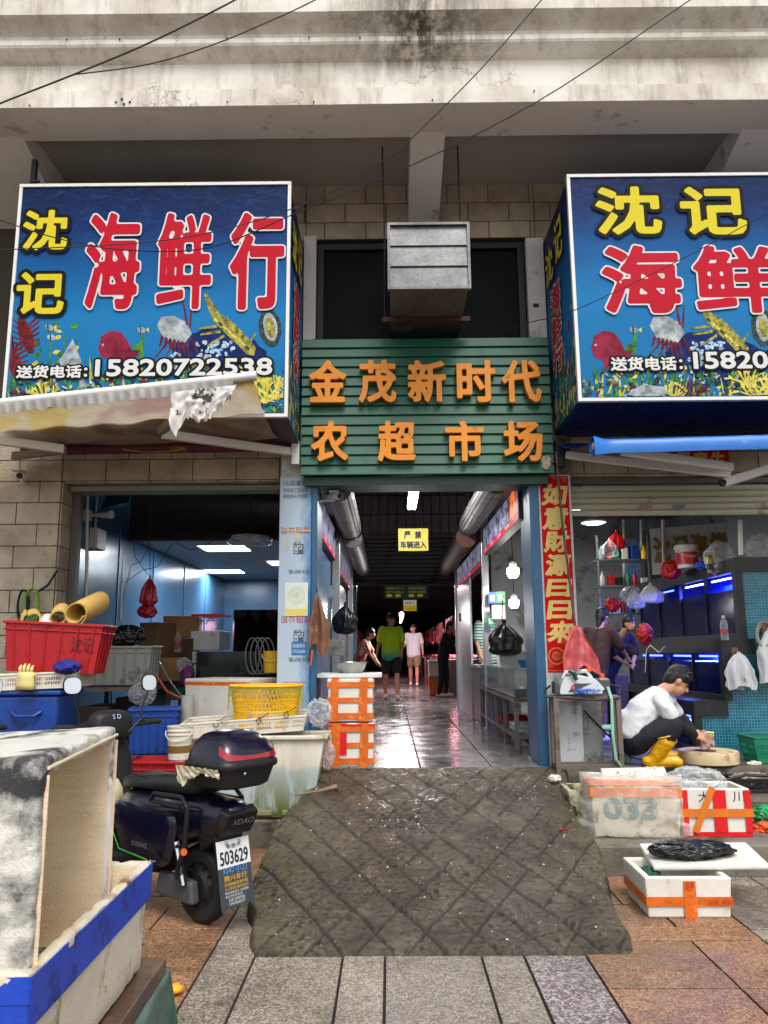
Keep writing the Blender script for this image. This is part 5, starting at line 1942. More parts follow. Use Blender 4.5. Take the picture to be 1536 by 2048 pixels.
 for s_ in (1, -1):
  MB().tube([(1.08, s_ * .25, 1.02), (1.0, s_ * .2, 1.06), (.99, s_ * .1, .98), (1.1, s_ * .06, .8)], .005, 6).build('brake_cable', M_black, o, local=True)
  MB().tube([(.02, s_ * .125, .22), (.10, s_ * .13, .44)], .022, 10).build('shock_absorber', M_chrome if s_ > 0 else M_matt, o, local=True)
 MB().tube([(.42, .12, .2), (.36, .2, .02)], .011).build('kick_stand', M_matt, o, local=True)
 MB().tube([(-.02, .06, .14), (.1, .1, .30), (.25, .1, .34)], .006, 6).build('motor_cable', M_black, o, local=True)
 MB().tube([(-.085, .215, .43), (-.10, .225, .43)], .018, 12).build('turn_signal', M_tape_or, o, local=True)
 # rear rack / rails
 for s_ in (1, -1):
  pts = [(.28, s_ * .19, .655), (.24, s_ * .195, .70), (-.02, s_ * .195, .705), (-.08, s_ * .195, .66), (-.07, s_ * .20, .46), (-.02, s_ * .20, .33), (.02, s_ * .18, .285), (.1, s_ * .12, .27)]
  MB().tube(pts, .0145).build('guard_rail', M_black, o, local=True, smooth=True)
  MB().tube([(.28, s_ * .19, .655), (-.06, s_ * .196, .648)], .012).build('guard_bar', M_black, o, local=True)
  MB().tube([(-.05, s_ * .215, .655), (-.05, s_ * .225, .655)], .011).tube([(-.03, s_ * .218, .45), (-.03, s_ * .225, .45)], .011).build('bolt', M_chrome, o, local=True)
 # tail with badge and mudguard
 mb = MB()
 mb.hexa([(-.285, -.11, .545), (-.25, -.12, .50), (-.25, .12, .50), (-.285, .11, .545)], [(-.33, -.11, .63), (-.26, -.13, .66), (-.26, .13, .66), (-.33, .11, .63)])
 tb = mb.build('tail_lamp', mat('smoked_lamp', (34, 30, 34), .2), o, local=True, bevel=.01, fix=True)
 q = Plane((-.3125, 0, .59), (0, -1, 0), (-.045, 0, .085))
 mb = MB()
 plain(mb, q, 'XDAO', -.075, -.018, .036, .15, off=.012)
 mb.build('badge_lettering', mat('badge_grey', (128, 128, 132), .4), tb, local=True)
 mb = MB()
 mb.hexa([(-.16, -.08, .46), (-.05, -.08, .40), (-.05, .08, .40), (-.16, .08, .46)], [(-.25, -.1, .54), (-.08, -.12, .52), (-.08, .12, .52), (-.25, .1, .54)])
 mb.hexa([(-.25, -.085, .20), (-.232, -.085, .19), (-.232, .085, .19), (-.25, .085, .20)], [(-.20, -.09, .50), (-.17, -.09, .50), (-.17, .09, .50), (-.20, .09, .50)])
 mb.build('mudguard', M_matt, o, local=True, bevel=.008, fix=True)
 if not full:
  return o
 # number plate and dealer's plate hang on the mudguard
 bot, top = Vector((-.30, 0, .12)), Vector((-.225, 0, .49))
 up = (top - bot).normalized()
 q = Plane(bot, (0, -1, 0), up)
 Hh = (top - bot).length
 mb = MB()
 HS = 1.18
 rag = [(-.098, .03), (-.082, -.03), (-.07, .035), (-.045, .02), (-.03, .0), (-.015, .025), (.01, .01), (.03, .028), (.055, .005), (.07, .03), (.088, .0), (.1, .045), (.098, .24), (-.098, .24)]
 mb.prism([(a * HS, b) for a, b in rag], lambda a, b, d: q.p(a, b, d), 0.0, .003)
 ap = mb.build('dealer_plate', M_adv, o, local=True)
 mb = MB()
 plain(mb.m(0), q, 'XDAO', -.085, .195, .03, .075, off=.005)
 plain(mb.m(0), q, '小刀', .005, .19, .04, .08, off=.005)
 plain(mb.m(1), q, '腾兴车行', -.08, .155, .03, .16, off=.005)
 plain(mb.m(1), q, '石湾旗舰店总代理', -.082, .131, .018, .165, off=.005)
 plain(mb.m(1), q, '小刀科技 航天动力', -.082, .110, .016, .165, off=.005)
 plain(mb.m(2), q, '高价回收旧车 以旧换新', -.082, .091, .014, .165, off=.005)
 plain(mb.m(2), q, '维修 充电 配件批发', -.082, .074, .013, .12, off=.005)
 plain(mb.m(2), q, '15813909700', -.06, .054, .015, .11, off=.005)
 plain(mb.m(2), q, '13433060277', -.06, .035, .015, .11, off=.005)
 mb.build('dealer_lettering', [mat('dealer_blue', (70, 160, 226), .4), mat('dealer_yellow', (226, 178, 40), .4), M_print_w], ap, local=True)
 mb = MB()
 rect(mb, q, -.116, .225, .116, .365, .004, .003)
 npx = mb.build('number_plate', M_plate, o, local=True, bevel=.001, seg=1)
 mb = MB()
 letters(mb, q, '503629', -.098, .24, .196, .068, .002, 0, .0085, 22)
 plain(mb, q, '粤惠州', -.05, .318, .024, .10, off=.0085)
 mb.build('plate_number', M_ink, npx, local=True)
 for s_ in (-1, 1):
  MB().lathe([(.011, .009), (.008, .014), (0, .015)], 12, M=Matrix(((0, 0, 0), (0, 0, 0), (0, 0, 0))) if False else None, c=(0, 0, 0)).build('plate_bolt', M_chrome, npx, local=True).matrix_local = Matrix.Translation(q.p(s_ * .045, .348, 0)) @ q.n.to_track_quat('Z', 'Y').to_matrix().to_4x4()
 # top case
 def tring(z, hx, hy, x0=-.21, p=4.5, n=40):
  out = []
  for k in range(n):
   t = 2 * math.pi * k / n
   c, s_ = math.cos(t), math.sin(t)
   out.append((x0 + math.copysign(abs(c) ** (2 / p), c) * hx, math.copysign(abs(s_) ** (2 / p), s_) * hy, z))
  return out
 mb = MB()
 loft(mb, [tring(.765, .14, .15), tring(.78, .165, .175), tring(.88, .195, .205)])
 tc = mb.build('top_case', M_matt, o, local=True, smooth=True)
 mb = MB()
 loft(mb, [tring(.872, .203, .213), tring(.882, .209, .219), tring(.902, .209, .219), tring(.912, .203, .213)])
 mb.build('case_rim', M_black, tc, local=True, smooth=True)
 mb = MB()
 loft(mb, [tring(.91, .195, .208), tring(.955, .185, .20), tring(1.01, .16, .18, -.205, 4), tring(1.05, .115, .145, -.195, 3.4), tring(1.068, .06, .09, -.19, 3), tring(1.071, .01, .02, -.19, 2)])
 lid = mb.build('case_lid', M_scoot, o, local=True, smooth=True)
 mb = MB()
 def refl(u, v):
  t_ = math.pi + rad(-66 + 132 * u)
  z_ = .925 + (.05 - .03 * (1 - abs(u - .5) * 2)) * v + .03 * max(0, abs(u - .5) - .3) / .2
  k_ = (z_ - .91) / .10
  hx, hy, p_ = .205 - .030 * k_, .218 - .024 * k_, 4.4
  c_, s_ = math.cos(t_), math.sin(t_)
  return (-.21 + math.copysign(abs(c_) ** (2 / p_), c_) * hx, math.copysign(abs(s_) ** (2 / p_), s_) * hy, z_)
 mb.grid(refl, 40, 3)
 mb.build('case_reflector', mat('red_reflector', (150, 10, 26), .15, coat=.5), lid, local=True, smooth='all')
 q = Plane((-.30, .0, 1.035), (0, -1, 0), (.75, 0, .6))
 mb = MB()
 plain(mb, q, 'XDAO', -.05, -.015, .028, .1, off=.012)
 mb.build('case_lettering', M_print_w, lid, local=True)
 # cloth caught under the lid, on the left side
 def rag_(u, v):
  x = -.36 + .36 * u
  ln = .02 + .10 * math.exp(-((u - .9) / .14) ** 2) + .045 * math.exp(-((u - .62) / .16) ** 2) + .03 * math.exp(-((u - .1) / .2) ** 2) + .012 * noise.noise((u * 14, 0, 0))
  y = .218 - .02 * v + .005 * math.sin(u * 43 + v * 9) * (.3 + v) + .014 * noise.noise((u * 9, v * 2, 5)) * v + .012
  if u < .02:
   y -= .01
  return (x, y, .885 - ln * v + .006 * noise.noise((u * 20, v * 4, 1)))
 MB().grid(rag_, 90, 12).build('caught_cloth', mat('cream_cloth', (206, 196, 168), .85, v=.08), tc, local=True, smooth='all')
 MB().lathe([(.011, 0), (.006, .006), (0, .006)], 12).build('case_lock', M_chrome, tc, local=True).matrix_local = Matrix.Translation((-.40, .06, .85)) @ Matrix.Rotation(rad(-90), 4, 'Y')
 return o
SANG = math.atan2(.63, -.78)
sc1 = scooter((-1.07, 4.76, 0), SANG, 'dark blue electric scooter with black top case and hanging dealer plate')
sc2 = scooter((-1.90, 4.40, 0), SANG + .08, 'second scooter at the photo edge behind the foam boxes, handlebar and mirror showing', False)
# cream helmet hanging by the seat front
hpos = sc1.matrix_basis @ Vector((.93, .10, .60))
hl = thing('helmet', hpos, 'cream open-face helmet hanging in front of the scooter seat', 'helmet')
MB().lathe([(0, .13), (.05, .123), (.09, .10), (.118, .05), (.125, 0), (.122, -.05), (.115, -.09), (.105, -.09), (.112, 0), (0, .118)], 28, hpos).build('shell', mat('cream_helmet', (206, 200, 168), .25, coat=.4), hl, smooth=True)
MB().tube([hpos + Vector((.02, 0, .12)), hpos + Vector((0, .02, .26))], .006).build('strap', M_white_pl, hl)
# ================================================================== tub, trays, basket
def tub_mat():
 t = NT('algae_stained_tub')
 z = t.xyz()[2]
 x = t.xyz()[0]
 n = t.noise(5, 7, 0.7)
 zz = t.math('ADD', z, t.math('MULTIPLY', t.math('SUBTRACT', n, .5), .12))
 col = t.mix(t.rng(zz, .34, .40), lin((176, 190, 196)), lin((214, 208, 190)))
 col = t.mix(t.math('MULTIPLY', t.rng(t.noise(4, 8, .7, t.coord((1, 1, .15))), .5, .7), .5), col, lin((150, 142, 118)))
 st = t.noise(6.5, 8, .75, t.coord((1, 1, .18)))
 m = t.math('MULTIPLY', t.rng(st, .45, .56), t.rng(zz, .06, .46, 1, 0))
 m = t.math('MAXIMUM', m, t.math('MULTIPLY', t.rng(zz, .03, .12, 1, 0), t.rng(n, .35, .5)))
 col = t.mix(m, col, lin((92, 104, 26)))
 dk = t.math('MULTIPLY', t.rng(t.noise(9, 7, .75), .55, .66), t.rng(zz, .02, .12, 1, 0))
 col = t.mix(dk, col, lin((40, 42, 24)))
 t.set(col=col, r=.5)
 t.bump(n, .2, .01)
 return t.m
T = thing('fish_tub', (-1.075, 6.60, .225), 'big white plastic fish tub stained green with algae at its base', 'tub')
mb = MB()
hollow(mb, 1.10, .36, .60, .02, .82)
tbody = mb.build('tub_body', tub_mat(), T, local=True, bevel=.03, seg=4, smooth=True)
mb = MB()
w_, d_, R, h = 1.16, .42, .04, .63
mb.box(-w_ / 2, w_ / 2, -d_ / 2, -d_ / 2 + R, h - .035, h).box(-w_ / 2, w_ / 2, d_ / 2 - R, d_ / 2, h - .035, h).box(-w_ / 2, -w_ / 2 + R, -d_ / 2 + R, d_ / 2 - R, h - .035, h).box(w_ / 2 - R, w_ / 2, -d_ / 2 + R, d_ / 2 - R, h - .035, h)
mb.build('tub_rim', mat('yellowed_rim', (204, 198, 178), .5, dirt=(150, 136, 100), ds=6, da=.45), T, local=True, bevel=.012, seg=3)
mb = MB()
for k in range(3):
 mb.box(-.30 + .26 * k, -.12 + .26 * k, -.165, -.150, .02, .06)
mb.build('moulded_foot', mat('foot_algae', (120, 124, 84), .6), T, local=True, bevel=.006)
tz = .225 + .632
tr1 = slot_tray((-1.17, 6.585, tz + .012), 1.0, .40, .125, 'white slotted tray lying on the algae-stained tub', M_white_pl, rz=.05, rot=(rad(3), rad(-3.5), rad(3)))
tie = []
for px, py in ((435, 1443), (520, 1436), (575, 1424)):
 p = at(px, py, 6.38)
 mb = MB()
 mb.tube([p, p + Vector((.01, -.01, -.03)), p + Vector((-.01, -.015, -.05)), p + Vector((-.03, -.01, -.02)), p + Vector((.0, 0, .01))], .004, 6)
 mb.tube([p, p + Vector((.05, -.01, .025)), p + Vector((.07, -.01, .04))], .003, 6)
 tag(mb.build('cable_tie', M_black), ['black cable tie at the left end of the white slotted tray', 'black cable tie in the middle of the white slotted tray', 'black cable tie under the yellow basket, near the tray end'][len(tie)], 'cable tie', 'cable ties on the tray rim')
 tie.append(1)
# yellow basket: real lattice
yb_ = Vector((-1.02, 6.60, tz + .035))
Y_ = thing('yellow_basket', yb_, 'bright yellow round lattice basket standing on the white tray', 'basket')
def bk(t, f, ex=0.0):
 rx, ry = .235 + .055 * f + ex, .16 + .05 * f + ex
 c, s_ = math.cos(t), math.sin(t)
 return Vector((math.copysign(abs(c) ** .8, c) * rx, math.copysign(abs(s_) ** .8, s_) * ry, .345 * f))
mb = MB()
N_ = 72
for k in range(N_):
 t = 2 * math.pi * k / N_
 d = 2 * math.pi / N_ * .3
 if True:
  mb.bar(bk(t, .05), bk(t, .42), .007, .006)
for k in range(N_):                       # crossing lattice above
 t = 2 * math.pi * k / N_
 for s_ in (1, -1):
  for j in range(4):
   f0, f1 = .45 + j * .125, .45 + (j + 1) * .125
   mb.bar(bk(t + s_ * j * .044, f0), bk(t + s_ * (j + 1) * .044, f1), .0065, .005)
for f, wd in ((.05, .02), (.43, .014), (.62, .006), (.95, .012)):
 pts = [bk(2 * math.pi * k / 48, f) for k in range(49)]
 for a, b in zip(pts, pts[1:]):
  mb.bar(a, b, .008, wd)
L = mb.build('lattice', M_yel_pl, Y_, local=True)
L['kind'] = 'stuff'
MB().tube([bk(2 * math.pi * k / 48, 1.0, .006) for k in range(49)], .011, 8).build('rim', M_yel_pl, Y_, local=True, smooth=True)
mb = MB()
mb.add([bk(2 * math.pi * k / 32, .02) for k in range(32)], [list(range(32))])
mb.build('base', M_yel_pl, Y_, local=True)
# net hanging over the rim
mb = MB()
r_ = random.Random(4)
for k in range(110):
 t = math.pi + math.pi * (k / 110)
 ln = .06 + .05 * noise.noise((k * .14, 0, 0)) + (.1 if k < 14 or k > 96 else 0)
 a = bk(t, .97, .018)
 b = bk(t + .06 * r_.choice((-1, 1)), .97, .02) + Vector((0, 0, -ln))
 mb.bar(a, b, .002, .002)
mb.build('draped_net', mat('green_net', (150, 160, 70), .6), Y_, local=True)['kind'] = 'stuff'
# foam box behind the basket, with orange tape under its rim; on a hidden crate
fb1 = foam_box((-1.43, 7.22, .90), .70, .46, .38, 'white foam box with an orange taped rim behind the yellow basket', rz=rad(-24), t=.03, lid=False)
band(MB(), .69, .455, .325, .355, .003).build('orange_tape', M_tape_or, fb1, local=True)
crate((-1.42, 7.22, Zf), .6, .4, .345, 'grey crate under the orange rimmed foam box', M_grey_pl, rz=rad(-24))
pc = at(374, 1440, 7.0)
tag(MB().tube([(pc.x, 7.0, Zf), (pc.x, 7.0, 1.14)], .055, 18).build('plastic_pipe', mat('grey_pvc', (170, 168, 158), .5)), 'short pale plastic pipe standing beside the foam box', 'pipe')
# blue crate, red tray with two white buckets
bcx = at(310, 1450, 6.72)
crate((bcx.x, 6.72, .70), .42, .34, .36, 'blue ribbed crate behind the scooter seat', M_blue_pl, rz=rad(12))
crate((bcx.x - .02, 6.70, .225), .5, .36, .472, 'dark blue crate at the bottom under the ribbed one', mat('navy_plastic', (20, 34, 70), .5), rz=rad(8))
rcx = at(322, 1515, 6.42)
crate((rcx.x, 6.36, .50), .52, .32, .19, 'shallow red tray holding white paint buckets behind the scooter', M_red_pl, rz=rad(-6), ribs=(5, 3), name='red_tray', cat='tray')
foam_box((rcx.x, 6.36, .10), .5, .30, .395, 'grubby foam box under the shallow red tray', m=M_foam_old)
struct_pad = None
wb = at(362, 1500, 6.36)
b1 = bucket((wb.x, 6.36, .515), .085, .17, 'lower white bucket in the red tray, mostly sunk', M_white_pl, group='nested paint buckets')
b2 = bucket((wb.x - .01, 6.35, .69), .098, .25, 'white bucket with a brown-stained lower half stacked in the red tray', M_white_pl, group='nested paint buckets')
MB().lathe([(.0865, .05), (.093, .105), (.0955, .105), (.089, .05)], 28).build('brown_stain_band', mat('brown_band', (120, 92, 40), .5), b2, local=True, smooth=True)
# clear bags beside the tub
def bag(p, rx, ry, rz, label, seed, m=None, name='plastic_bag', amp=.4, fr=2.2, flat=None, sub=4, group=None):
 return tag(blob(p, rx, ry, rz, seed, amp, fr, sub + 1, flat=flat).build(name, m or M_clear, smooth='all'), label, 'plastic bag', group)
bag(at(638, 1425, 6.55), .10, .09, .11, 'clear crumpled plastic bag on the right end of the tub', 11)
bag(at(655, 1510, 6.66), .06, .06, .12, 'pinkish clear bag hanging between the tub and the taped boxes', 12, clear_mat('pink_clear', (222, 196, 190), .3))
def sack(c, w_, h, label, seed, m, name='plastic_bag', d_=.6, neck=.10):
 c = Vector(c)
 def f(u, v):
  a = 2 * math.pi * u
  pr = neck + (1 - neck) * min(1, max(0, (v - .12)) / .38) ** .75 if v < .5 else 1.0
  if v > .82:
   pr *= math.sqrt(max(0, 1 - ((v - .82) / .18) ** 2))
  k = 1 + (.16 * math.sin(a * 5 + seed) + .10 * math.sin(a * 9 + seed * 2 + v * 4)) * (1 - .6 * v) + .22 * noise.noise((math.cos(a) * 1.6, math.sin(a) * 1.6, v * 4 + seed))
  cr = .05 * (1 - abs(noise.noise((math.cos(a) * 4 + seed, math.sin(a) * 4, v * 5))) * 2)
  r = pr * (k + cr) * w_ / 2
  return c + Vector((math.cos(a) * r, math.sin(a) * r * d_, -h * v))
 return tag(MB().grid(f, 72, 36).build(name, m, smooth='all'), label, 'plastic bag')
# two taped foam boxes on the threshold
MT = [None]
def taped_box(loc, w, d, h, label, red=False):
 o = foam_box(loc, w, d, h, label, t=.03, s=.97, lid=True, group='orange taped foam boxes')
 mb = MB()
 hh = h + .05
 band(mb, w, d, hh * .80, hh * .93, .010)
 band(mb, w, d, hh * .44, hh * .56, .006)
 band(mb, w, d, hh * .06, hh * .2, .004)
 for x in (-w * .34, w * .30):
  for s_ in (-1, 1):
   mb.hexa([(x - .05, s_ * (d / 2 + .013) - .001, 0), (x + .025, s_ * (d / 2 + .013) - .001, 0), (x + .025, s_ * (d / 2 + .013) + .001, 0), (x - .05, s_ * (d / 2 + .013) + .001, 0)],
     [(x - .03, s_ * (d / 2 + .014) - .001, hh + .004), (x + .035, s_ * (d / 2 + .014) - .001, hh + .004), (x + .035, s_ * (d / 2 + .014) + .001, hh + .004), (x - .03, s_ * (d / 2 + .014) + .001, hh + .004)])
  mb.box(x - .03, x + .035, -d / 2 - .01, d / 2 + .01, hh + .0045, hh + .006)
 mb.build('orange_tape', M_tape_or, o, local=True)
 if red:
  mb = MB()
  mb.box(-.10, -.04, -d / 2 - .0075, -d / 2 - .006, .1, hh + .003)
  band(mb, w, d, hh * .93 + .001, hh * .99, .0095)
  mb.build('red_tape', M_tape_red, o, local=True)
 return o
xa, xb = at(656, 1530, 6.86).x, at(750, 1530, 6.86).x
wbx = xb - xa
cx = (xa + xb) / 2
taped_box((cx, 7.06, Zf), wbx - .02, .40, .305, 'lower orange taped foam box with a red strip at the threshold', True)
taped_box((cx - .01, 7.06, Zf + .372), wbx - .01, .41, .305, 'upper orange taped foam box carrying the white board and basin')
zt_ = Zf + .735
tb_ = thing('white_board', (cx - .02, 7.1, zt_), 'white plastic board laid over the two orange taped boxes', 'board')
MB().box(cx - .30, cx + .26, 6.88, 7.36, zt_, zt_ + .035).build('board_slab', mat('white_slab', (206, 208, 206), .4, dirt=(150, 140, 120), ds=6, da=.4), tb_, bevel=.006)
bp = at(702, 1347, 7.12)
bw_ = thing('steel_basin', (bp.x, 7.12, zt_ + .036), 'shallow stainless steel basin on the white board', 'basin')
MB().lathe([(0, 0), (.10, 0), (.145, .09), (.158, .092), (.158, .097), (.143, .097), (.098, .008), (0, .008)], 36, (bp.x, 7.12, zt_ + .036)).build('bowl', mat('brushed_steel', (176, 172, 166), .3, m=.9), bw_, smooth=True)
# ================================================================== far left: blue bin, tray, red crate
bx = at(20, 1420, 6.3).x
BN = thing('blue_bin', (bx, 6.32, 0), 'tall blue plastic bin under the white tray and red crate', 'bin')
MB().hexa([(bx - .5, 6.05, 0), (bx + .44, 6.05, 0), (bx + .44, 6.42, 0), (bx - .5, 6.42, 0)], [(bx - .54, 6.0, 1.2), (bx + .5, 6.0, 1.2), (bx + .5, 6.44, 1.2), (bx - .54, 6.44, 1.2)]).build('bin_body', M_blue_pl, BN, bevel=.03, seg=3)
MB().box(bx - .56, bx + .52, 5.98, 6.45, 1.2, 1.235).build('bin_lid', M_blue_pl, BN, bevel=.012)
MB().tube([(bx + .16, 5.995, 1.08), (bx + .2, 5.97, 1.05), (bx + .34, 5.97, 1.05), (bx + .38, 5.995, 1.08)], .012).build('handle', M_blue_pl, BN)
t2 = slot_tray((bx + .13, 6.2, 1.236), .98, .48, .125, 'white slotted tray under the red crate on the blue bin', M_white_pl, rot=(0, rad(-2), rad(4)))
rc = at(112, 1335, 6.2)
RC = crate((rc.x + .0, 6.22, 1.365), .76, .42, .38, 'red ribbed crate holding yellow foam rolls on the white tray', M_red_pl, s=.88, ribs=(6, 4), rot=(0, rad(3.0), rad(6)))
mbm = MB()
q = Plane((.20, -.187, .17), (1, 0, 0), (0, -.06, 1))
plain(mbm, q, '沈记', -.06, -.01, .12, .17, off=.006)
mbm.build('marker_writing', mat('dark_red_ink', (60, 10, 14), .6), RC, local=True)
# rolled foam sheets
def foam_roll(base, tip, r, label, m, turns=1.15, seed=0):
 base, tip = Vector(base), Vector(tip)
 d = (tip - base).normalized()
 a = d.orthogonal().normalized()
 b = d.cross(a)
 mb = MB()
 def f(u, v):
  t = 2 * math.pi * turns * u + 1.2 * seed
  rr = r * (.72 + .28 * u)
  return base.lerp(tip, v) + (a * math.cos(t) + b * math.sin(t) * .8) * rr
 def f2(u, v):
  t = 2 * math.pi * turns * u + 1.2 * seed
  rr = r * (.72 + .28 * u) - .014
  return base.lerp(tip, v) + (a * math.cos(t) + b * math.sin(t) * .8) * rr
 mb.grid(f, 40, 10)
 mb.grid(f2, 40, 10)
 n = 41 * 11
 for i in range(40):
  for row in (0, 10):
   k = row * 41 + i
   mb.f.append([k, k + 1, n + k + 1, n + k])
   mb.mi.append(0)
 for j in range(10):
  for c in (0, 40):
   k = j * 41 + c
   mb.f.append([k, k + 41, n + k + 41, n + k])
   mb.mi.append(0)
 return tag(mb.build('foam_roll', m, smooth=True, fix=True), label, 'foam roll', 'foam rolls in the red crate')
M_yfoam = mat('yellow_foam', (214, 178, 96), .9, v=.08, sc=3, dirt=(170, 130, 70), ds=3, da=.42)
M_wfoam = mat('white_foam_roll', (206, 206, 208), .9, v=.04)
foam_roll(at(150, 1228, 6.12), at(196, 1205, 6.5), .115, 'largest yellow foam roll sticking out of the red crate to the right', M_yfoam, 1.1, 1)
foam_roll(at(114, 1236, 6.14), at(120, 1222, 6.36), .085, 'small yellow foam roll in the middle of the red crate', M_yfoam, 1.1, 2)
foam_roll(at(88, 1258, 6.08), at(92, 1240, 6.25), .06, 'white foam roll between the yellow rolls in the crate', M_wfoam, 1.5, 3)
foam_roll(at(64, 1240, 6.16), at(62, 1232, 6.36), .09, 'flattened yellow foam roll at the left of the red crate', M_yfoam, 1.0, 4)
# glove and blue cloth on the tray edge
gp = at(52, 1355, 5.93)
def glove(u, v):
 x = (u - .5) * (.11 if v > .3 else .12)
 return gp + Vector((x, -.01 + .008 * math.sin(u * 14), .06 - .14 * v + .0))
G_ = thing('rubber_glove', gp, 'pale yellow rubber glove hanging over the white tray edge', 'glove')
mb = MB()
loft(mb, [[gp + Vector((sx * (.058 + .01 * f), sy * .014, .04 - .13 * f)) for sx, sy in ((-1, -1), (0, -1.3), (1, -1), (1, 1), (0, 1.3), (-1, 1))] for f in (0, .3, .7, 1)])
for k, (dx, l) in enumerate(((-.045, .05), (-.018, .06), (.010, .058), (.036, .046))):
 mb.tube([gp + Vector((dx, 0, .03)), gp + Vector((dx * 1.1, .0, .04 + l * .6)), gp + Vector((dx * 1.1, .02, .04 + l))], [.013, .012, .007], 8)
mb.tube([gp + Vector((.05, 0, .0)), gp + Vector((.08, -.01, .03))], [.013, .008], 8)
mb.build('glove_body', mat('yellow_rubber', (214, 198, 128), .6), G_, smooth='all')
p = at(134, 1334, 5.98)
tag(blob(p, .10, .06, .05, 21, .5, 2, 4).build('blue_cloth', mat('navy_cloth', (28, 34, 120), .8), smooth='all'), 'crumpled dark blue cloth on the white tray under the red crate', 'cloth')
# ropes on the wall
def hank(px, py, m, label, n=5, wpx=26, hpx=60):
 c = at(px, py, 6.95)
 k = ppm(c)
 mb = MB()
 r_ = random.Random(int(px))
 for i in range(n):
  a, h = wpx / k * r_.uniform(.4, .6), hpx / k * r_.uniform(.85, 1.05)
  pts = []
  for j in range(25):
   t = 2 * math.pi * j / 24
   pts.append(c + Vector((a * math.sin(t), -.012 * i, -h / 2 + h / 2 * math.cos(t))))
  mb.tube(pts, .0055, 6, False)
 return tag(mb.build('hank_of_rope', m), label, 'rope', 'hanks hanging on the stone wall')
hank(50, 1180, M_black, 'black cable hank hanging on the stone wall above the red crate', 4, 22, 62)
hank(68, 1178, mat('green_rope', (110, 170, 40), .6), 'green rope hank hanging on the stone wall above the red crate', 5, 24, 60)
MB()
tag(MB().tube([at(78, 1182, 6.94), at(96, 1170, 6.92), at(115, 1140, 6.92)], .012).build('iron_hook', M_dark_metal), 'dark iron hook bar on the stone pillar above the ropes', 'hook')
# ================================================================== people
M_skin = mat('skin', (196, 142, 112), 0.55, v=.05)
M_hair = mat('black_hair', (18, 16, 16), 0.5, v=.2, b=.4, bs=90)
M_eye = mat('eye_dark', (24, 18, 16), .3)
def cap(mb, a, b, r0, r1, n=12):
 """tapered capsule with rounded ends"""
 a, b = Vector(a), Vector(b)
 d = b - a
 L = d.length
 if L < 1e-5:
  d, L = Vector((0, 0, 1e-4)), 1e-4
 q = d.to_track_quat('Z', 'Y').to_matrix()
 pr = [(r0 * math.cos(t), -r0 * math.sin(t)) for t in (rad(89), rad(60), rad(30), 0)] + [(r1 * math.cos(t), L + r1 * math.sin(t)) for t in (0, rad(30), rad(60), rad(89))]
 o = len(mb.v)
 mb.lathe(pr, n, a, M=q)
 mb.f.append([o + k for k in range(n)][::-1])
 mb.f.append([o + 7 * n + k for k in range(n)])
 mb.mi += [mb.cur] * 2
 return mb
def ell3(mb, c, r, R=None, n=14):
 o = len(mb.v)
 pr = [(math.cos(t), math.sin(t)) for t in [rad(-89 + 178 * k / 10) for k in range(11)]]
 M_ = (R or Matrix.Identity(3)) @ Matrix.Diagonal(Vector(r))
 mb.lathe(pr, n, c, M=M_)
 mb.f.append([o + k for k in range(n)][::-1])
 mb.f.append([o + 10 * n + k for k in range(n)])
 mb.mi += [mb.cur] * 2
 return mb
def skin(mb, name, m, parent, vox=.012, it=6, fold=0.0, fs=18.0):
 o = mb.build(name, m, parent)
 r = o.modifiers.new('r', 'REMESH')
 r.mode = 'VOXEL'
 r.voxel_size = vox
 s = o.modifiers.new('s', 'SMOOTH')
 s.iterations = it
 s.factor = .5
 bpy.context.view_layer.update()
 me = bpy.data.meshes.new_from_object(o.evaluated_get(bpy.context.evaluated_depsgraph_get()))
 o.modifiers.clear()
 old = o.data
 o.data = me
 bpy.data.meshes.remove(old)
 if fold:
  for v in me.vertices:
   p = v.co
   v.co = p + v.normal * fold * ((1 - abs(noise.noise(p * fs)) * 2.2) * .6 + noise.noise(p * fs * .45))
 me.polygons.foreach_set('use_smooth', [True] * len(me.polygons))
 return o
def hand(mb, w, d, side, up, curl=.35, s=1.0):
 """palm and five fingers; w wrist, d pointing direction, side thumb side"""
 d, side = Vector(d).normalized(), Vector(side).normalized()
 nrm = d.cross(side).normalized() * (1 if up else -1)
 pc = Vector(w) + d * .055 * s
 for k in range(4):
  o = (k - 1.5) * .019 * s
  cap(mb, Vector(w) + side * o * .5, pc + side * o + d * .03 * s, .017 * s, .014 * s, 8)
 for k, L in enumerate((.068, .078, .072, .055)):
  o = (1.5 - k) * .021 * s
  a = pc + side * o + d * .035 * s
  b = a + (d + nrm * curl * .6).normalized() * L * .5 * s
  c = b + (d * .6 + nrm * curl * 2).normalized() * L * .5 * s
  cap(mb, a, b, .0095 * s, .0085 * s, 8)
  cap(mb, b, c, .0085 * s, .007 * s, 8)
 t0 = Vector(w) + d * .025 * s + side * .028 * s
 t1 = t0 + (d * .6 + side * .8).normalized() * .035 * s
 t2 = t1 + (d + side * .15 + nrm * .4).normalized() * .03 * s
 cap(mb, t0, t1, .013 * s, .011 * s, 8)
 cap(mb, t1, t2, .011 * s, .008 * s, 8)
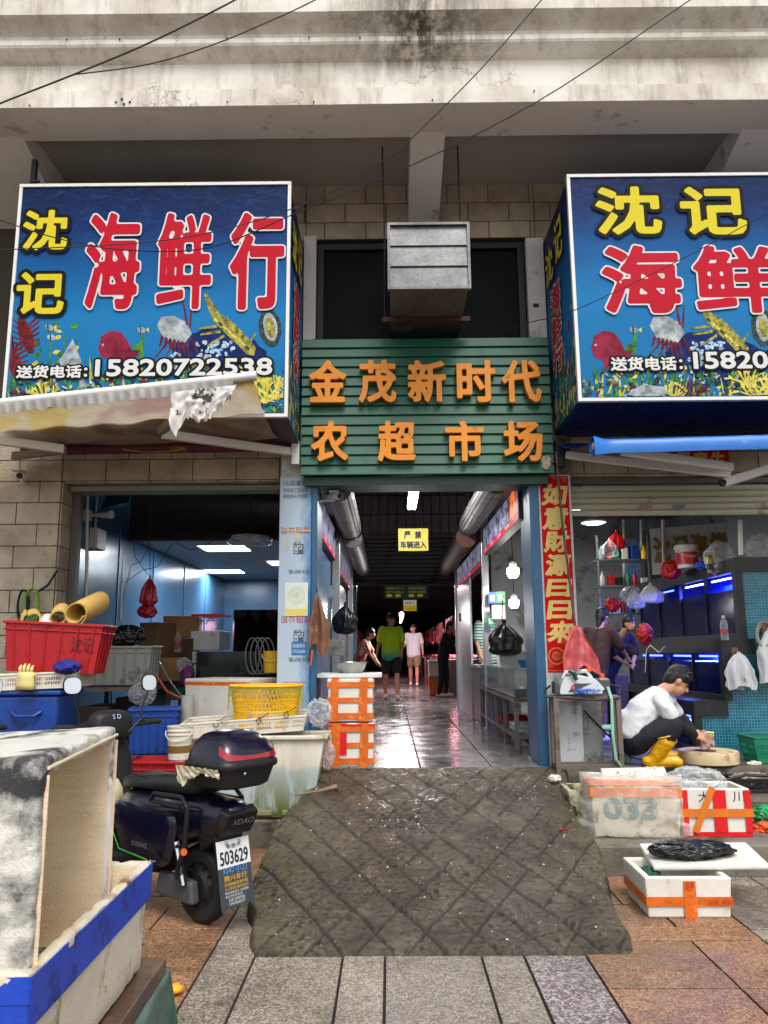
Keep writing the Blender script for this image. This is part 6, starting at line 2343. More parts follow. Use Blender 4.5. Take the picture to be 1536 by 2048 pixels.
def head(mb, c, f, up, s=1.0):
 """skull, jaw, nose, ears: c centre, f facing"""
 f, up = Vector(f).normalized(), Vector(up)
 up = (up - f * up.dot(f)).normalized()
 r = f.cross(up)
 R = Matrix((r, f, up)).transposed()
 c = Vector(c)
 ell3(mb, c + up * .02 * s - f * .012 * s, (.074 * s, .094 * s, .098 * s), R)
 ell3(mb, c - up * .05 * s + f * .025 * s, (.058 * s, .066 * s, .066 * s), R)
 ell3(mb, c - up * .092 * s + f * .052 * s, (.028 * s, .026 * s, .022 * s), R)
 cap(mb, c + up * .012 * s + f * .083 * s, c - up * .025 * s + f * .104 * s, .009 * s, .015 * s, 8)
 cap(mb, c - up * .055 * s + f * .082 * s - r * .018 * s, c - up * .055 * s + f * .082 * s + r * .018 * s, .009 * s, .009 * s, 8)
 for q in (1, -1):
  ell3(mb, c + r * q * .076 * s - up * .008 * s - f * .01 * s, (.012 * s, .02 * s, .032 * s), R, 8)
 return R
def face(o, c, f, up, s=1.0):
 f, up = Vector(f).normalized(), Vector(up)
 up = (up - f * up.dot(f)).normalized()
 r = f.cross(up)
 R = Matrix((r, f, up)).transposed()
 mb = MB()
 for q in (1, -1):
  ell3(mb, Vector(c) + r * q * .032 * s + up * .008 * s + f * .078 * s, (.013 * s, .008 * s, .007 * s), R, 10)
  cap(mb, Vector(c) + r * q * .016 * s + up * .03 * s + f * .083 * s, Vector(c) + r * q * .048 * s + up * .031 * s + f * .073 * s, .004 * s, .004 * s, 6)
 mb.build('eyes', M_eye, o, smooth='all')
def hair(o, c, f, up, s=1.0, long_=False, tuft=0):
 f, up = Vector(f).normalized(), Vector(up)
 up = (up - f * up.dot(f)).normalized()
 r = f.cross(up)
 R = Matrix((r, f, up)).transposed()
 c = Vector(c)
 mb = MB()
 ell3(mb, c + up * .045 * s - f * .022 * s, (.085 * s, .10 * s, .088 * s), R)
 ell3(mb, c + up * .0 * s - f * .06 * s, (.076 * s, .058 * s, .09 * s), R)
 if long_:
  cap(mb, c - f * .07 * s, c - f * .10 * s - up * .2 * s, .055 * s, .03 * s)
 rr = random.Random(tuft + 1)
 for k in range(tuft):
  t = rr.uniform(0, 6.28)
  e = rr.uniform(.2, 1.5)
  dd = (r * math.cos(t) * math.cos(e) + f * math.sin(t) * math.cos(e) * 1.0 + up * math.sin(e)).normalized()
  b = c + up * .04 * s - f * .02 * s + dd * .085 * s
  cap(mb, b - dd * .02, b + (dd + f * .8 + Vector((0, 0, -.2))).normalized() * .035 * s, .016 * s, .006 * s, 7)
 return skin(mb, 'hair', M_hair, o, .012, 3, .003, 60)
def stander(loc, face_ang, label, shirt, bottom, shoe, h=1.72, stride=.12, arms=None, shorts=True, lean=0.0, look=0.0, long_hair=False, sleeve=.45):
 """someone standing or walking; local -Y is forward"""
 s = h / 1.72
 o = thing('person', loc, label, 'person')
 Rz = Matrix.Rotation(face_ang, 3, 'Z')
 L = Vector(loc)
 def P(x, y, z):
  y = y - lean * max(0, z - .9)
  return L + Rz @ Vector((x, y, z)) * s
 hip = [P(q * .088, 0, .90) for q in (1, -1)]
 knee = [P(q * .10, -stride * q * .6 - .02, .49) for q in (1, -1)]
 ank = [P(q * .10, -stride * q + .02, .09) for q in (1, -1)]
 sh = [P(q * .178, 0.01, 1.405) for q in (1, -1)]
 arms = arms or [((.235, .03, 1.13), (.245, -.07, .90)), ((-.235, .0, 1.13), (-.25, -.10, .91))]
 el = [P(*a[0]) for a in arms]
 wr = [P(*a[1]) for a in arms]
 hc = P(0, -.03, 1.60)
 f = Rz @ Matrix.Rotation(look, 3, 'Z') @ Vector((0, -1, -.12))
 mb = MB()
 head(mb, hc, f, (0, 0, 1), s)
 cap(mb, P(0, .01, 1.42), P(0, -.01, 1.52), .056 * s, .053 * s)
 cap(mb, P(0, 0, 1.0), P(0, .0, 1.3), .09 * s, .10 * s)
 cap(mb, P(-.1, 0, 1.37), P(.1, 0, 1.37), .062 * s, .062 * s)
 for i in range(2):
  cap(mb, sh[i], el[i], .05 * s, .04 * s)
  cap(mb, el[i], wr[i], .04 * s, .027 * s)
  q = 1 if i == 0 else -1
  hand(mb, wr[i], wr[i] - el[i], Rz @ Vector((0, -1, 0)), q < 0, .4, s)
  cap(mb, hip[i], knee[i], .085 * s, .055 * s)
  cap(mb, knee[i] - Vector((0, 0, .03)), knee[i] + (ank[i] - knee[i]) * .35 + Rz @ Vector((0, .02, 0)), .05 * s, .054 * s)
  cap(mb, knee[i] + (ank[i] - knee[i]) * .35, ank[i], .052 * s, .035 * s)
  cap(mb, ank[i], ank[i] + Rz @ Vector((0, -.1, -.05)) * s, .036 * s, .03 * s)
 b = skin(mb, 'body', M_skin, o, .014)
 face(o, hc, f, (0, 0, 1), s)
 hair(o, hc, f, (0, 0, 1), s, long_hair)
 mb = MB()
 for x in (-.07, .07):
  cap(mb, P(x, .0, .86), P(x, .0, 1.3), .122 * s, .122 * s)
 cap(mb, P(-.12, 0.01, 1.37), P(.12, 0.01, 1.37), .085 * s, .085 * s)
 for i in range(2):
  cap(mb, sh[i], sh[i].lerp(el[i], sleeve * 1.7), .074 * s, .072 * s)
 skin(mb, 'shirt', shirt, o, .017, 4, .007, 12)
 mb = MB()
 ell3(mb, P(0, 0, .92), (.14 * s, .10 * s, .09 * s), Rz)
 for i in range(2):
  e = hip[i].lerp(knee[i], .8) if shorts else ank[i]
  if shorts:
   cap(mb, hip[i], e, .098 * s, .088 * s)
  else:
   cap(mb, hip[i], knee[i], .095 * s, .072 * s)
   cap(mb, knee[i], ank[i], .072 * s, .058 * s)
 skin(mb, 'trousers', bottom, o, .017, 4, .006, 14)
 for i in range(2):
  mb = MB()
  cap(mb, ank[i] + Vector((0, 0, -.035)) * s, ank[i] + Rz @ Vector((0, -.15, -.045)) * s, .045 * s, .036 * s)
  cap(mb, ank[i] + Vector((0, 0, -.04)) * s + Rz @ Vector((0, .04, -.01)) * s, ank[i] + Rz @ Vector((0, -.1, -.05)) * s, .04 * s, .04 * s)
  skin(mb, 'shoe', shoe, o, .013, 3)
 return o
def neon_mat():
 t = NT('neon_gradient_shirt')
 z = t.xyz()[2]
 zz = t.math('ADD', z, t.math('MULTIPLY', t.math('SUBTRACT', t.noise(7, 4, .6), .5), .15))
 t.set(col=t.mix(t.rng(zz, .83, 1.02), lin((30, 170, 140)), lin((206, 250, 30))), r=.7)
 return t.m
M_neon = neon_mat()
M_wshirt = mat('white_shirt', (206, 206, 210), .85, v=.04, sc=3)
M_blacksh = mat('black_shorts', (20, 20, 24), .8)
M_khaki = mat('khaki_shorts', (130, 106, 76), .8)
M_shoe = mat('white_shoe', (200, 200, 196), .6)
M_navyp = mat('navy_trousers', (24, 26, 36), .85, v=.12)
M_brownsh = mat('dark_brown_shirt', (66, 40, 40), .85)
def gp_(px, py):
 p = on(px, py, Zf)
 return (p.x, p.y, Zf)
stander(gp_(783, 1399), rad(8), 'man in neon yellow green gradient shirt and black shorts walking out of the aisle', M_neon, M_blacksh, M_shoe, 1.74, .17, look=rad(48),
  arms=[((.25, .06, 1.14), (.24, .10, .90)), ((-.25, -.02, 1.13), (-.30, -.05, .90))])
stander(gp_(828, 1372), rad(-6), 'man in white shirt and khaki shorts walking further back in the aisle', M_wshirt, M_khaki, M_shoe, 1.76, .16, look=rad(-50),
  arms=[((.24, .02, 1.13), (.26, -.05, .9)), ((-.24, .05, 1.15), (-.30, -.10, 1.02))])
pw = at(886, 1330, 17.2)
stander((pw.x, 17.2, Zf), rad(70), 'woman in black top reaching over a lit stall on the right of the aisle', mat('black_top', (18, 18, 22), .85), M_navyp, M_shoe, 1.60, .05, shorts=False, lean=.25, long_hair=True, sleeve=.6,
  arms=[((.18, -.22, 1.2), (.10, -.48, 1.16)), ((-.18, -.2, 1.18), (-.06, -.46, 1.12))])
pw = at(956, 1330, 13.2)
def stripe_mat(name, a, b, f, axis=2):
 t = NT(name)
 z = t.xyz()[axis]
 w_ = t.math('SINE', t.math('MULTIPLY', z, f))
 t.set(col=t.mix(t.rng(w_, -.1, .1), lin(a), lin(b)), r=.85)
 return t.m
stander((pw.x + .05, 12.3, Zf), rad(40), 'person in a green and white striped shirt behind the aisle glass', stripe_mat('green_stripes', (200, 204, 200), (60, 130, 110), 140), M_navyp, M_shoe, 1.66, .03, shorts=False, look=rad(30))
pw = at(713, 1330, 14.4)
stander((pw.x, 14.4, Zf), rad(80), 'person in red and white striped shirt and orange shorts at the left of the aisle', stripe_mat('red_stripes', (206, 180, 160), (176, 50, 44), 150, 1), mat('orange_shorts', (196, 120, 30), .8), M_shoe, 1.38, .03, lean=.45,
  arms=[((.18, -.22, 1.16), (.12, -.42, .98)), ((-.18, -.22, 1.16), (-.12, -.42, .98))])
# ---- squatting fishmonger, facing right
SQ = thing('person', at(1300, 1540, 6.78), 'man in white T-shirt and yellow rubber boots squatting over a chopping block', 'person')
YC = 6.88
YRt, YLf = YC - .15, YC + .15
def J(xz, yz, Y):
 return at(1040 + xz / 2.926, 860 + yz / 2.926, Y)
hc = J(925, 1472, YC)
fdir = Vector((.78, -.10, -.62))
upd = Vector((.62, 0, .78))
shR, shL = J(822, 1590, YC - .16), J(838, 1580, YC + .17)
elR, elL = J(925, 1722, YC - .20), J(960, 1700, YC + .14)
wrR, wrL = J(1020, 1782, YC - .06), J(1030, 1780, YC + .08)
hipR, hipL = J(668, 1800, YC - .09), J(676, 1800, YC + .09)
knR, knL = J(896, 1728, YRt - .05), J(910, 1730, YLf + .05)
anR, anL = J(775, 1950, YRt + .02), J(800, 1910, YLf)
mb = MB()
head(mb, hc, fdir, upd, 1.0)
cap(mb, J(830, 1530, YC), J(885, 1500, YC), .058, .056)
cap(mb, J(670, 1770, YC), J(730, 1650, YC), .13, .13)
cap(mb, J(730, 1650, YC), J(800, 1575, YC), .13, .11)
for sh_, el_, wr_, q in ((shR, elR, wrR, 1), (shL, elL, wrL, -1)):
 cap(mb, sh_, el_, .055, .043)
 cap(mb, el_, wr_, .043, .029)
 d = Vector((.75, .15 * q, -.25))
 hand(mb, wr_, d, Vector((.1, .55 * q, .8)), q < 0, .9, 1.0)
for hp_, kn_, an_ in ((hipR, knR, anR), (hipL, knL, anL)):
 cap(mb, hp_, kn_, .088, .06)
 cap(mb, kn_, an_, .058, .04)
skin(mb, 'body', M_skin, SQ, .0085, 5)
face(SQ, hc, fdir, upd)
hair(SQ, hc, fdir, upd, 1.03, tuft=60)
mb = MB()
for q in (-.06, .06):
 cap(mb, J(655, 1755, YC + q), J(722, 1650, YC + q), .135, .135)
 cap(mb, J(722, 1650, YC + q), J(795, 1580, YC + q), .135, .11)
cap(mb, J(615, 1770, YC - .06), J(640, 1700, YC - .05), .06, .1)
cap(mb, shR + Vector((0, .06, 0)), shL - Vector((0, .06, 0)), .085, .085)
for sh_, el_ in ((shR, elR), (shL, elL)):
 cap(mb, sh_, sh_.lerp(el_, .55), .072, .072)
skin(mb, 'shirt', M_wshirt, SQ, .010, 5, .017, 9.5)
mb = MB()
for sh_, el_, wr_ in ((shR, elR, wrR), (shL, elL, wrL)):
 cap(mb, sh_.lerp(el_, .6), el_, .05, .049)
 cap(mb, el_, wr_, .049, .034)
skin(mb, 'arm_sleeves', M_blacksh, SQ, .009, 4, .004, 20)
mb = MB()
ell3(mb, J(662, 1800, YC), (.16, .19, .145))
for hp_, kn_, an_ in ((hipR, knR, anR), (hipL, knL, anL)):
 cap(mb, hp_, kn_, .112, .078)
 cap(mb, kn_, kn_.lerp(an_, .55), .078, .062)
skin(mb, 'trousers', M_navyp, SQ, .011, 6, .008, 12)
M_boot = mat('yellow_boot', (216, 160, 10), .32, v=.06, dirt=(120, 84, 20), ds=9, da=.40)
for kn_, an_, dz in ((knR, anR, 0), (knL, anL, 0)):
 mb = MB()
 tp_ = kn_.lerp(an_, .42)
 cap(mb, tp_, kn_.lerp(an_, .8), .080, .060)
 cap(mb, kn_.lerp(an_, .8), an_ + Vector((0, 0, .01)), .060, .052)
 g = Vector((an_.x, an_.y, Zf + .045))
 cap(mb, an_, g + Vector((.0, 0, .005)), .052, .05)
 cap(mb, g + Vector((-.04, 0, 0)), g + Vector((.20, -.03, -.004)), .046, .041)
 cap(mb, g + Vector((.06, 0, .016)), g + Vector((.19, -.025, .008)), .046, .040)
 bt = skin(mb, 'boot', M_boot, SQ, .008, 2, .004, 22)
 MB().tube([tp_ + Vector((.084 * math.cos(t), .084 * math.sin(t), .045 + .02 * math.cos(t))) for t in [2 * math.pi * k / 20 for k in range(21)]], .007, 6).build('boot_rim', M_boot, bt)
 MB().box(g.x - .06, g.x + .235, g.y - .048, g.y + .04, Zf + .001, Zf + .014).build('sole', mat('boot_sole', (150, 104, 20), .6), bt, bevel=.02)
# fish and knife in his hands
hm = (wrR + wrL) / 2 + Vector((.10, 0, -.02))
fs = thing('gutted_fish', hm + Vector((0, 0, -.1)), 'small pinkish gutted fish held over the chopping block', 'fish')
mb = MB()
cap(mb, hm + Vector((-.03, -.01, .0)), hm + Vector((-.05, -.02, -.09)), .03, .022)
cap(mb, hm + Vector((.03, .01, .0)), hm + Vector((.045, 0, -.07)), .028, .016)
cap(mb, hm + Vector((-.03, 0, .01)), hm + Vector((.03, 0, .01)), .03, .03)
cap(mb, hm + Vector((-.0, -.01, -.02)), hm + Vector((0.0, -.01, -.11)), .02, .012)
skin(mb, 'fish_body', mat('fish_flesh', (190, 160, 150), .35, dirt=(120, 40, 40), ds=14, da=.5), fs, .007, 3)
tag(MB().tube([hm + Vector((-.02, -.05, .04)), hm + Vector((.03, -.075, .035))], .012).build('knife_handle', mat('lime_handle', (196, 206, 70), .5)), 'lime green knife handle in the fist of the squatting man', 'knife')
CBp = at(1417, 1520, 6.95)
CB = thing('chopping_block', (CBp.x, 6.95, Zf), 'thick round stained white chopping block on the wet shop floor', 'chopping block')
M_block = mat('stained_block', (196, 176, 136), .6, v=.12, sc=4, dirt=(120, 76, 46), ds=6, da=.46)
MB().lathe([(0, .002), (.235, .002), (.248, .012), (.248, .095), (.24, .107), (0, .11)], 44, (CBp.x, 6.95, Zf)).build('block', M_block, CB, smooth=True)
MB().lathe([(0, .1115), (.09, .1115)], 20, (CBp.x - .04, 6.9, Zf)).build('blood_stain', mat('blood', (110, 30, 26), .25), CB)
# two people at the sink further back
pw = at(1185, 1300, 8.6)
stander((pw.x, 8.6, Zf), rad(130), 'person in dark brown shirt with tied hair seen from behind in the right shop', M_brownsh, mat('bare_leg', (120, 86, 70), .6), M_shoe, 1.42, .03, shorts=False, lean=.35, long_hair=True, sleeve=.55,
  arms=[((.24, -.2, 1.2), (.2, -.42, 1.08)), ((-.24, -.18, 1.2), (-.2, -.4, 1.08))])
pw = at(1258, 1300, 9.0)
stander((pw.x - .26, 9.15, Zf), rad(30), 'man with short black hair bending his head over the sink in the right shop', mat('dark_grey_shirt', (44, 40, 42), .85), M_navyp, M_shoe, 1.34, .03, shorts=False, lean=.75, sleeve=.5,
  arms=[((.2, -.25, 1.15), (.05, -.42, 1.05)), ((-.2, -.22, 1.15), (-.12, -.42, 1.05))])
# ================================================================== lamps that are lit in the photograph
M_tube = mat('lit_tube', (255, 252, 244), .4, es=14)
M_panel = mat('lit_panel', (232, 244, 255), .4, es=5)
M_bulb = mat('lit_bulb', (255, 250, 240), .4, es=16)
M_pink = mat('lit_pink', (255, 120, 150), .4, es=7)
M_bled = mat('lit_blue_led', (70, 90, 255), .4, es=9)
M_wled = mat('lit_white_led', (190, 210, 255), .4, es=9)
def lamp_light(name, p, e, size, col=(1, 1, 1), rot=(0, 0, 0), parent=None):
 l = bpy.data.lights.new(name, 'AREA')
 l.energy = e
 l.size = size
 l.color = col
 o = bpy.data.objects.new(name, l)
 COL.objects.link(o)
 o.location = p
 o.rotation_euler = rot
 return o
c = at(827, 985, 8.4)
TL = thing('tube_lamp', (c.x, 8.5, c.z), 'lit fluorescent fixture of three tubes hanging over the aisle entrance', 'lamp')
mb = MB()
for k in (-1, 0, 1):
 mb.tube([(c.x + k * .034, 7.95, 3.185), (c.x + k * .034, 9.15, 3.185)], .0135)
mb.build('tubes', M_tube, TL)
MB().box(c.x - .055, c.x + .055, 7.9, 9.2, 3.205, 3.235).build('housing', M_white_metal, TL)
for yy in (8.1, 9.0):
 MB().tube([(c.x, yy, 3.235), (c.x, yy, 5.9)], .005).build('hanger', M_dark_metal, TL)
pt = bpy.data.lights.new('tube_light', 'POINT')
pt.energy, pt.shadow_soft_size = 42, .08
po_ = bpy.data.objects.new('tube_light', pt)
COL.objects.link(po_)
po_.location = (c.x, 8.55, 3.10)
for i, (x0, y0) in enumerate(LP):
 o = thing('ceiling_light', (x0 + .315, y0 + .3, 2.89), ['lit square ceiling panel nearest in the left shop ceiling', 'lit square ceiling panel second from the front of the left shop', 'lit ceiling panel reflected beside the blue wall'][i], 'ceiling light', 'lit ceiling panels in the left shop')
 MB().box(x0 + .02, x0 + .61, y0 + .02, y0 + .58, 2.886, 2.90).build('diffuser', M_panel, o)
 lamp_light('panel_light', (x0 + .315, y0 + .3, 2.86), 26, .5, (.9, .96, 1))
# ================================================================== aisle: shutter barrels, grille, signs
M_barrel = mat('grey_shutter_barrel', (110, 108, 108), .5, v=.1, dirt=(60, 54, 52), ds=5, da=.45)
M_barrel_r = mat('rusty_barrel', (96, 62, 44), .7, v=.2)
def barrel(x, z, y0, y1, m, label):
 o = thing('shutter_barrel', (x, (y0 + y1) / 2, z), label, 'shutter roll', 'rolled up shutters along the aisle')
 mb = MB()
 n = 40
 for k in range(n):
  t0, t1 = 2 * math.pi * k / n, 2 * math.pi * (k + 1) / n
  r0 = .135 if k % 2 else .128
  a = [(x + r0 * math.cos(t), z + r0 * math.sin(t)) for t in (t0, t1)]
  mb.add([(a[0][0], y0, a[0][1]), (a[1][0], y0, a[1][1]), (a[1][0], y1, a[1][1]), (a[0][0], y1, a[0][1])], [(0, 1, 2, 3)])
 mb.lathe([(.132, 0), (0, 0)], 20, (x, y0, z), 'Y').lathe([(.132, 0), (0, 0)], 20, (x, y1, z), 'Y')
 mb.build('rolled_slats', m, o)
 MB().lathe([(.15, -.02), (.15, .02), (0, .02)], 20, (x, y1 + .02, z), 'Y').build('end_plate', M_dark_metal, o)
 return o
barrel(-.47, 3.02, 7.15, 9.6, M_barrel, 'grey rolled up shutter at the left of the aisle ceiling')
barrel(1.02, 3.08, 7.15, 9.7, M_barrel, 'grey rolled up shutter at the right of the aisle ceiling')
barrel(-.47, 2.95, 9.9, 13.6, M_barrel, 'second grey shutter roll deeper along the left aisle')
barrel(1.0, 2.95, 9.95, 13.8, M_barrel_r, 'rusty brown shutter roll deeper along the right aisle')
# steel posts
def post(x, y, w_, label, m=M_alu, h=3.3):
 o = thing('steel_post', (x, y, Zf), label, 'post', 'posts along the market aisle')
 MB().box(x - w_ / 2, x + w_ / 2, y - .04, y + .04, Zf, h).build('post_shaft', m, o, bevel=.006)
 MB().box(x - w_ / 2 - .02, x + w_ / 2 + .02, y - .06, y + .06, Zf, Zf + .02).build('foot_plate', m, o)
post(1.24, 10.05, .09, 'grey steel post between the two lit menu boxes on the right of the aisle')
post(1.22, 14.0, .09, 'far grey steel post at the end of the right hand stalls')
post(-.66, 9.75, .10, 'grey steel post on the left of the aisle by the black bag')
post(-.66, 13.3, .09, 'far grey steel post on the left of the aisle')
post(1.30, 7.28, .07, 'grey steel post just inside the right entrance pillar')
# lit menu boxes
def menu(x, y0, y1, z0, z1, face, label, seed):
 o = thing('lit_menu_box', (x, (y0 + y1) / 2, z0), label, 'lit sign', 'lit picture boxes along the aisle')
 MB().box(min(x, x + .1 * -face), max(x, x + .1 * -face), y0, y1, z0, z1).build('sign_body', M_dark_metal, o)
 q = Plane((x + .002 * face, y1 if face < 0 else y0, z0), (0, -1 if face < 0 else 1, 0), (0, 0, 1))
 L, H = y1 - y0, z1 - z0
 t = NT('lit_picture')
 n = t.noise(7, 7, .75, t.coord((1, 1, 1)), .5)
 col = t.ramp(n, [(.3, lin((18, 16, 30))), (.45, lin((60, 60, 80))), (.56, lin((150, 150, 160))), (.64, lin((36, 40, 190)))])
 t.set(col=col, r=.3, em=col, es=.55)
 mb = MB()
 rect(mb, q, .02, .07, L - .02, H - .02, .001)
 mb.build('lit_picture', t.m, o)
 mb = MB()
 rect(mb, q, .02, .0, L - .02, .065, .002)
 mb.build('red_strip', mat('lit_red_strip', (170, 24, 60), .4, es=.45), o)
 mb = MB()
 k = 0
 for s_ in ('鲜活海鲜', '生猛水产', '加工料理', '批发零售'):
  if k * .55 + .5 < L:
   plain(mb, q, s_, .1 + k * .6, .015, .042, .28, off=.004)
  k += 1
 mb.build('strip_lettering', mat('lit_white', (226, 200, 200), .4, es=.4), o)
 if seed == 1:
  mb = MB()
  u0 = .05 if face > 0 else L - .5
  rect(mb.m(0), q, u0, .07, u0 + .42, H - .02, .004)
  for k in range(5):
   mb.m(1).lathe([(.05 + .02 * k, 0), (.062 + .02 * k, 0)], 16, q.p(u0 + .21, .18, .006), 'X')
  mb.build('food_photo', [mat('lit_orange_photo', (190, 60, 24), .4, es=.6), mat('lit_gold_photo', (226, 150, 60), .4, es=.6)], o)
 return o
menu(1.22, 7.2, 9.95, 2.72, 3.06, -1, 'near lit picture box with an orange food photo on the right of the aisle', 1)
menu(1.22, 10.15, 13.9, 2.62, 2.96, -1, 'further lit picture box with blue light on the right of the aisle', 2)
menu(-.66, 7.2, 9.6, 2.62, 3.0, 1, 'lit picture box on the left of the aisle behind the film-clad pillar', 3)
menu(-.66, 9.9, 13.2, 2.55, 2.9, 1, 'further lit picture box on the left of the aisle', 4)
# grille above the inner shutter
GR = thing('steel_grille', (.3, 9.9, 3.4), 'black steel bar grille high across the aisle', 'grille')
for i in range(13):
 x = -.62 + i * .155
 MB().box(x - .008, x + .008, 13.9, 13.916, 3.55, 5.6).build('bar', M_black, GR)
for z in (3.6, 3.95, 4.3, 4.65, 5.0):
 MB().box(-.66, 1.4, 13.917, 13.93, z, z + .02).build('crossbar', M_black, GR)
IS = thing('inner_shutter', (.28, 14.1, 2.72), 'dark half lowered shutter box across the aisle', 'shutter')
for i in range(11):
 z = 2.73 + i * .075
 MB().prism([(14.1, z), (14.11, z), (14.11, z + .072), (14.1, z + .072), (14.085, z + .036)], lambda a, b, d: (d, a, b), -.70, 1.20).build('slat', mat('dark_slat', (72, 70, 68), .5, v=.15, dirt=(60, 44, 34), ds=3, da=.5), IS, fix=True)
MB().box(-.70, 1.2, 14.06, 14.12, 2.69, 2.728).build('bottom_bar', M_dark_metal, IS)
# hanging yellow no-vehicles sign
q = Plane(at(797, 1102, 9.9), (1, 0, 0), (0, 0, 1))
u, v = q.of(856, 1057)
YSn = thing('warning_sign', q.p(u / 2, 0), 'hanging yellow sign forbidding vehicles in the aisle', 'sign')
mb = MB()
rect(mb, q, 0, 0, u, v, 0, .008)
mb.build('sign_plate', mat('warning_yellow', (222, 206, 30), .45, dirt=(180, 160, 30), ds=5, da=.42), YSn, fix=True)
mb = MB()
letters(mb, q, '严', u * .20, v * .55, u * .20, v * .32, .004, 0, .0105, 26)
letters(mb, q, '禁', u * .56, v * .55, u * .20, v * .32, .004, 0, .0105, 26)
letters(mb, q, '车辆进入', u * .07, v * .12, u * .86, v * .30, .004, 0, .0105, 26)
mb.build('black_lettering', M_ink, YSn)
MB().tube([q.p(u * .2, v, 0), q.p(u * .3, v + 2.8, 0)], .004).tube([q.p(u * .8, v, 0), q.p(u * .7, v + 2.8, 0)], .004).build('hanging_wire', M_dark_metal, YSn)
q = Plane(at(768, 1197, 15.2), (1, 0, 0), (0, 0, 1))
u, v = q.of(856, 1168)
DS = thing('direction_sign', q.p(u / 2, 0), 'dark green direction board hanging deeper in the market', 'sign')
mb = MB()
rect(mb, q, 0, 0, u, v, 0, .02)
mb.build('sign_plate', mat('sign_green', (20, 66, 50), .5, es=.05), DS, fix=True)
mb = MB()
for a, s_ in ((.06, '鲜肉区 水产区'), (.56, '蔬菜区 熟食区')):
 plain(mb, q, s_, u * a, v * .62, v * .18, u * .38, off=.022)
 plain(mb, q, s_[::-1], u * a, v * .36, v * .16, u * .38, off=.022)
 for k in range(2):
  rect(mb, q, u * (a + .2 * k), v * .1, u * (a + .12 + .2 * k), v * .28, .022)
mb.build('yellow_lettering', mat('sign_yellow', (190, 180, 60), .5, es=.12), DS)
q = Plane(at(807, 1222, 18), (1, 0, 0), (0, 0, 1))
u, v = q.of(833, 1200)
SS = thing('small_hanging_sign', q.p(u / 2, 0), 'small white and yellow sign hanging far down the aisle', 'sign')
mb = MB()
rect(mb.m(0), q, 0, v * .5, u, v, 0, .01)
rect(mb.m(1), q, 0, 0, u, v * .49, 0, .01)
plain(mb.m(2), q, '收银台', u * .15, v * .62, v * .22, u * .7, off=.012)
plain(mb.m(2), q, '→出口', u * .15, v * .12, v * .2, u * .7, off=.012)
mb.build('sign_plate', [mat('lit_sign_white', (206, 200, 196), .5, es=.25), mat('lit_sign_yellow', (214, 186, 40), .5, es=.25), M_ink], SS)
# right hand stalls: tanks on steel stands
M_tank = clear_mat('tank_glass', (120, 150, 150), .12, .05)
M_water = mat('murky_water', (52, 66, 62), .08, v=.1)
M_stand = mat('rusty_steel_stand', (116, 106, 98), .5, m=.4, v=.15, dirt=(84, 60, 44), ds=7, da=.47)
def tank(x0, x1, y0, y1, z0, z1, label, fill=.6, name='glass_tank', m=None):
 o = thing(name, ((x0 + x1) / 2, (y0 + y1) / 2, z0), label, 'fish tank')
 t = .012
 for a in ((x0, x0 + t, y0, y1), (x1 - t, x1, y0, y1), (x0 + t, x1 - t, y0, y0 + t), (x0 + t, x1 - t, y1 - t, y1)):
  MB().box(*a, z0 + .011, z1).build('glass_pane', m or M_tank, o)
 MB().box(x0, x1, y0, y1, z0, z0 + .01).build('tank_base', M_dark_metal, o)
 MB().box(x0 + t + .003, x1 - t - .003, y0 + t + .003, y1 - t - .003, z0 + .012, z0 + (z1 - z0) * fill).build('water', M_water, o)
 return o
def stand(x0, x1, y0, y1, z, label, n=3, low=.12, m=None, z0=None):
 z0 = Zf if z0 is None else z0
 o = thing('steel_stand', ((x0 + x1) / 2, (y0 + y1) / 2, z0), label, 'stand')
 r = .038
 for i in range(n):
  y = y0 + r / 2 + (y1 - y0 - r) * i / (n - 1)
  for x in (x0 + r / 2, x1 - r / 2):
   MB().box(x - r / 2, x + r / 2, y - r / 2, y + r / 2, z0, z - r).build('leg', m or M_stand, o)
 mb = MB()
 mb.box(x0, x1, y0, y0 + r, z - r + .001, z).box(x0, x1, y1 - r, y1, z - r + .001, z).box(x0, x0 + r, y0 + r, y1 - r, z - r + .001, z).box(x1 - r, x1, y0 + r, y1 - r, z - r + .001, z)
 mb.build('top_frame', m or M_stand, o)
 mb = MB()
 zz = z0 + low
 mb.box(x0 + .004, x1 - .004, y0 + .004, y0 + .03, zz, zz + .03).box(x0 + .004, x1 - .004, y1 - .03, y1 - .004, zz, zz + .03)
 mb.box(x0 + .004, x0 + .03, y0 + .03, y1 - .03, zz, zz + .03).box(x1 - .03, x1 - .004, y0 + .03, y1 - .03, zz, zz + .03)
 mb.build('lower_frame', m or M_stand, o)
 return o
stand(1.20, 1.62, 7.75, 10.7, 1.05, 'long rusty steel stand under the aisle fish tanks', 5)
tank(1.21, 1.61, 7.78, 9.2, 1.055, 1.33, 'near glass tank of shellfish on the steel stand in the aisle', .3)
tank(1.21, 1.61, 9.25, 10.65, 1.055, 1.33, 'second glass tank behind the near one on the steel stand', .5)
p = Vector((1.42, 8.2, 1.10))
sf = blob(p, .14, .3, .05, 31, .9, 7, 4).build('shellfish', mat('dark_shell', (60, 54, 48), .6, v=.4, sc=30), smooth=True)
tag(sf, 'heap of dark shellfish on the bottom of the near tank', 'shellfish', kind='stuff')
bs = thing('blue_basin', (1.44, 8.05, 1.335), 'blue plastic basin resting on the near aisle tank', 'basin')
MB().lathe([(0, 0), (.11, 0), (.15, .075), (.165, .078), (.165, .086), (.145, .084), (.105, .008), (0, .008)], 32, (1.44, 8.05, 1.335)).build('bowl', mat('sky_blue_plastic', (40, 130, 190), .4), bs, smooth=True)
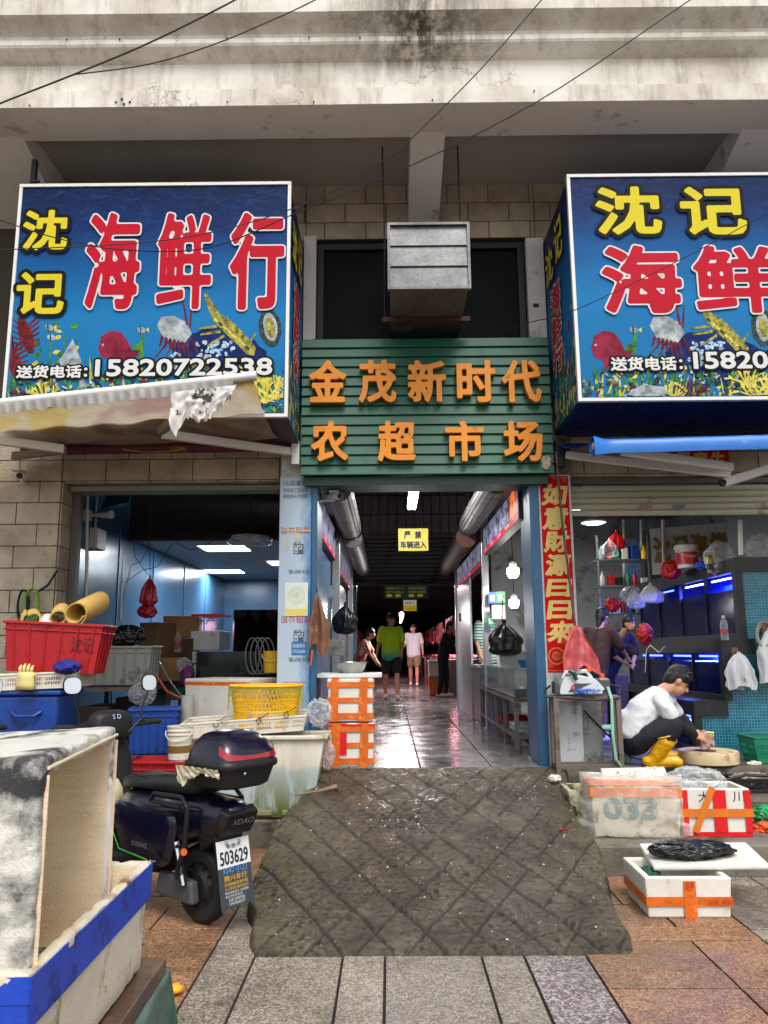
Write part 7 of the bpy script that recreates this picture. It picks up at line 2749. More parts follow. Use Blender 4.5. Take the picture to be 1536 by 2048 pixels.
for k, yy in enumerate((8.75, 9.0)):
 wp_ = thing('white_divider', (1.3, yy, 1.335), ['nearer pale plastic sheet leaning in the tank', 'farther pale plastic sheet leaning in the tank'][k], 'sheet')
 MB().hexa([(1.23, yy, 1.1), (1.58, yy, 1.1), (1.58, yy + .012, 1.1), (1.23, yy + .012, 1.1)], [(1.23, yy + .16, 1.50), (1.54, yy + .16, 1.50), (1.54, yy + .172, 1.50), (1.23, yy + .172, 1.50)]).build('sheet', mat('pale_sheet', (170, 176, 172), .4), wp_)
slot_tray((1.40, 8.1, .72), .34, .5, .07, 'pale slotted tray on the lower shelf of the aisle stand', mat('pale_tray', (160, 176, 176), .5))
MB()
MB()
rt = thing('red_tray', (1.42, 9.2, .72), 'flat red tray on the lower shelf of the aisle stand', 'tray')
hollow(MB(), .36, .5, .05, .01, .95).build('tray_body', M_red_pl, rt, local=True)
sack(at(1008, 1240, 8.9), .36, .40, 'big black bag hanging over the right aisle tanks', 33, M_blackbag, 'black_bag')
tag(MB().tube([at(1004, 1245, 8.9), at(1004, 1225, 8.9), at(1006, 1190, 8.95)], .006).build('bag_hook', M_dark_metal), 'thin hook holding the black bag in the right aisle', 'hook')
# payment cards at the post (codes left out)
def card(px0, py0, px1, py1, Y, label, m, nm='payment_card'):
 q = Plane(at(px0, py1, Y), (1, 0, 0), (0, 0, 1))
 u, v = q.of(px1, py0)
 o = thing(nm, q.p(u / 2, 0), label, 'card')
 mb = MB()
 rect(mb.m(0), q, 0, 0, u, v, 0, .004)
 rect(mb.m(1), q, u * .2, v * .2, u * .8, v * .75, .0055)
 mb.build('card', [m, M_plate], o, fix=False)
 return o
card(977, 1184, 992, 1207, 9.9, 'blue payment card clipped on the aisle post', mat('pay_blue', (30, 110, 190), .4))
card(993, 1183, 1010, 1206, 9.9, 'green payment card clipped beside the blue one', mat('pay_green', (30, 150, 80), .4))
card(984, 1210, 1010, 1238, 9.85, 'pale printed sheet hanging under the payment cards', mat('pale_pink_sheet', (190, 170, 164), .5))
card(918, 1226, 928, 1243, 13.2, 'small green card on the far glass panel', MATS['pay_green'])
card(976, 1232, 988, 1250, 9.9, 'small green notice below the pale printed sheet', MATS['pay_green'])
# film clad panel between the far posts, and glass between posts
fp = thing('film_panel', (1.22, 12.6, Zf), 'panel clad in pale protective film with red print in the right aisle', 'panel')
MB().box(1.20, 1.23, 11.7, 13.9, Zf, 2.6).build('panel_sheet', mat('pale_film', (140, 150, 158), .35, v=.1), fp)
q = Plane((1.198, 13.7, 1.4), (0, -1, 0), (0, 0, 1))
mb = MB()
plain(mb, q, '公司', .6, .9, .12, .3, off=.002)
plain(mb, q, '公司', .6, -.1, .12, .3, off=.002)
mb.build('red_lettering', M_print_red, fp)
gl = thing('stall_counter', (1.4, 11.2, Zf), 'grey metal counter beyond the tanks in the right aisle', 'counter')
MB().box(1.22, 1.7, 10.75, 11.65, Zf, 1.28).build('counter_body', mat('grey_counter', (110, 114, 114), .4, m=.3), gl, bevel=.01)
MB().box(1.19, 1.72, 10.74, 11.67, 1.285, 1.32).build('counter_top', M_alu, gl)
# hanging bulbs
for k, (px, py, Y, lab) in enumerate(((1026, 1145, 9.3, 'upper hanging lit bulb over the right stalls'), (1028, 1207, 11.2, 'lower hanging lit bulb over the right stalls'))):
 p = at(px, py, Y)
 o = thing('hanging_bulb', p, lab, 'bulb', 'lit bulbs over the right stalls')
 MB().lathe([(0, -.07), (.05, -.06), (.075, -.01), (.07, .05), (.04, .06)], 20, p).build('bulb', M_bulb, o, smooth=True)
 MB().lathe([(.05, .05), (.045, .11), (.015, .13), (0, .13)], 16, p).build('socket', M_white_metal, o)
 MB().tube([p + Vector((0, 0, .12)), p + Vector((0, 0, 1.6))], .005).build('cord', M_dark_metal, o)
 lamp_light('bulb_light', p + Vector((0, 0, -.09)), 16, .2, (1, .96, .9))
# foam stack by the far post
p = on(876, 1390, Zf)
foam_box((p.x, p.y, Zf), .42, .36, .36, 'lower orange banded foam box beside the far right stall', m=M_tape_or, lid=True, group='foam boxes beside the far stall')
foam_box((p.x, p.y, Zf + .42), .42, .36, .30, 'upper white foam box beside the far right stall', lid=True, group='foam boxes beside the far stall')
# left of the aisle
lp = thing('blue_partition', (-.72, 8.6, Zf), 'blue panel partition along the left of the aisle', 'partition')
MB().box(-.78, -.72, 7.36, 9.7, Zf, 2.6).build('panel', M_bluewall, lp)
MB().box(-.78, -.72, 9.82, 13.2, Zf, 2.5).build('panel', M_bluewall, lp)
card(655, 1172, 672, 1196, 8.6, 'white paper notice on the left aisle partition', mat('paper_white', (196, 196, 190), .6), 'paper_notice')
sack(at(690, 1204, 9.2), .24, .38, 'black bag hanging on the left post of the aisle', 41, M_blackbag, 'black_bag')
p = at(664, 1300, 8.0)
wsn = thing('switch_box', p, 'small grey switch box on the left aisle partition', 'switch box')
MB().box(p.x - .02, p.x + .12, 7.95, 8.05, p.z - .06, p.z + .1).build('box_case', M_grey_pl, wsn, bevel=.008)
# apron on the film-clad pillar
A0 = at(634, 1188, 6.78)
def apron(u, v):
 w_ = .012 + .075 * min(1, v * 1.6)
 p = A0 + Vector(((u - .45) * 2 * w_ + .02 * v, -.02 - .035 * math.sin(u * 9 + v * 2) * min(1, v * 2) - .01 * noise.noise((u * 4, v * 6, 0)), -.48 * v * (1 - .12 * math.sin(u * 7))))
 return p
AP = thing('brown_apron', A0, 'brown cloth apron hanging from a hook on the blue pillar edge', 'apron')
MB().grid(apron, 30, 30).build('apron_cloth', mat('brown_cloth', (124, 86, 62), .9, v=.15, dirt=(190, 164, 130), ds=5, da=.45), AP, smooth='all')
MB().tube([A0 + Vector((0, .045, .03)), A0 + Vector((0, -.01, .02)), A0 + Vector((0, -.015, .05))], .006).build('hook', M_dark_metal, AP)
ob = at(621, 1332, 6.8)
tag(MB().tube([ob, at(625, 1300, 6.8)], [.006, .012]).build('hanging_tool', M_tape_or), 'orange tool handle hanging on the film-clad pillar', 'tool')
# ================================================================== far hall: butcher stalls under pink lamps
M_meat = mat('raw_meat', (150, 44, 44), .4, v=.25, sc=14, dirt=(206, 150, 140), ds=12, da=.5)
hallrnd = random.Random(12)
labs = {-1: 'left', 1: 'right'}
for side in (-1, 1):
 for k in range(5):
  y = 19.5 + k * 4.2
  x0, x1 = (1.35, 3.2) if side > 0 else (-2.9, -1.05)
  o = thing('butcher_stall', ((x0 + x1) / 2, y, Zf), 'dim butcher counter number %s from the front under pink lamps, %s side' % (['one', 'two', 'three', 'four', 'five'][k], labs[side]), 'stall', 'butcher stalls in the far hall')
  MB().box(x0, x1, y - 1.2, y + 1.2, Zf, 1.32).build('counter', mat('stall_steel', (120, 116, 118), .35, m=.5), o)
  mb = MB()
  for j in range(16):
   c = Vector((hallrnd.uniform(x0 + .2, x1 - .2), y + hallrnd.uniform(-1.1, 1.1), 1.36))
   ell3(mb, c, (hallrnd.uniform(.08, .2), hallrnd.uniform(.08, .16), .05), n=8)
  mb.build('cuts_of_meat', M_meat, o)['kind'] = 'stuff'
  xr = x0 + .15 if side > 0 else x1 - .15
  MB().box(xr - .01, xr + .01, y - 1.2, y + 1.2, 2.30, 2.33).build('hanging_rail', M_alu, o)
  mb = MB()
  for j in range(9):
   c = Vector((xr + hallrnd.uniform(-.05, .05), y - 1.1 + j * .27, 2.3))
   cap(mb, c, c + Vector((0, 0, -hallrnd.uniform(.2, .5))), .03, hallrnd.uniform(.05, .09), 8)
  mb.build('hanging_meat', M_meat, o, smooth=True)['kind'] = 'stuff'
  for j in (-.7, .5):
   p = Vector((xr + .25 * side, y + j, 2.05))
   l = thing('pink_lamp', p, 'pink lit cone lamp over butcher stall %s on the %s, %s one' % (['one', 'two', 'three', 'four', 'five'][k], labs[side], 'front' if j < 0 else 'back'), 'lamp', 'pink lamps over the butcher stalls')
   MB().lathe([(.03, .12), (.12, 0), (.115, 0), (.028, .11)], 14, p).build('lamp_shade', mat('red_shade', (150, 24, 34), .5), l)
   MB().lathe([(0, -.02), (.07, .0), (.07, .02), (0, .04)], 12, p).build('bulb', M_pink, l)
   MB().tube([p + Vector((0, 0, .11)), p + Vector((0, 0, 1.6))], .006).build('cord', M_dark_metal, l)
  if k < 3:
   lamp_light('pink_light', ((x0 + x1) / 2, y, 2.2), 80, 1.0, (1, .42, .5))
for k, (px, py, Y) in enumerate(((803, 1229, 14.7), (803, 1235, 20), (802, 1240, 27), (801, 1244, 35))):
 p = at(px, py, Y)
 o = thing('hall_lamp', p, 'small white lamp in the row down the hall, %s' % ['nearest', 'second', 'third', 'farthest'][k], 'lamp', 'row of white hall lamps')
 MB().lathe([(0, -.05), (.04, -.03), (.04, .03), (0, .05)], 12, p).build('bulb', M_bulb, o)
 MB().tube([p, p + Vector((0, 0, 1.0))], .01).build('cord', M_dark_metal, o)
lamp_light('hall_light', at(803, 1226, 14.6), 34, .3, (1, .95, .92), rot=(rad(-25), 0, 0))
lamp_light('hall_back_light', (.2, 20, 3.2), 140, 1.0, (1, .8, .84))
# ================================================================== left shop interior
def card_box(px0, py0, px1, py1, Y, dep, label, m, nm='cardboard_box', cat='box', rz=0, open_=False, z0=None):
 a, b = at(px0, py1, Y), at(px1, py0, Y)
 w_, h_ = b.x - a.x, b.z - a.z
 o = thing(nm, ((a.x + b.x) / 2, Y + dep / 2, a.z), label, cat, None, (0, 0, rz))
 if open_:
  hollow(MB(), w_, dep, h_, .012, .97).build('box_body', m, o, local=True)
  mb = MB()
  mb.hexa([(-w_ / 2, -dep / 2, h_ - .004), (w_ / 2, -dep / 2, h_ - .004), (w_ / 2, -dep / 2 + .006, h_), (-w_ / 2, -dep / 2 + .006, h_)],
    [(-w_ / 2 - .02, -dep / 2 - .13, h_ + .06), (w_ / 2 + .02, -dep / 2 - .13, h_ + .06), (w_ / 2 + .02, -dep / 2 - .126, h_ + .066), (-w_ / 2 - .02, -dep / 2 - .126, h_ + .066)])
  mb.build('flap', m, o, local=True)
 else:
  MB().box(-w_ / 2, w_ / 2, -dep / 2, dep / 2, 0, h_).build('box_body', m, o, local=True, bevel=.008)
 return o
TBz = 1.20
st = stand(-2.92, -2.25, 7.35, 8.2, TBz, 'dark steel table behind the scooter in the left shop', 2, .3)
MB().box(-2.92, -2.25, 7.35, 8.2, TBz + .001, TBz + .015).build('table_top', M_dark_metal, st)
gc = crate(at(238, 1372, 7.45) + Vector((0, .14, 0)), .62, .34, .36, 'smudged grey ribbed crate on the dark table in the left shop', M_grey_pl, s=.93)
gc.location.z = TBz + .016
bag(at(252, 1272, 7.6), .17, .14, .10, 'black bag heaped on the smudged grey crate', 51, M_blackbag, 'black_bag', .4, 2.4)
st2 = stand(-2.2, -1.0, 8.3, 9.3, 1.12, 'low steel bench with boxes in the left shop', 2, .3)
MB().box(-2.2, -1.0, 8.3, 9.3, 1.121, 1.14).build('table_top', M_dark_metal, st2)
card_box(323, 1275, 392, 1232, 8.9, .35, 'closed brown cardboard box on the stack in the left shop', M_card, rz=.15)
card_box(322, 1345, 384, 1277, 8.9, .35, 'dark brown carton below the closed cardboard box', mat('dark_carton', (92, 66, 48), .85))
card_box(284, 1325, 332, 1245, 8.7, .3, 'tall folded brown carton standing beside the black bag', mat('brown_carton', (120, 88, 60), .85), rz=-.5)
card_box(303, 1372, 362, 1318, 8.2, .35, 'open cardboard box with its flap down over a green crate', M_card, open_=True)
card_box(308, 1400, 372, 1374, 8.2, .4, 'green plastic crate under the open cardboard box', M_green_pl, 'green_crate', 'crate')
wf = card_box(384, 1300, 443, 1262, 8.9, .4, 'white foam box with red taped lid and handwriting in the left shop', M_foam, 'foam_box', 'foam box', rz=-.1)
band(MB(), (at(443, 1280, 8.9) - at(384, 1280, 8.9)).x, .4, .165, .19, .003).build('red_tape', M_tape_red, wf, local=True)
q = Plane((-.15, -.203, .05), (1, 0, 0), (0, 0, 1))
mb = MB()
plain(mb, q, '水产', .04, .02, .08, .22, off=.001)
mb.build('handwriting', M_marker, wf, local=True)
card_box(384, 1326, 440, 1303, 8.9, .4, 'thin white foam box under the red taped one', M_foam, 'foam_box', 'foam box')
wf = card_box(386, 1358, 436, 1329, 8.75, .4, 'white foam box with big black handwriting on the bench', M_foam, 'foam_box', 'foam box')
q = Plane((-.15, -.203, .03), (1, 0, 0), (0, 0, 1))
mb = MB()
letters(mb, q, '大仔水', .03, .02, .24, .09, .002, 0, .001, 22)
mb.build('handwriting', M_marker, wf, local=True)
p = at(355, 1304, 8.6)
bt = thing('plastic_bottle', p, 'clear plastic bottle standing on a box in the left shop', 'bottle')
MB().lathe([(0, 0), (.034, 0), (.036, .02), (.036, .14), (.03, .17), (.014, .2), (.014, .22), (0, .22)], 20, p).build('bottle_body', M_clear, bt, smooth=True)
MB().lathe([(.037, .06), (.037, .12)], 20, p).build('bottle_label', mat('red_label', (190, 60, 60), .5), bt)
tank(-1.95, -1.06, 8.0, 8.28, 1.17, 1.52, 'dark glass tank with coiled hose behind the foam box', .8, m=clear_mat('dark_tank', (30, 50, 46), .55, .05))
mb = MB()
for k in range(4):
 pts = [at(505 + 10 * k + 14 * math.sin(t), 1312 + 36 * math.cos(t), 7.95) for t in [2 * math.pi * j / 20 for j in range(21)]]
 mb.tube(pts, .007, 6, False)
tag(mb.build('coiled_hose', mat('grey_hose', (120, 120, 116), .4)), 'coil of grey hose hanging before the dark tank', 'hose')
bag(at(375, 1355, 7.9), .07, .06, .11, 'purple bag tucked behind the foam box', 55, mat('purple_film', (96, 24, 96), .5), 'purple_bag', .4, 2)
bag(at(285, 1388, 7.3), .12, .09, .10, 'clear crumpled bag beside the blue ribbed crate', 56)
bag(at(368, 1330, 8.0), .07, .06, .07, 'small clear bag by the open cardboard box', 57)
rb = sack(at(300, 1150, 8.3), .17, .33, 'red plastic bag hanging from the loft in the left shop', 58, mat('red_bag_film', (170, 24, 36), .35, v=.2, dirt=(206, 190, 180), ds=7, da=.42), 'red_bag')
bag(at(295, 1222, 8.35), .10, .06, .07, 'red bag lying on top of the cartons', 59, MATS['red_bag_film'], 'red_bag', .4, 2)
tag(MB().tube([at(300, 1150, 8.3), at(299, 1080, 8.3), Vector((at(299, 1080, 8.3).x, 8.3, 5.0))], .004).build('hanging_string', M_dark_metal), 'string holding the red bag from the ceiling', 'string')
tag(MB().tube([at(312, 1352, 7.6), at(335, 1384, 7.5), at(365, 1398, 7.4), at(395, 1402, 7.3)], .011).build('orange_hose', mat('orange_hose', (190, 70, 30), .4)), 'orange red hose running towards the foam box', 'hose')
tag(MB().tube([at(310, 1310, 8.0), at(322, 1330, 7.8), at(340, 1362, 7.7), at(362, 1392, 7.5)], .007).build('air_hose', mat('pale_hose', (130, 140, 130), .4)), 'thin pale air hose over the green crate', 'hose')
# wall things
p = at(210, 1030, 7.9)
wl2 = thing('wall_spotlight', p, 'small white spotlight on the blue wall of the left shop', 'spotlight')
MB().tube([p + Vector((-.16, 0, 0)), p + Vector((.0, 0, 0)), p + Vector((.08, -.03, .0))], [.012, .03, .045]).build('lamp_head', M_white_metal, wl2)
MB().box(XI + .001, p.x - .15, p.y - .05, p.y + .05, p.z - .05, p.z + .05).build('base', M_white_metal, wl2)
p = at(228, 1080, 8.2)
sbx = thing('meter_box', p, 'white meter box with conduit on the blue wall', 'meter box')
MB().box(XI + .002, XI + .10, 8.1, 8.35, p.z - .1, p.z + .12).build('box_case', M_white_metal, sbx, bevel=.01)
MB().tube([(XI + .03, 8.2, p.z + .12), (XI + .03, 8.2, p.z + .5)], .012).build('conduit', M_white_metal, sbx)
tag(MB().tube([at(175, 980, 7.6), at(172, 1230, 7.6)], .016).build('grey_pipe', M_white_pl), 'thin vertical pale pipe on the blue side wall', 'pipe')
tag(MB().tube([at(246, 1020, 9.2), at(240, 1240, 9.2)], .02).build('grey_pipe', M_white_pl), 'vertical pale pipe at the corner under the loft', 'pipe')
p = at(500, 1082, 8.9)
fl = thing('ceiling_fan_cover', p, 'fan wrapped in clear plastic hanging under the loft', 'fan')
blob(p, .26, .26, .08, 61, .12, 2, 4).build('plastic_wrap', M_clear, fl, smooth='all')
MB().lathe([(0, .03), (.22, .03), (.22, .05), (0, .06)], 24, p).build('fan_body', M_white_metal, fl)
MB().tube([p + Vector((0, 0, .05)), (p.x, p.y, 5.0)], .012).build('hanger', M_dark_metal, fl)
p = at(225, 995, 7.8)
tv = thing('tilted_screen', p, 'tilted dark screen hanging high in the left shop', 'screen')
MB().hexa([p + Vector((-.12, 0, -.12)), p + Vector((.14, 0, -.06)), p + Vector((.14, .04, -.06)), p + Vector((-.12, .04, -.12))], [p + Vector((-.08, .1, .1)), p + Vector((.18, .1, .16)), p + Vector((.18, .14, .16)), p + Vector((-.08, .14, .1))]).build('screen_body', mat('dim_screen', (36, 60, 80), .2), tv)
MB().tube([p + Vector((.05, .12, .1)), (p.x + .05, p.y + .12, 5.0)], .01).build('bracket', M_dark_metal, tv)
mb = MB()
for a in ((300, 1090, 262, 1130, 246, 1200), (345, 1085, 285, 1140, 250, 1165), (265, 1075, 275, 1120, 296, 1150), (435, 1075, 380, 1100, 350, 1085)):
 mb.tube([at(a[0], a[1], 8.9), at((a[0] + a[2]) / 2, a[3] - 6, 8.9), at(a[2], a[3], 8.9), at(a[4], a[5], 8.9)], .004, 5)
tag(mb.build('loose_wiring', M_black), 'loose black wiring drooping under the loft of the left shop', 'wiring')
bucket(at(545, 1345, 7.5), .09, .2, 'yellow bucket half hidden by the film-clad pillar', M_yel_pl, ribs=False)
# doorway stall glimpsed at the back
p = at(515, 1210, 16)
hj = thing('hanging_clothes', p, 'dark clothes hanging in the back doorway of the left shop', 'clothes')
for k in range(3):
 blob(p + Vector((-.35 + .3 * k, .1 * k, .1)), .12, .08, .42, 70 + k, .3, 2, 3).build('garment', [M_blacksh, M_navyp, mat('maroon_cloth', (90, 30, 40), .9)][k], hj, smooth='all')
lamp_light('back_room_light', (p.x, 16.6, 2.6), 20, .5, (1, .7, .7))
for k, (x, y, m, lb) in enumerate(((-2.75, 7.5, mat('dark_filler_box', (58, 46, 40), .85), 'dark box added to fill the shade under the steel table, left one'), (-2.42, 7.6, M_blackbag, 'black box added to fill the shade under the steel table, right one'))):  # dark boxes added to fill the shaded gap below the table
 o = thing('dark_filler', (x, y, Zf), lb, 'box')
 MB().box(x - .15, x + .15, y - .12, y + .5, Zf, 1.02 + .08 * k).build('box_body', m, o, bevel=.01)
# ================================================================== right shop: tiered tanks and mosaic
M_mos = mosaic_mat('teal_mosaic', (10, 92, 120), (16, 120, 146), (96, 150, 160))
M_rail = mat('black_tank_rail', (22, 22, 24), .5, v=.25, dirt=(60, 60, 58), ds=8, da=.42)
M_bpane = mat('tank_pane_blue', (8, 20, 70), .1, alpha=.18, spec=.08)
M_bback = mat('tank_back_blue', (24, 44, 230), .5, v=.25, spec=.05)
M_bwater = mat('tank_water', (6, 16, 60), .2, v=.25, sc=4, spec=.15)
YF0, YF1 = 7.56, 10.6
TX = [at(1477, 1200, 7.53).x, at(1448, 1330, 7.53).x, at(1393, 1450, 7.53).x]
ZZ = [at(1500, 1115, 7.53).z, 1.605, 1.03, Zf + .005]
RK = thing('tank_rack', ((TX[2] + 4.5) / 2, 9, Zf), 'tiered rack of blue lit fish tanks with a teal mosaic end wall', 'tank rack')
for i in range(3):
 x0, z0, z1 = TX[i], ZZ[i + 1], ZZ[i]
 MB().box(x0 + .05, 4.5, 7.53 + .002 * i, 7.56, z0, z1 - .001).build('mosaic_panel', M_mos, RK)
 mb = MB()
 mb.box(x0 - .02, x0 + .049, 7.515 - .002 * i, 7.6, z0 + .001, z1 - .14).box(x0 - .02, 4.0 if i == 0 else x0 + .3, 7.505, 7.6, z1 - .139, z1)
 mb.box(x0 - .02, x0 + .05, 7.601, YF1, z1 - .135, z1 - .001).box(x0 - .02, x0 + .05, 7.601, YF1, z0, z0 + .05)
 for k in range(4):
  y = 7.62 + (YF1 - 7.7) * (k + 1) / 4
  mb.box(x0 + .01, x0 + .045, y, y + .012, z0 + .051, z1 - .136)
 mb.build('black_frame', M_rail, RK)
 if i < 3:
  MB().box(x0 + .02, x0 + .028, 7.601, YF1 - .01, z0 + .051, z1 - .137).build('glass_pane', M_bpane, RK)
  MB().box(x0 + .42, x0 + .43, 7.601, YF1, z0 + .06, z1 - .05).build('back_panel', M_bback, RK)
  MB().box(x0 + .032, x0 + .41, 7.602, YF1 - .02, z0 + .05, z0 + (z1 - z0) * (.62 if i < 2 else .5)).build('tank_water', M_bwater, RK)
  for k, (ya, yb, m) in enumerate(((7.7, 8.35, M_wled if i == 0 else M_bled), (8.6, 9.1, M_bled if i else M_wled), (9.5, 10.2, M_bled))):
   MB().tube([(x0 + .10, ya, z1 - .165), (x0 + .10, yb, z1 - .165)], .009).build('led_strip', m, RK)
  lamp_light('tank_led_light', (x0 + .22, 8.6, z1 - .17), 100, .35, (.08, .12, 1))
  MB().box(x0 + .03, 4.4, 7.6, YF1, z1 - .02, z1 - .003).build('rack_top', M_rail, RK)
# things on the top rail
Zt = ZZ[0]
X0 = TX[0]
p = Vector((at(1376, 1148, 8.5).x, 8.5, Zt))
bk_ = bucket(p, .115, .24, 'white paint bucket with a red label on top of the tank rack', M_white_pl, lid=True)
MB().lathe([(.1135, .04), (.1145, .17), (.1175, .17), (.117, .04)], 28).build('red_label', mat('label_red', (180, 24, 36), .4), bk_, local=True, smooth=True)
q = Plane((-.05, -.121, .08), (1, 0, 0), (0, 0, 1))
mb = MB()
plain(mb, q, '内墙漆', .0, .02, .03, .1, off=.004)
mb.build('label_lettering', M_gold_print, bk_, local=True)
bag(at(1342, 1140, 8.8), .11, .09, .10, 'red plastic bags heaped beside the paint bucket', 81, mat('red_thin_film', (190, 22, 24), .35, v=.2), 'red_bag', .5, 2.2)
bag(at(1405, 1132, 8.2), .07, .05, .05, 'blue crumpled bag to the right of the paint bucket', 82, mat('blue_film', (24, 70, 170), .35), 'blue_bag', .5, 2.2)
bag(at(1440, 1118, 7.9), .15, .10, .17, 'large clear bag heaped on the tank rack', 83)
bag(at(1520, 1100, 7.7), .13, .10, .16, 'clear bag at the right end of the tank rack', 84)
p = at(1421, 1146, 7.75)
cn = thing('spray_can', p, 'yellow and black spray can between the clear bags', 'can')
MB().lathe([(0, 0), (.028, 0), (.03, .01), (.03, .15), (.02, .17), (.008, .19), (0, .19)], 18, p).build('can_body', mat('can_yellow', (150, 120, 40), .35, m=.4), cn, smooth=True)
MB().lathe([(.0305, .03), (.0305, .09)], 18, p).build('can_label', M_ink, cn)
# white board with gold characters behind, leaning
q = Plane(at(1305, 1150, 9.6), (1, -.35, .03), (0, 0, 1))
u, v = q.of(1450, 1050)
WB_ = thing('shop_name_board', q.p(u / 2, 0), 'leaning white board with gold characters at the back of the right shop', 'board')
mb = MB()
rect(mb, q, 0, 0, u, v, 0, .02)
mb.build('board_sheet', mat('white_board', (206, 204, 196), .4), WB_, fix=True)
for k, ch in enumerate('沈记海鲜'):
 mb = MB()
 letters(mb, q, ch, .04 + k * u * .245, v * .25, u * .2, v * .55, .012, .01, .021, 26)
 mb.build('gold_character', mat('dark_gold', (150, 110, 36), .4), WB_)
q = Plane(at(1248, 1156, 12.0), (1, 0, 0), (0, 0, 1))
u, v = q.of(1284, 1078)
ps = thing('wall_poster', q.p(u / 2, 0), 'blue and pink landscape poster on the back wall of the right shop', 'poster')
mb = MB()
rect(mb, q, 0, 0, u, v, 0, .006)
t = NT('poster_print')
t.set(col=t.ramp(t.noise(4, 6, .7), [(.35, lin((40, 100, 170))), (.5, lin((90, 150, 200))), (.62, lin((200, 130, 160)))]), r=.4)
mb.build('poster_sheet', t.m, ps, fix=True)
for k, px in enumerate((1247, 1282, 1326, 1480)):
 Y = (11.5, 11.3, 9.4, 7.45)[k]
 tag(MB().tube([at(px, 1040, Y), at(px + 2, (1200, 1210, 1130, 1110)[k], Y)], .022).build('wall_pipe', M_white_pl), 'pale vertical pipe in the right shop, %s' % ('left of the poster', 'right of the poster', 'in front of the white board', 'at the end of the tank rack')[k], 'pipe', 'vertical pipes in the right shop')
# wall shelf crowded with bottles, boxes and bags on the left wall
shf = thing('wall_shelf', (1.95, 11, 1.7), 'crowded wire shelf along the back of the right shop', 'shelf')
sx_0, sx_1 = at(1195, 1200, 11).x, at(1300, 1200, 11).x
for z in (2.0, 2.38, 2.75):
 MB().box(sx_0, sx_1, 10.9, 11.3, z, z + .018).build('shelf_board', M_alu, shf)
for x in (sx_0, sx_1 - .025):
 MB().box(x, x + .025, 10.9, 10.925, Zf, 3.1).build('shelf_post', M_alu, shf)
r_ = random.Random(5)
pal = [M_white_pl, M_blue_pl, M_red_pl, mat('shelf_black', (30, 30, 34), .4), M_grey_pl, M_yel_pl, mat('shelf_green', (40, 110, 80), .4), M_card]
n_ = 0
def LBL(kind):
 global prev
 s_ = '%s %s ' % (words_[k], kind) + ('at the left end of' if prev is None else 'right of the %s on' % prev) + ' the %s shelf' % row
 prev = '%s %s' % (words_[k], kind)
 return s_
words_ = ['white', 'blue', 'red', 'black', 'grey', 'yellow', 'green', 'brown']
for z, row in ((2.018, 'lowest'), (2.398, 'middle'), (2.768, 'top')):
 x = sx_0 + .05
 prev = None
 while x < sx_1 - .1:
  k = r_.randrange(8)
  w_ = r_.uniform(.06, .12)
  if r_.random() < .5:
   o = MB().lathe([(0, 0), (w_ / 2, 0), (w_ / 2, .12), (w_ * .2, .17), (w_ * .2, .2), (0, .2)], 14, (x + w_ / 2, 11.0, z)).build('shelf_bottle', pal[k], smooth=True)
   tag(o, LBL('bottle'), 'bottle', 'goods on the crowded shelf')
  else:
   o = MB().box(x, x + w_, 10.95, 11.1, z, z + r_.uniform(.1, .2)).build('shelf_box', pal[k], bevel=.006)
   tag(o, LBL('box'), 'box', 'goods on the crowded shelf')
  x += w_ + r_.uniform(.01, .05)
bag(at(1262, 1190, 9.8), .13, .09, .10, 'clear bags of goods heaped above the sink', 85)
bag(at(1225, 1210, 9.6), .09, .07, .08, 'red bag heaped by the shelf in the right shop', 86, MATS['red_thin_film'], 'red_bag', .5, 2.2)
bag(at(1290, 1268, 8.5), .08, .05, .11, 'red and white printed bag at the tank front', 87, MATS['red_bag_film'], 'red_bag', .5, 2.2)
snk = thing('sink_counter', (2.75, 9.7, Zf), 'low steel counter where two people work in the right shop', 'counter')
MB().box(2.35, TX[2] - .05, 9.4, 10.2, Zf, 1.22).build('counter_body', M_stand, snk, bevel=.01)
# shade lamp under the shutter
p = at(1187, 1042, 7.9)
LS = thing('pendant_lamp', p, 'white enamel pendant lamp just under the khaki shutter', 'lamp')
MB().lathe([(.05, .10), (.05, .03), (.13, .0), (.135, -.02), (.125, -.02), (.03, .02)], 28, p).build('lamp_shade', M_white_metal, LS, smooth=True)
MB().lathe([(.12, -.018), (.08, -.035), (0, -.04)], 24, p).build('lamp_glass', mat('lamp_glass_lit', (240, 244, 248), .4, es=2.5), LS, smooth=True)
MB().tube([p + Vector((0, 0, .1)), p + Vector((0, 0, .7))], .012).build('stem', M_dark_metal, LS)
lamp_light('pendant_light', p + Vector((0, 0, -.08)), 16, .2, (.95, .98, 1))
lamp_light('shop_pendant_light', (2.5, 10.6, 3.3), 20, .5, (.95, .98, 1))
lo = thing('shop_lamp', (2.5, 10.6, 3.4), 'lit round lamp on the back ceiling of the right shop', 'lamp')
MB().lathe([(0, -.03), (.14, -.02), (.15, .05), (0, .06)], 24, (2.5, 10.6, 3.4)).build('lamp_disc', M_panel, lo)
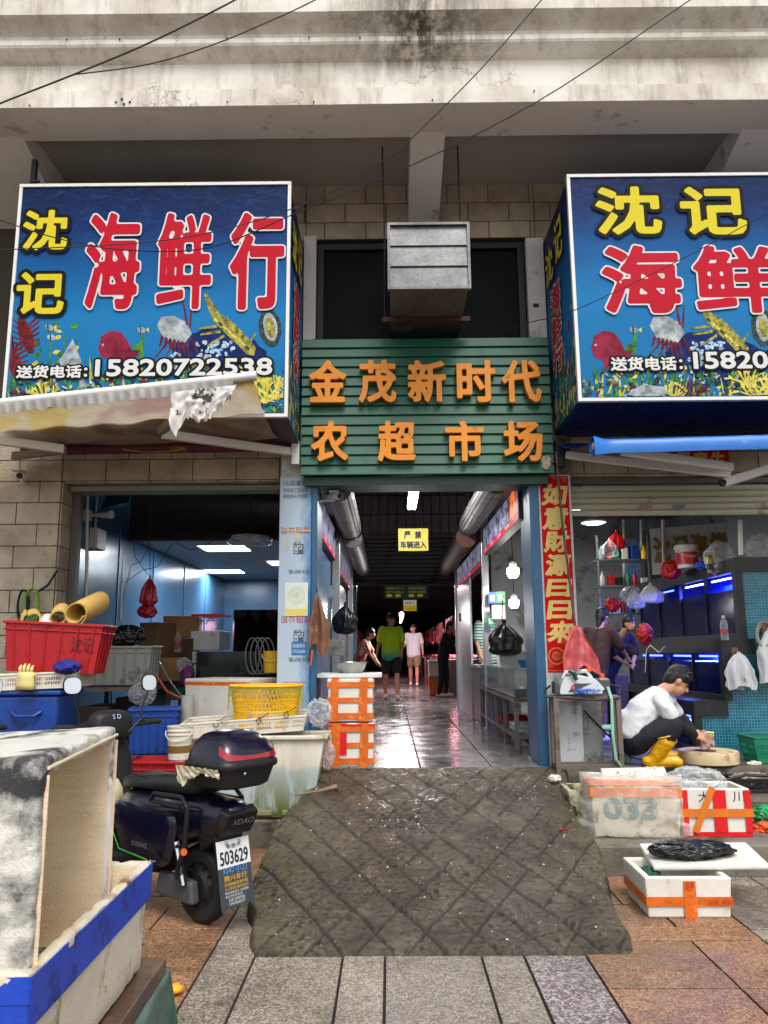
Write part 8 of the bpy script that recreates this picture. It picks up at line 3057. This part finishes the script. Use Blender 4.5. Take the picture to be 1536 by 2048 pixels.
# bottle and hanging bags on the mosaic
p = at(1450, 1280, 7.44)
bt = thing('water_bottle', p, 'clear water bottle standing on the ledge of the blue tanks', 'bottle')
MB().lathe([(0, 0), (.032, 0), (.034, .02), (.034, .14), (.028, .17), (.013, .2), (.013, .225), (0, .225)], 20, p).build('bottle_body', M_clear, bt, smooth=True)
MB().lathe([(.0345, .06), (.0345, .1)], 20, p).build('bottle_label', MATS['red_label'], bt)
MB().lathe([(.015, .205), (.015, .228), (0, .228)], 14, p).build('bottle_cap', M_white_pl, bt)
def hang_bag(px, py, w_, h_, Y, label, seed):
 c = at(px, py, Y)
 o = thing('white_shopping_bag', c, label, 'plastic bag', 'white bags hanging on the mosaic')
 mb = MB()
 def f(u, v):
  sp = .18 + .82 * min(1, v * 2.2) ** .7
  a = 2 * math.pi * u
  return c + Vector((math.cos(a) * w_ / 2 * sp + .02 * noise.noise((u * 6, v * 4, seed)), (math.sin(a) * .04 + .022 * math.sin(a * 7 + seed) * min(1, v * 2)) * sp - .035, -h_ * v + .02 * math.sin(a * 3) * v))
 mb.grid(f, 60, 18)
 mb.build('bag_film', mat('white_bag_film', (206, 208, 210), .4, v=.05), o, smooth='all')
 for s_ in (-1, 1):
  mb = MB()
  mb.grid(lambda u, v: c + Vector((s_ * (.005 + .06 * u) + .02 * v - .01, -.04 - .01 * math.sin(u * 3), .02 - h_ * .62 * u)), 8, 3)
  mb.build('bag_handle', MATS['white_bag_film'], o, smooth='all')
 q = Plane(c + Vector((.02, -.082, -h_ * .8)), (1, 0, 0), (0, 0, 1))
 mb = MB()
 for k in range(6):
  mb.box(c.x + .01 + k * .006, c.x + .013 + k * .006, c.y - .085, c.y - .084, c.z - h_ * .8, c.z - h_ * .68)
 mb.build('printed_mark', M_ink, o)
 MB().box(c.x - .03, c.x + .03, Y + .04, Y + .06, c.z - .02, c.z + .06).build('hook_plate', mat('brown_plate', (120, 90, 50), .5), o)
 MB().tube([c + Vector((0, .04, .02)), c + Vector((0, -.03, .0)), c + Vector((0, -.04, .03))], .006).build('hook', M_chrome, o)
hang_bag(1474, 1308, .27, .31, 7.46, 'white printed shopping bag hanging on the hook below the water bottle', 1)
hang_bag(1534, 1262, .26, .46, 7.44, 'larger white bag at the right photo edge on the mosaic', 2)
mb = MB()
for k in range(5):
 mb.tube([at(1528 + (12 + k) * math.cos(t), 1268 + (17 + 2 * k) * math.sin(t), 7.42 - .01 * k) for t in [2 * math.pi * j / 20 for j in range(21)]], .007, 6, False)
tag(mb.build('coiled_hose', mat('beige_hose', (150, 140, 120), .5)), 'coil of beige hose above the larger white bag', 'hose')
tag(MB().tube([at(1290, 1345, 7.9), at(1293, 1300, 7.9), at(1300, 1290, 7.9), at(1318, 1305, 7.8), at(1330, 1292, 7.75)], .0035).build('air_line', M_white_pl), 'thin white air line over the middle blue tank', 'hose')
# concrete stub with a stamped mark behind the stand, green stool
cs = at(1150, 1400, 7.0)
cb = thing('concrete_stub', (cs.x + .04, 7.0, Zf), 'short grey concrete stub with a stamped corner mark behind the steel stand', 'stub')
MB().box(cs.x - .08, cs.x + .20, 6.9, 7.2, Zf, 1.12).build('stub_body', mat('stub_concrete', (140, 142, 140), .7, dirt=(80, 84, 70), ds=5, da=.47), cb, bevel=.008)
q = Plane((cs.x - .04, 6.9, .85), (1, 0, 0), (0, 0, 1))
mb = MB()
plain(mb, q, '厂', .03, .02, .07, .07, off=.002)
plain(mb, q, '加工定制', .02, -.06, .025, .1, off=.002)
for a in ((0, -.01, .12, -.005), (0, .115, .12, .12), (0, -.005, .005, .115), (.115, -.005, .12, .115)):
 rect(mb, q, *a, .002)
mb.build('stamped_mark', M_print_grey, cb)
M_mint = mat('mint_plastic', (120, 190, 160), .45, v=.08)
gs = thing('mint_stool', (at(1212, 1500, 7.1).x, 7.1, Zf), 'pale green plastic stool under and behind the steel stand', 'stool')
bx_, by_ = gs.location.x, 7.1
MB().box(bx_ - .16, bx_ + .16, by_ - .13, by_ + .13, .82, .85).build('seat', M_mint, gs, bevel=.012)
for s_ in (-1, 1):
 for t_ in (-1, 1):
  MB().hexa([(bx_ + s_ * .16 - .025, by_ + t_ * .12 - .02, Zf), (bx_ + s_ * .16 + .025, by_ + t_ * .12 - .02, Zf), (bx_ + s_ * .16 + .025, by_ + t_ * .12 + .02, Zf), (bx_ + s_ * .16 - .025, by_ + t_ * .12 + .02, Zf)],
     [(bx_ + s_ * .13 - .025, by_ + t_ * .1 - .02, .819), (bx_ + s_ * .13 + .025, by_ + t_ * .1 - .02, .819), (bx_ + s_ * .13 + .025, by_ + t_ * .1 + .02, .819), (bx_ + s_ * .13 - .025, by_ + t_ * .1 + .02, .819)]).build('leg', M_mint, gs)
# steel stand with pressure washer
a, b = at(1106, 1400, 6.62).x, at(1240, 1400, 6.62).x
PZ = at(1170, 1392, 6.62).z
stand(a, b, 6.60, 6.80, PZ, 'small rusty steel stand carrying the pressure washer', 2, .16, z0=.40)
M_wash = mat('washer_white', (198, 204, 206), .35, v=.05, dirt=(130, 130, 124), ds=8, da=.4)
wx, wy = (a + b) / 2 - .02, 6.70
PW = thing('pressure_washer', (wx, wy, PZ), 'white and grey pressure washer with orange caps on the steel stand', 'pressure washer')
mb = MB()
mb.prism(rounded([(-.2, 0), (.12, 0), (.18, .04), (.10, .13), (-.02, .155), (-.15, .14), (-.19, .06)], .02), lambda u_, v_, d: (wx + u_, wy + d, PZ + .012 + v_), -.085, .085)
mb.build('washer_body', M_wash, PW, bevel=.008, fix=True)
MB().box(wx - .235, wx - .195, wy - .07, wy + .07, PZ + .012, PZ + .12).build('grey_end', mat('washer_grey', (70, 72, 74), .4), PW, bevel=.012)
MB().box(wx + .13, wx + .23, wy - .07, wy + .07, PZ + .03, PZ + .14).build('pump_block', MATS['washer_grey'], PW, bevel=.015)
MB().tube([(wx - .15, wy, PZ + .14), (wx - .13, wy, PZ + .19), (wx + .05, wy, PZ + .20), (wx + .09, wy, PZ + .14)], .017, 10).build('carry_handle', M_wash, PW, smooth=True)
for x, z in ((wx + .07, .205), (wx + .18, .15)):
 MB().lathe([(0, .03), (.02, .03), (.022, 0), (.022, -.01)], 14, (x, wy, PZ + z)).build('orange_cap', mat('cap_orange', (226, 90, 30), .4), PW)
q = Plane((wx, wy - .0855, PZ + .012), (1, 0, 0), (0, 0, 1))
mb = MB()
for m_, pts in ((0, [(-.13, .02), (-.1, .02), (.07, .09), (-.07, .09)]), (1, [(-.11, .045), (-.06, .035), (-.08, .075), (-.10, .075)])):
 mb.m(m_).add([q.p(u_, v_, .002 + .002 * m_) for u_, v_ in pts], [(0, 1, 2, 3)])
plain(mb.m(2), q, '冰', -.098, .048, .02, off=.006)
mb.build('side_decal', [MATS['washer_grey'], mat('decal_red', (190, 30, 30), .4), M_print_w], PW)
MB().tube([(wx - .12, wy - .1, PZ + .21), (wx - .08, wy - .11, PZ + .19), (wx - .06, wy - .11, PZ + .13)], [.02, .022, .014]).build('spray_gun', mat('gun_green', (30, 66, 56), .4), PW)
bag((wx + .02, wy - .12, PZ + .035), .11, .03, .025, 'blue and white cloth strip lying before the pressure washer', 88, mat('blue_white_cloth', (60, 100, 180), .7, dirt=(200, 206, 210), ds=14, da=.5), 'cloth_strip', .5, 2.2)
tag(MB().tube([(wx + .2, wy - .08, PZ + .07), (wx + .21, wy - .14, PZ - .02), (wx + .20, wy - .15, PZ - .3), (wx + .22, wy - .13, PZ - .5), (wx + .28, wy - .08, .56)], .013, 8).build('green_hose', mat('mint_hose', (140, 190, 170), .4)), 'pale green hose hanging from the pressure washer', 'hose')
tag(MB().tube([(wx - .26, wy, PZ + .08), (wx - .31, wy - .05, PZ + .05), (wx - .33, wy - .08, PZ), (wx + .1, wy - .14, PZ - .03), (wx + .28, wy - .1, PZ - .02), (wx + .33, wy, PZ + .06), (wx + .22, wy + .06, PZ + .1)], .009, 8).build('black_hose', M_black), 'black hose looping round the top of the steel stand', 'hose')
tag(MB().tube([(wx + .05, 6.85, 1.0), (wx + .2, 6.9, .85), (wx + .42, 6.85, .62), (wx + .6, 6.8, .57)], .008, 8).build('black_cable', M_black), 'black cable running down behind the steel stand to the floor', 'cable')
def towel(u, v):
 c = at(1150, 1256, 6.72)
 w_ = .05 + .10 * min(1, v * 1.5)
 return c + Vector(((u - .5) * 2 * w_ + .03 * v, -.03 - .045 * math.sin(u * 11 + v * 3) * min(1, .3 + v) - .02 * noise.noise((u * 4, v * 5, 2)), -.36 * v * (1 + .08 * math.sin(u * 8)) + .02 * math.sin(u * 3.1)))
TW = thing('pink_towel', at(1150, 1256, 6.72), 'pink towel hanging against the foot of the red couplet', 'towel')
MB().grid(towel, 44, 30).build('towel_cloth', mat('pink_towel_cloth', (206, 104, 108), .95, v=.12, dirt=(150, 70, 74), ds=8, da=.4, b=.4, bs=160), TW, smooth='all')
# green basket at the right edge, litter
gb = at(1520, 1500, 7.0)
slot_tray((gb.x + .12, 7.0, Zf + .006), .48, .34, .22, 'green plastic basket at the right edge of the shop floor', mat('emerald_plastic', (16, 116, 86), .4, v=.1), s=.82, name='green_basket', cat='basket', mids=3)
bag(at(1508, 1528, 6.85), .06, .04, .025, 'crumpled white tissue beside the green basket', 89, M_white_pl, 'tissue', .6, 2.5, sub=3)
# black crate on the middle step
bc = at(1488, 1580, 6.55)
slot_tray((bc.x + .05, 6.56, .392), .50, .28, .11, 'black slotted crate of scraps on the middle step', mat('black_crate_plastic', (24, 24, 26), .45), name='black_crate', cat='crate', rz=.05)
bag((bc.x + .06, 6.55, .475), .15, .08, .05, 'pale fish scraps heaped in the black crate', 90, mat('fish_scraps', (150, 130, 116), .5, v=.3, sc=20, dirt=(90, 60, 50), ds=16, da=.5), 'fish_scraps', .7, 3)
tag(MB().tube([at(1435, 1580, 6.4), at(1450, 1560, 6.4), at(1490, 1550, 6.38), at(1560, 1553, 6.38)], .012, 8).build('black_pipe', M_black), 'black hose arching over the black slotted crate', 'hose')
# mossy box with the fallen bucket
mz = .218
m0, m1 = at(1145, 1600, 6.05).x, at(1362, 1600, 6.05).x
foam_box(((m0 + m1) / 2 + .03, 6.18, mz), .92, .34, .27, 'mossy old foam box behind the film wrapped one', rz=rad(-3), t=.04, s=.9, m=M_foam_moss)
p = at(1270, 1563, 6.08)
bk2 = bucket((p.x - .24, 6.12, .555), .088, .46, 'white bucket lying on its side across the mossy foam box', M_white_pl, rot=(0, rad(90), rad(-4)))
q = Plane((.07, -.03, .12), (0, 0, 1), (-1, 0, 0))
mb = MB()
for tt in ((.10, 0, .16, .05), (.13, .05, .11, -.02), (.18, .04, .20, -.01), (.15, .02, .26, .03), (.22, .05, .24, -.02)):
 z0_, y0_, z1_, y1_ = tt
 th0, th1 = -2.2 + y0_ * 8, -2.2 + y1_ * 8
 mb.tube([(math.cos(th0) * .0905, math.sin(th0) * .0905, z0_), (math.cos((th0 + th1) / 2) * .0915, math.sin((th0 + th1) / 2) * .0915, (z0_ + z1_) / 2), (math.cos(th1) * .0905, math.sin(th1) * .0905, z1_)], .0035, 5)
mb.build('scrawled_marks', M_marker, bk2, local=True)
# wrapped box 033
w0, w1 = at(1212, 1680, 5.74).x, at(1362, 1680, 5.74).x
bx3 = foam_box(((w0 + w1) / 2 - .02, 5.92, mz), .62, .34, .345, 'dirty foam box marked 033 wrapped in clear plastic on the low step', rz=rad(-4), m=M_foam_old, lid=False)
mb = MB()
letters(mb, Plane((-.22, -.170, .13), (1, 0, 0), (0, -.02, 1)), '033', .0, .0, .36, .13, .008, 0, .002, 24)
mb.build('painted_number', mat('teal_paint', (104, 134, 134), .6, dirt=(190, 180, 150), ds=16, da=.5), bx3, local=True)
mb = MB()
band(mb, .62, .34, .27, .335, .004)
mb.box(-.31, .31, -.17, .17, .3455, .349)
mb.build('orange_tape', mat('faded_orange_tape', (222, 130, 70), .35, v=.2, sc=14), bx3, local=True)
wr_ = thing('plastic_wrap', ((w0 + w1) / 2 - .02, 5.92, mz), 'loose clear plastic sheet wrapped round the box marked 033', 'wrap', None, (0, 0, rad(-4)))
def wrapf(u, v):
 a = 2 * math.pi * u
 c_, s_ = math.cos(a), math.sin(a)
 p_ = 5
 x = math.copysign(abs(c_) ** (2 / p_), c_) * (.335 + .05 * (v < .2))
 y = math.copysign(abs(s_) ** (2 / p_), s_) * .20
 k = noise.noise((x * 7, v * 5, y * 7)) * .02 + (1 - abs(noise.noise((x * 11 + v * 6, v * 9, y * 9))) * 2) * .008
 sp = 1 if v < .85 else max(0, 1 - ((v - .85) / .15))
 return ((x * (1 + k * 2)) * (sp if v > .85 else 1) - .02 * (v < .5) * (c_ < 0), (y * (1 + k * 3)) * (sp if v > .85 else 1), .005 + min(v / .85, 1) * .38 + k)
MB().grid(wrapf, 90, 40).build('film', M_wrap, wr_, local=True, smooth='all')
# red and white box
r0, r1 = at(1368, 1690, 5.78).x, at(1512, 1690, 5.78).x
rb_ = foam_box(((r0 + r1) / 2, 5.95, mz), r1 - r0 - .02, .34, .32, 'white foam box edged in red tape and tied with an orange strap', rz=rad(-2), t=.035, s=.97)
W_ = r1 - r0 - .02
mb = MB()
band(mb, W_ * .975, .332, 0, .03, .006)
for x0_, x1_ in ((-W_ / 2, -W_ / 2 + .045), (-.02, .07), (W_ / 2 - .045, W_ / 2)):
 mb.box(x0_, x1_, -.178, -.174, .03, .31)
mb.build('red_tape', M_tape_red, rb_, local=True)
mb = MB()
band(mb, W_, .34, .13, .185, .012)
mb.bar((-.16, -.186, .03), (-.02, -.186, .33), .045, .004, up=(0, 1, 0))
mb.build('orange_strap', mat('orange_strap', (206, 110, 24), .4, v=.15), rb_, local=True)
for x_, s_ in ((.12, '大'), (.36, '川')):
 mb = MB()
 plain(mb, Plane((-W_ / 2, -.171, .2), (1, 0, 0), (0, 0, 1)), s_, x_, .03, .07, .08, off=.0)
 mb.build('handwriting', M_marker, rb_, local=True)
bag(((r0 + r1) / 2 - .08, 5.95, mz + .36), .20, .12, .08, 'clear bag bulging out of the red edged foam box', 91)
bag(at(1532, 1660, 5.95), .08, .10, .05, 'orange crumpled plastic at the right photo edge', 92, mat('orange_film', (226, 90, 40), .4, v=.2), 'orange_bag', .5, 2)
bag(at(1535, 1628, 6.1), .12, .10, .06, 'green crumpled net at the right photo edge', 93, mat('green_film', (40, 150, 90), .4, v=.2), 'green_bag', .5, 2)
# white open box on the pavement, lid and black bag
f0, f1 = on(1312, 1838, 0), on(1476, 1843, 0)
cxx = (f0.x + f1.x) / 2 - .02
wbx2 = foam_box((cxx, f0.y + .23, 0), f1.x - f0.x + .05, .46, .22, 'clean white open foam box with orange tape on the orange paving', rz=rad(-1), t=.04, s=.94)
WW = f1.x - f0.x + .05
mb = MB()
band(mb, WW * .968, .446, .065, .115, .006)
mb.box(-.03, .04, -.232, -.228, .0, .20)
mb.build('orange_tape', M_tape_or, wbx2, local=True)
mb = MB()
q = Plane((-.02, -.233, .12), (1, 0, 0), (0, 0, 1))
plain(mb, q, '世界', .0, .03, .05, .05, off=.002)
plain(mb, q, '小心轻放 易碎', .06, -.045, .03, .2, off=.005)
mb.build('tape_print', mat('tape_red_print', (170, 50, 20), .5), wbx2, local=True)
ld = thing('foam_board', (cxx + .17, f0.y + .30, .24), 'white foam lid lying askew on the open box', 'foam lid', None, (rad(4), rad(-2), rad(-7)))
MB().box(-.30, .36, -.19, .24, 0, .03).build('lid_slab', M_foam, ld, local=True, bevel=.01)
bag((cxx + .13, f0.y + .27, .305), .25, .11, .055, 'crumpled black bag spread on the white foam lid', 94, M_blackbag, 'black_bag', .30, 2.4, sub=5)
bag((cxx - .16, f0.y + .2, .16), .07, .06, .07, 'dark green net bundle inside the open white box', 95, mat('dark_green_net', (16, 70, 60), .7, v=.3, sc=30), 'green_net', .4, 3)
# litter on ramp and steps
tissue = at(1103, 1562, 6.55)
bag((tissue.x, 6.42, ramp_base(6.42) + .03), .05, .04, .03, 'white tissue at the top right of the ramp', 96, M_white_pl, 'tissue', .6, 2.5, sub=3)
mb = MB()
lr = random.Random(3)
for k in range(130):
 x, y = lr.uniform(-.7, 1.3), lr.uniform(4.3, 6.7)
 z = ramp_h(x, y)
 if z < .01:
  continue
 s_ = lr.uniform(.003, .009)
 a_ = lr.uniform(0, 3)
 mb.m(lr.choice((0, 0, 0, 1, 2)))
 mb.add([(x + s_ * math.cos(a_ + t_) * lr.uniform(.6, 1.3), y + s_ * math.sin(a_ + t_) * lr.uniform(.6, 1.3), z + .004) for t_ in (0, 1.6, 3.1, 4.7)] + [(x, y, z + .010)], [(0, 1, 4), (1, 2, 4), (2, 3, 4), (3, 0, 4)])
tag(mb.build('litter', [M_white_pl, mat('tan_scrap', (150, 120, 70), .7), M_red_pl], local=True), 'tiny scales and scraps scattered over the wet ramp', 'litter', kind='stuff')
for k, (px, py) in enumerate(((1100, 1612), (1128, 1678))):
 g = on(px, py, .38 if k == 0 else .25)
 z = ramp_h(g.x, g.y)
 tag(MB().tube([(g.x - .03, g.y, z + .008), (g.x, g.y + .012, z + .01), (g.x + .03, g.y - .01, z + .008)], .006, 6).build('red_scrap', M_red_pl), ['red scrap in the upper right groove of the ramp', 'red scrap at the ramp edge beside the wrapped box'][k], 'litter', 'red scraps on the ramp')
g = at(672, 1574, 6.3)
z = ramp_h(g.x, 6.3)
tag(MB().tube([(g.x - .3, 6.2, ramp_h(g.x - .2, 6.2) + .02), (g.x - .12, 6.16, z + .012), (g.x, 6.3, z + .02)], [.008, .008, .02], 8).build('hose_end', mat('hose_tan', (140, 110, 90), .5)), 'end of a hose lying at the top left of the ramp', 'hose')
for k, (px, py, w_, h_, m) in enumerate(((1232, 1060, .22, .3, MATS['red_thin_film']), (1218, 1075, .2, .28, M_clear), (1300, 1165, .26, .26, M_white_pl), (1270, 1180, .2, .22, M_clear))):
 sack(at(px, py, (11, 10.6, 9.4, 9.2)[k]), w_, h_, ['red bag hanging high at the back of the right shop', 'clear bag hanging beside the high red bag', 'white bag of goods hanging left of the red bags on the rack', 'small clear bag hanging over the sink'][k], k, m, 'hanging_bag')
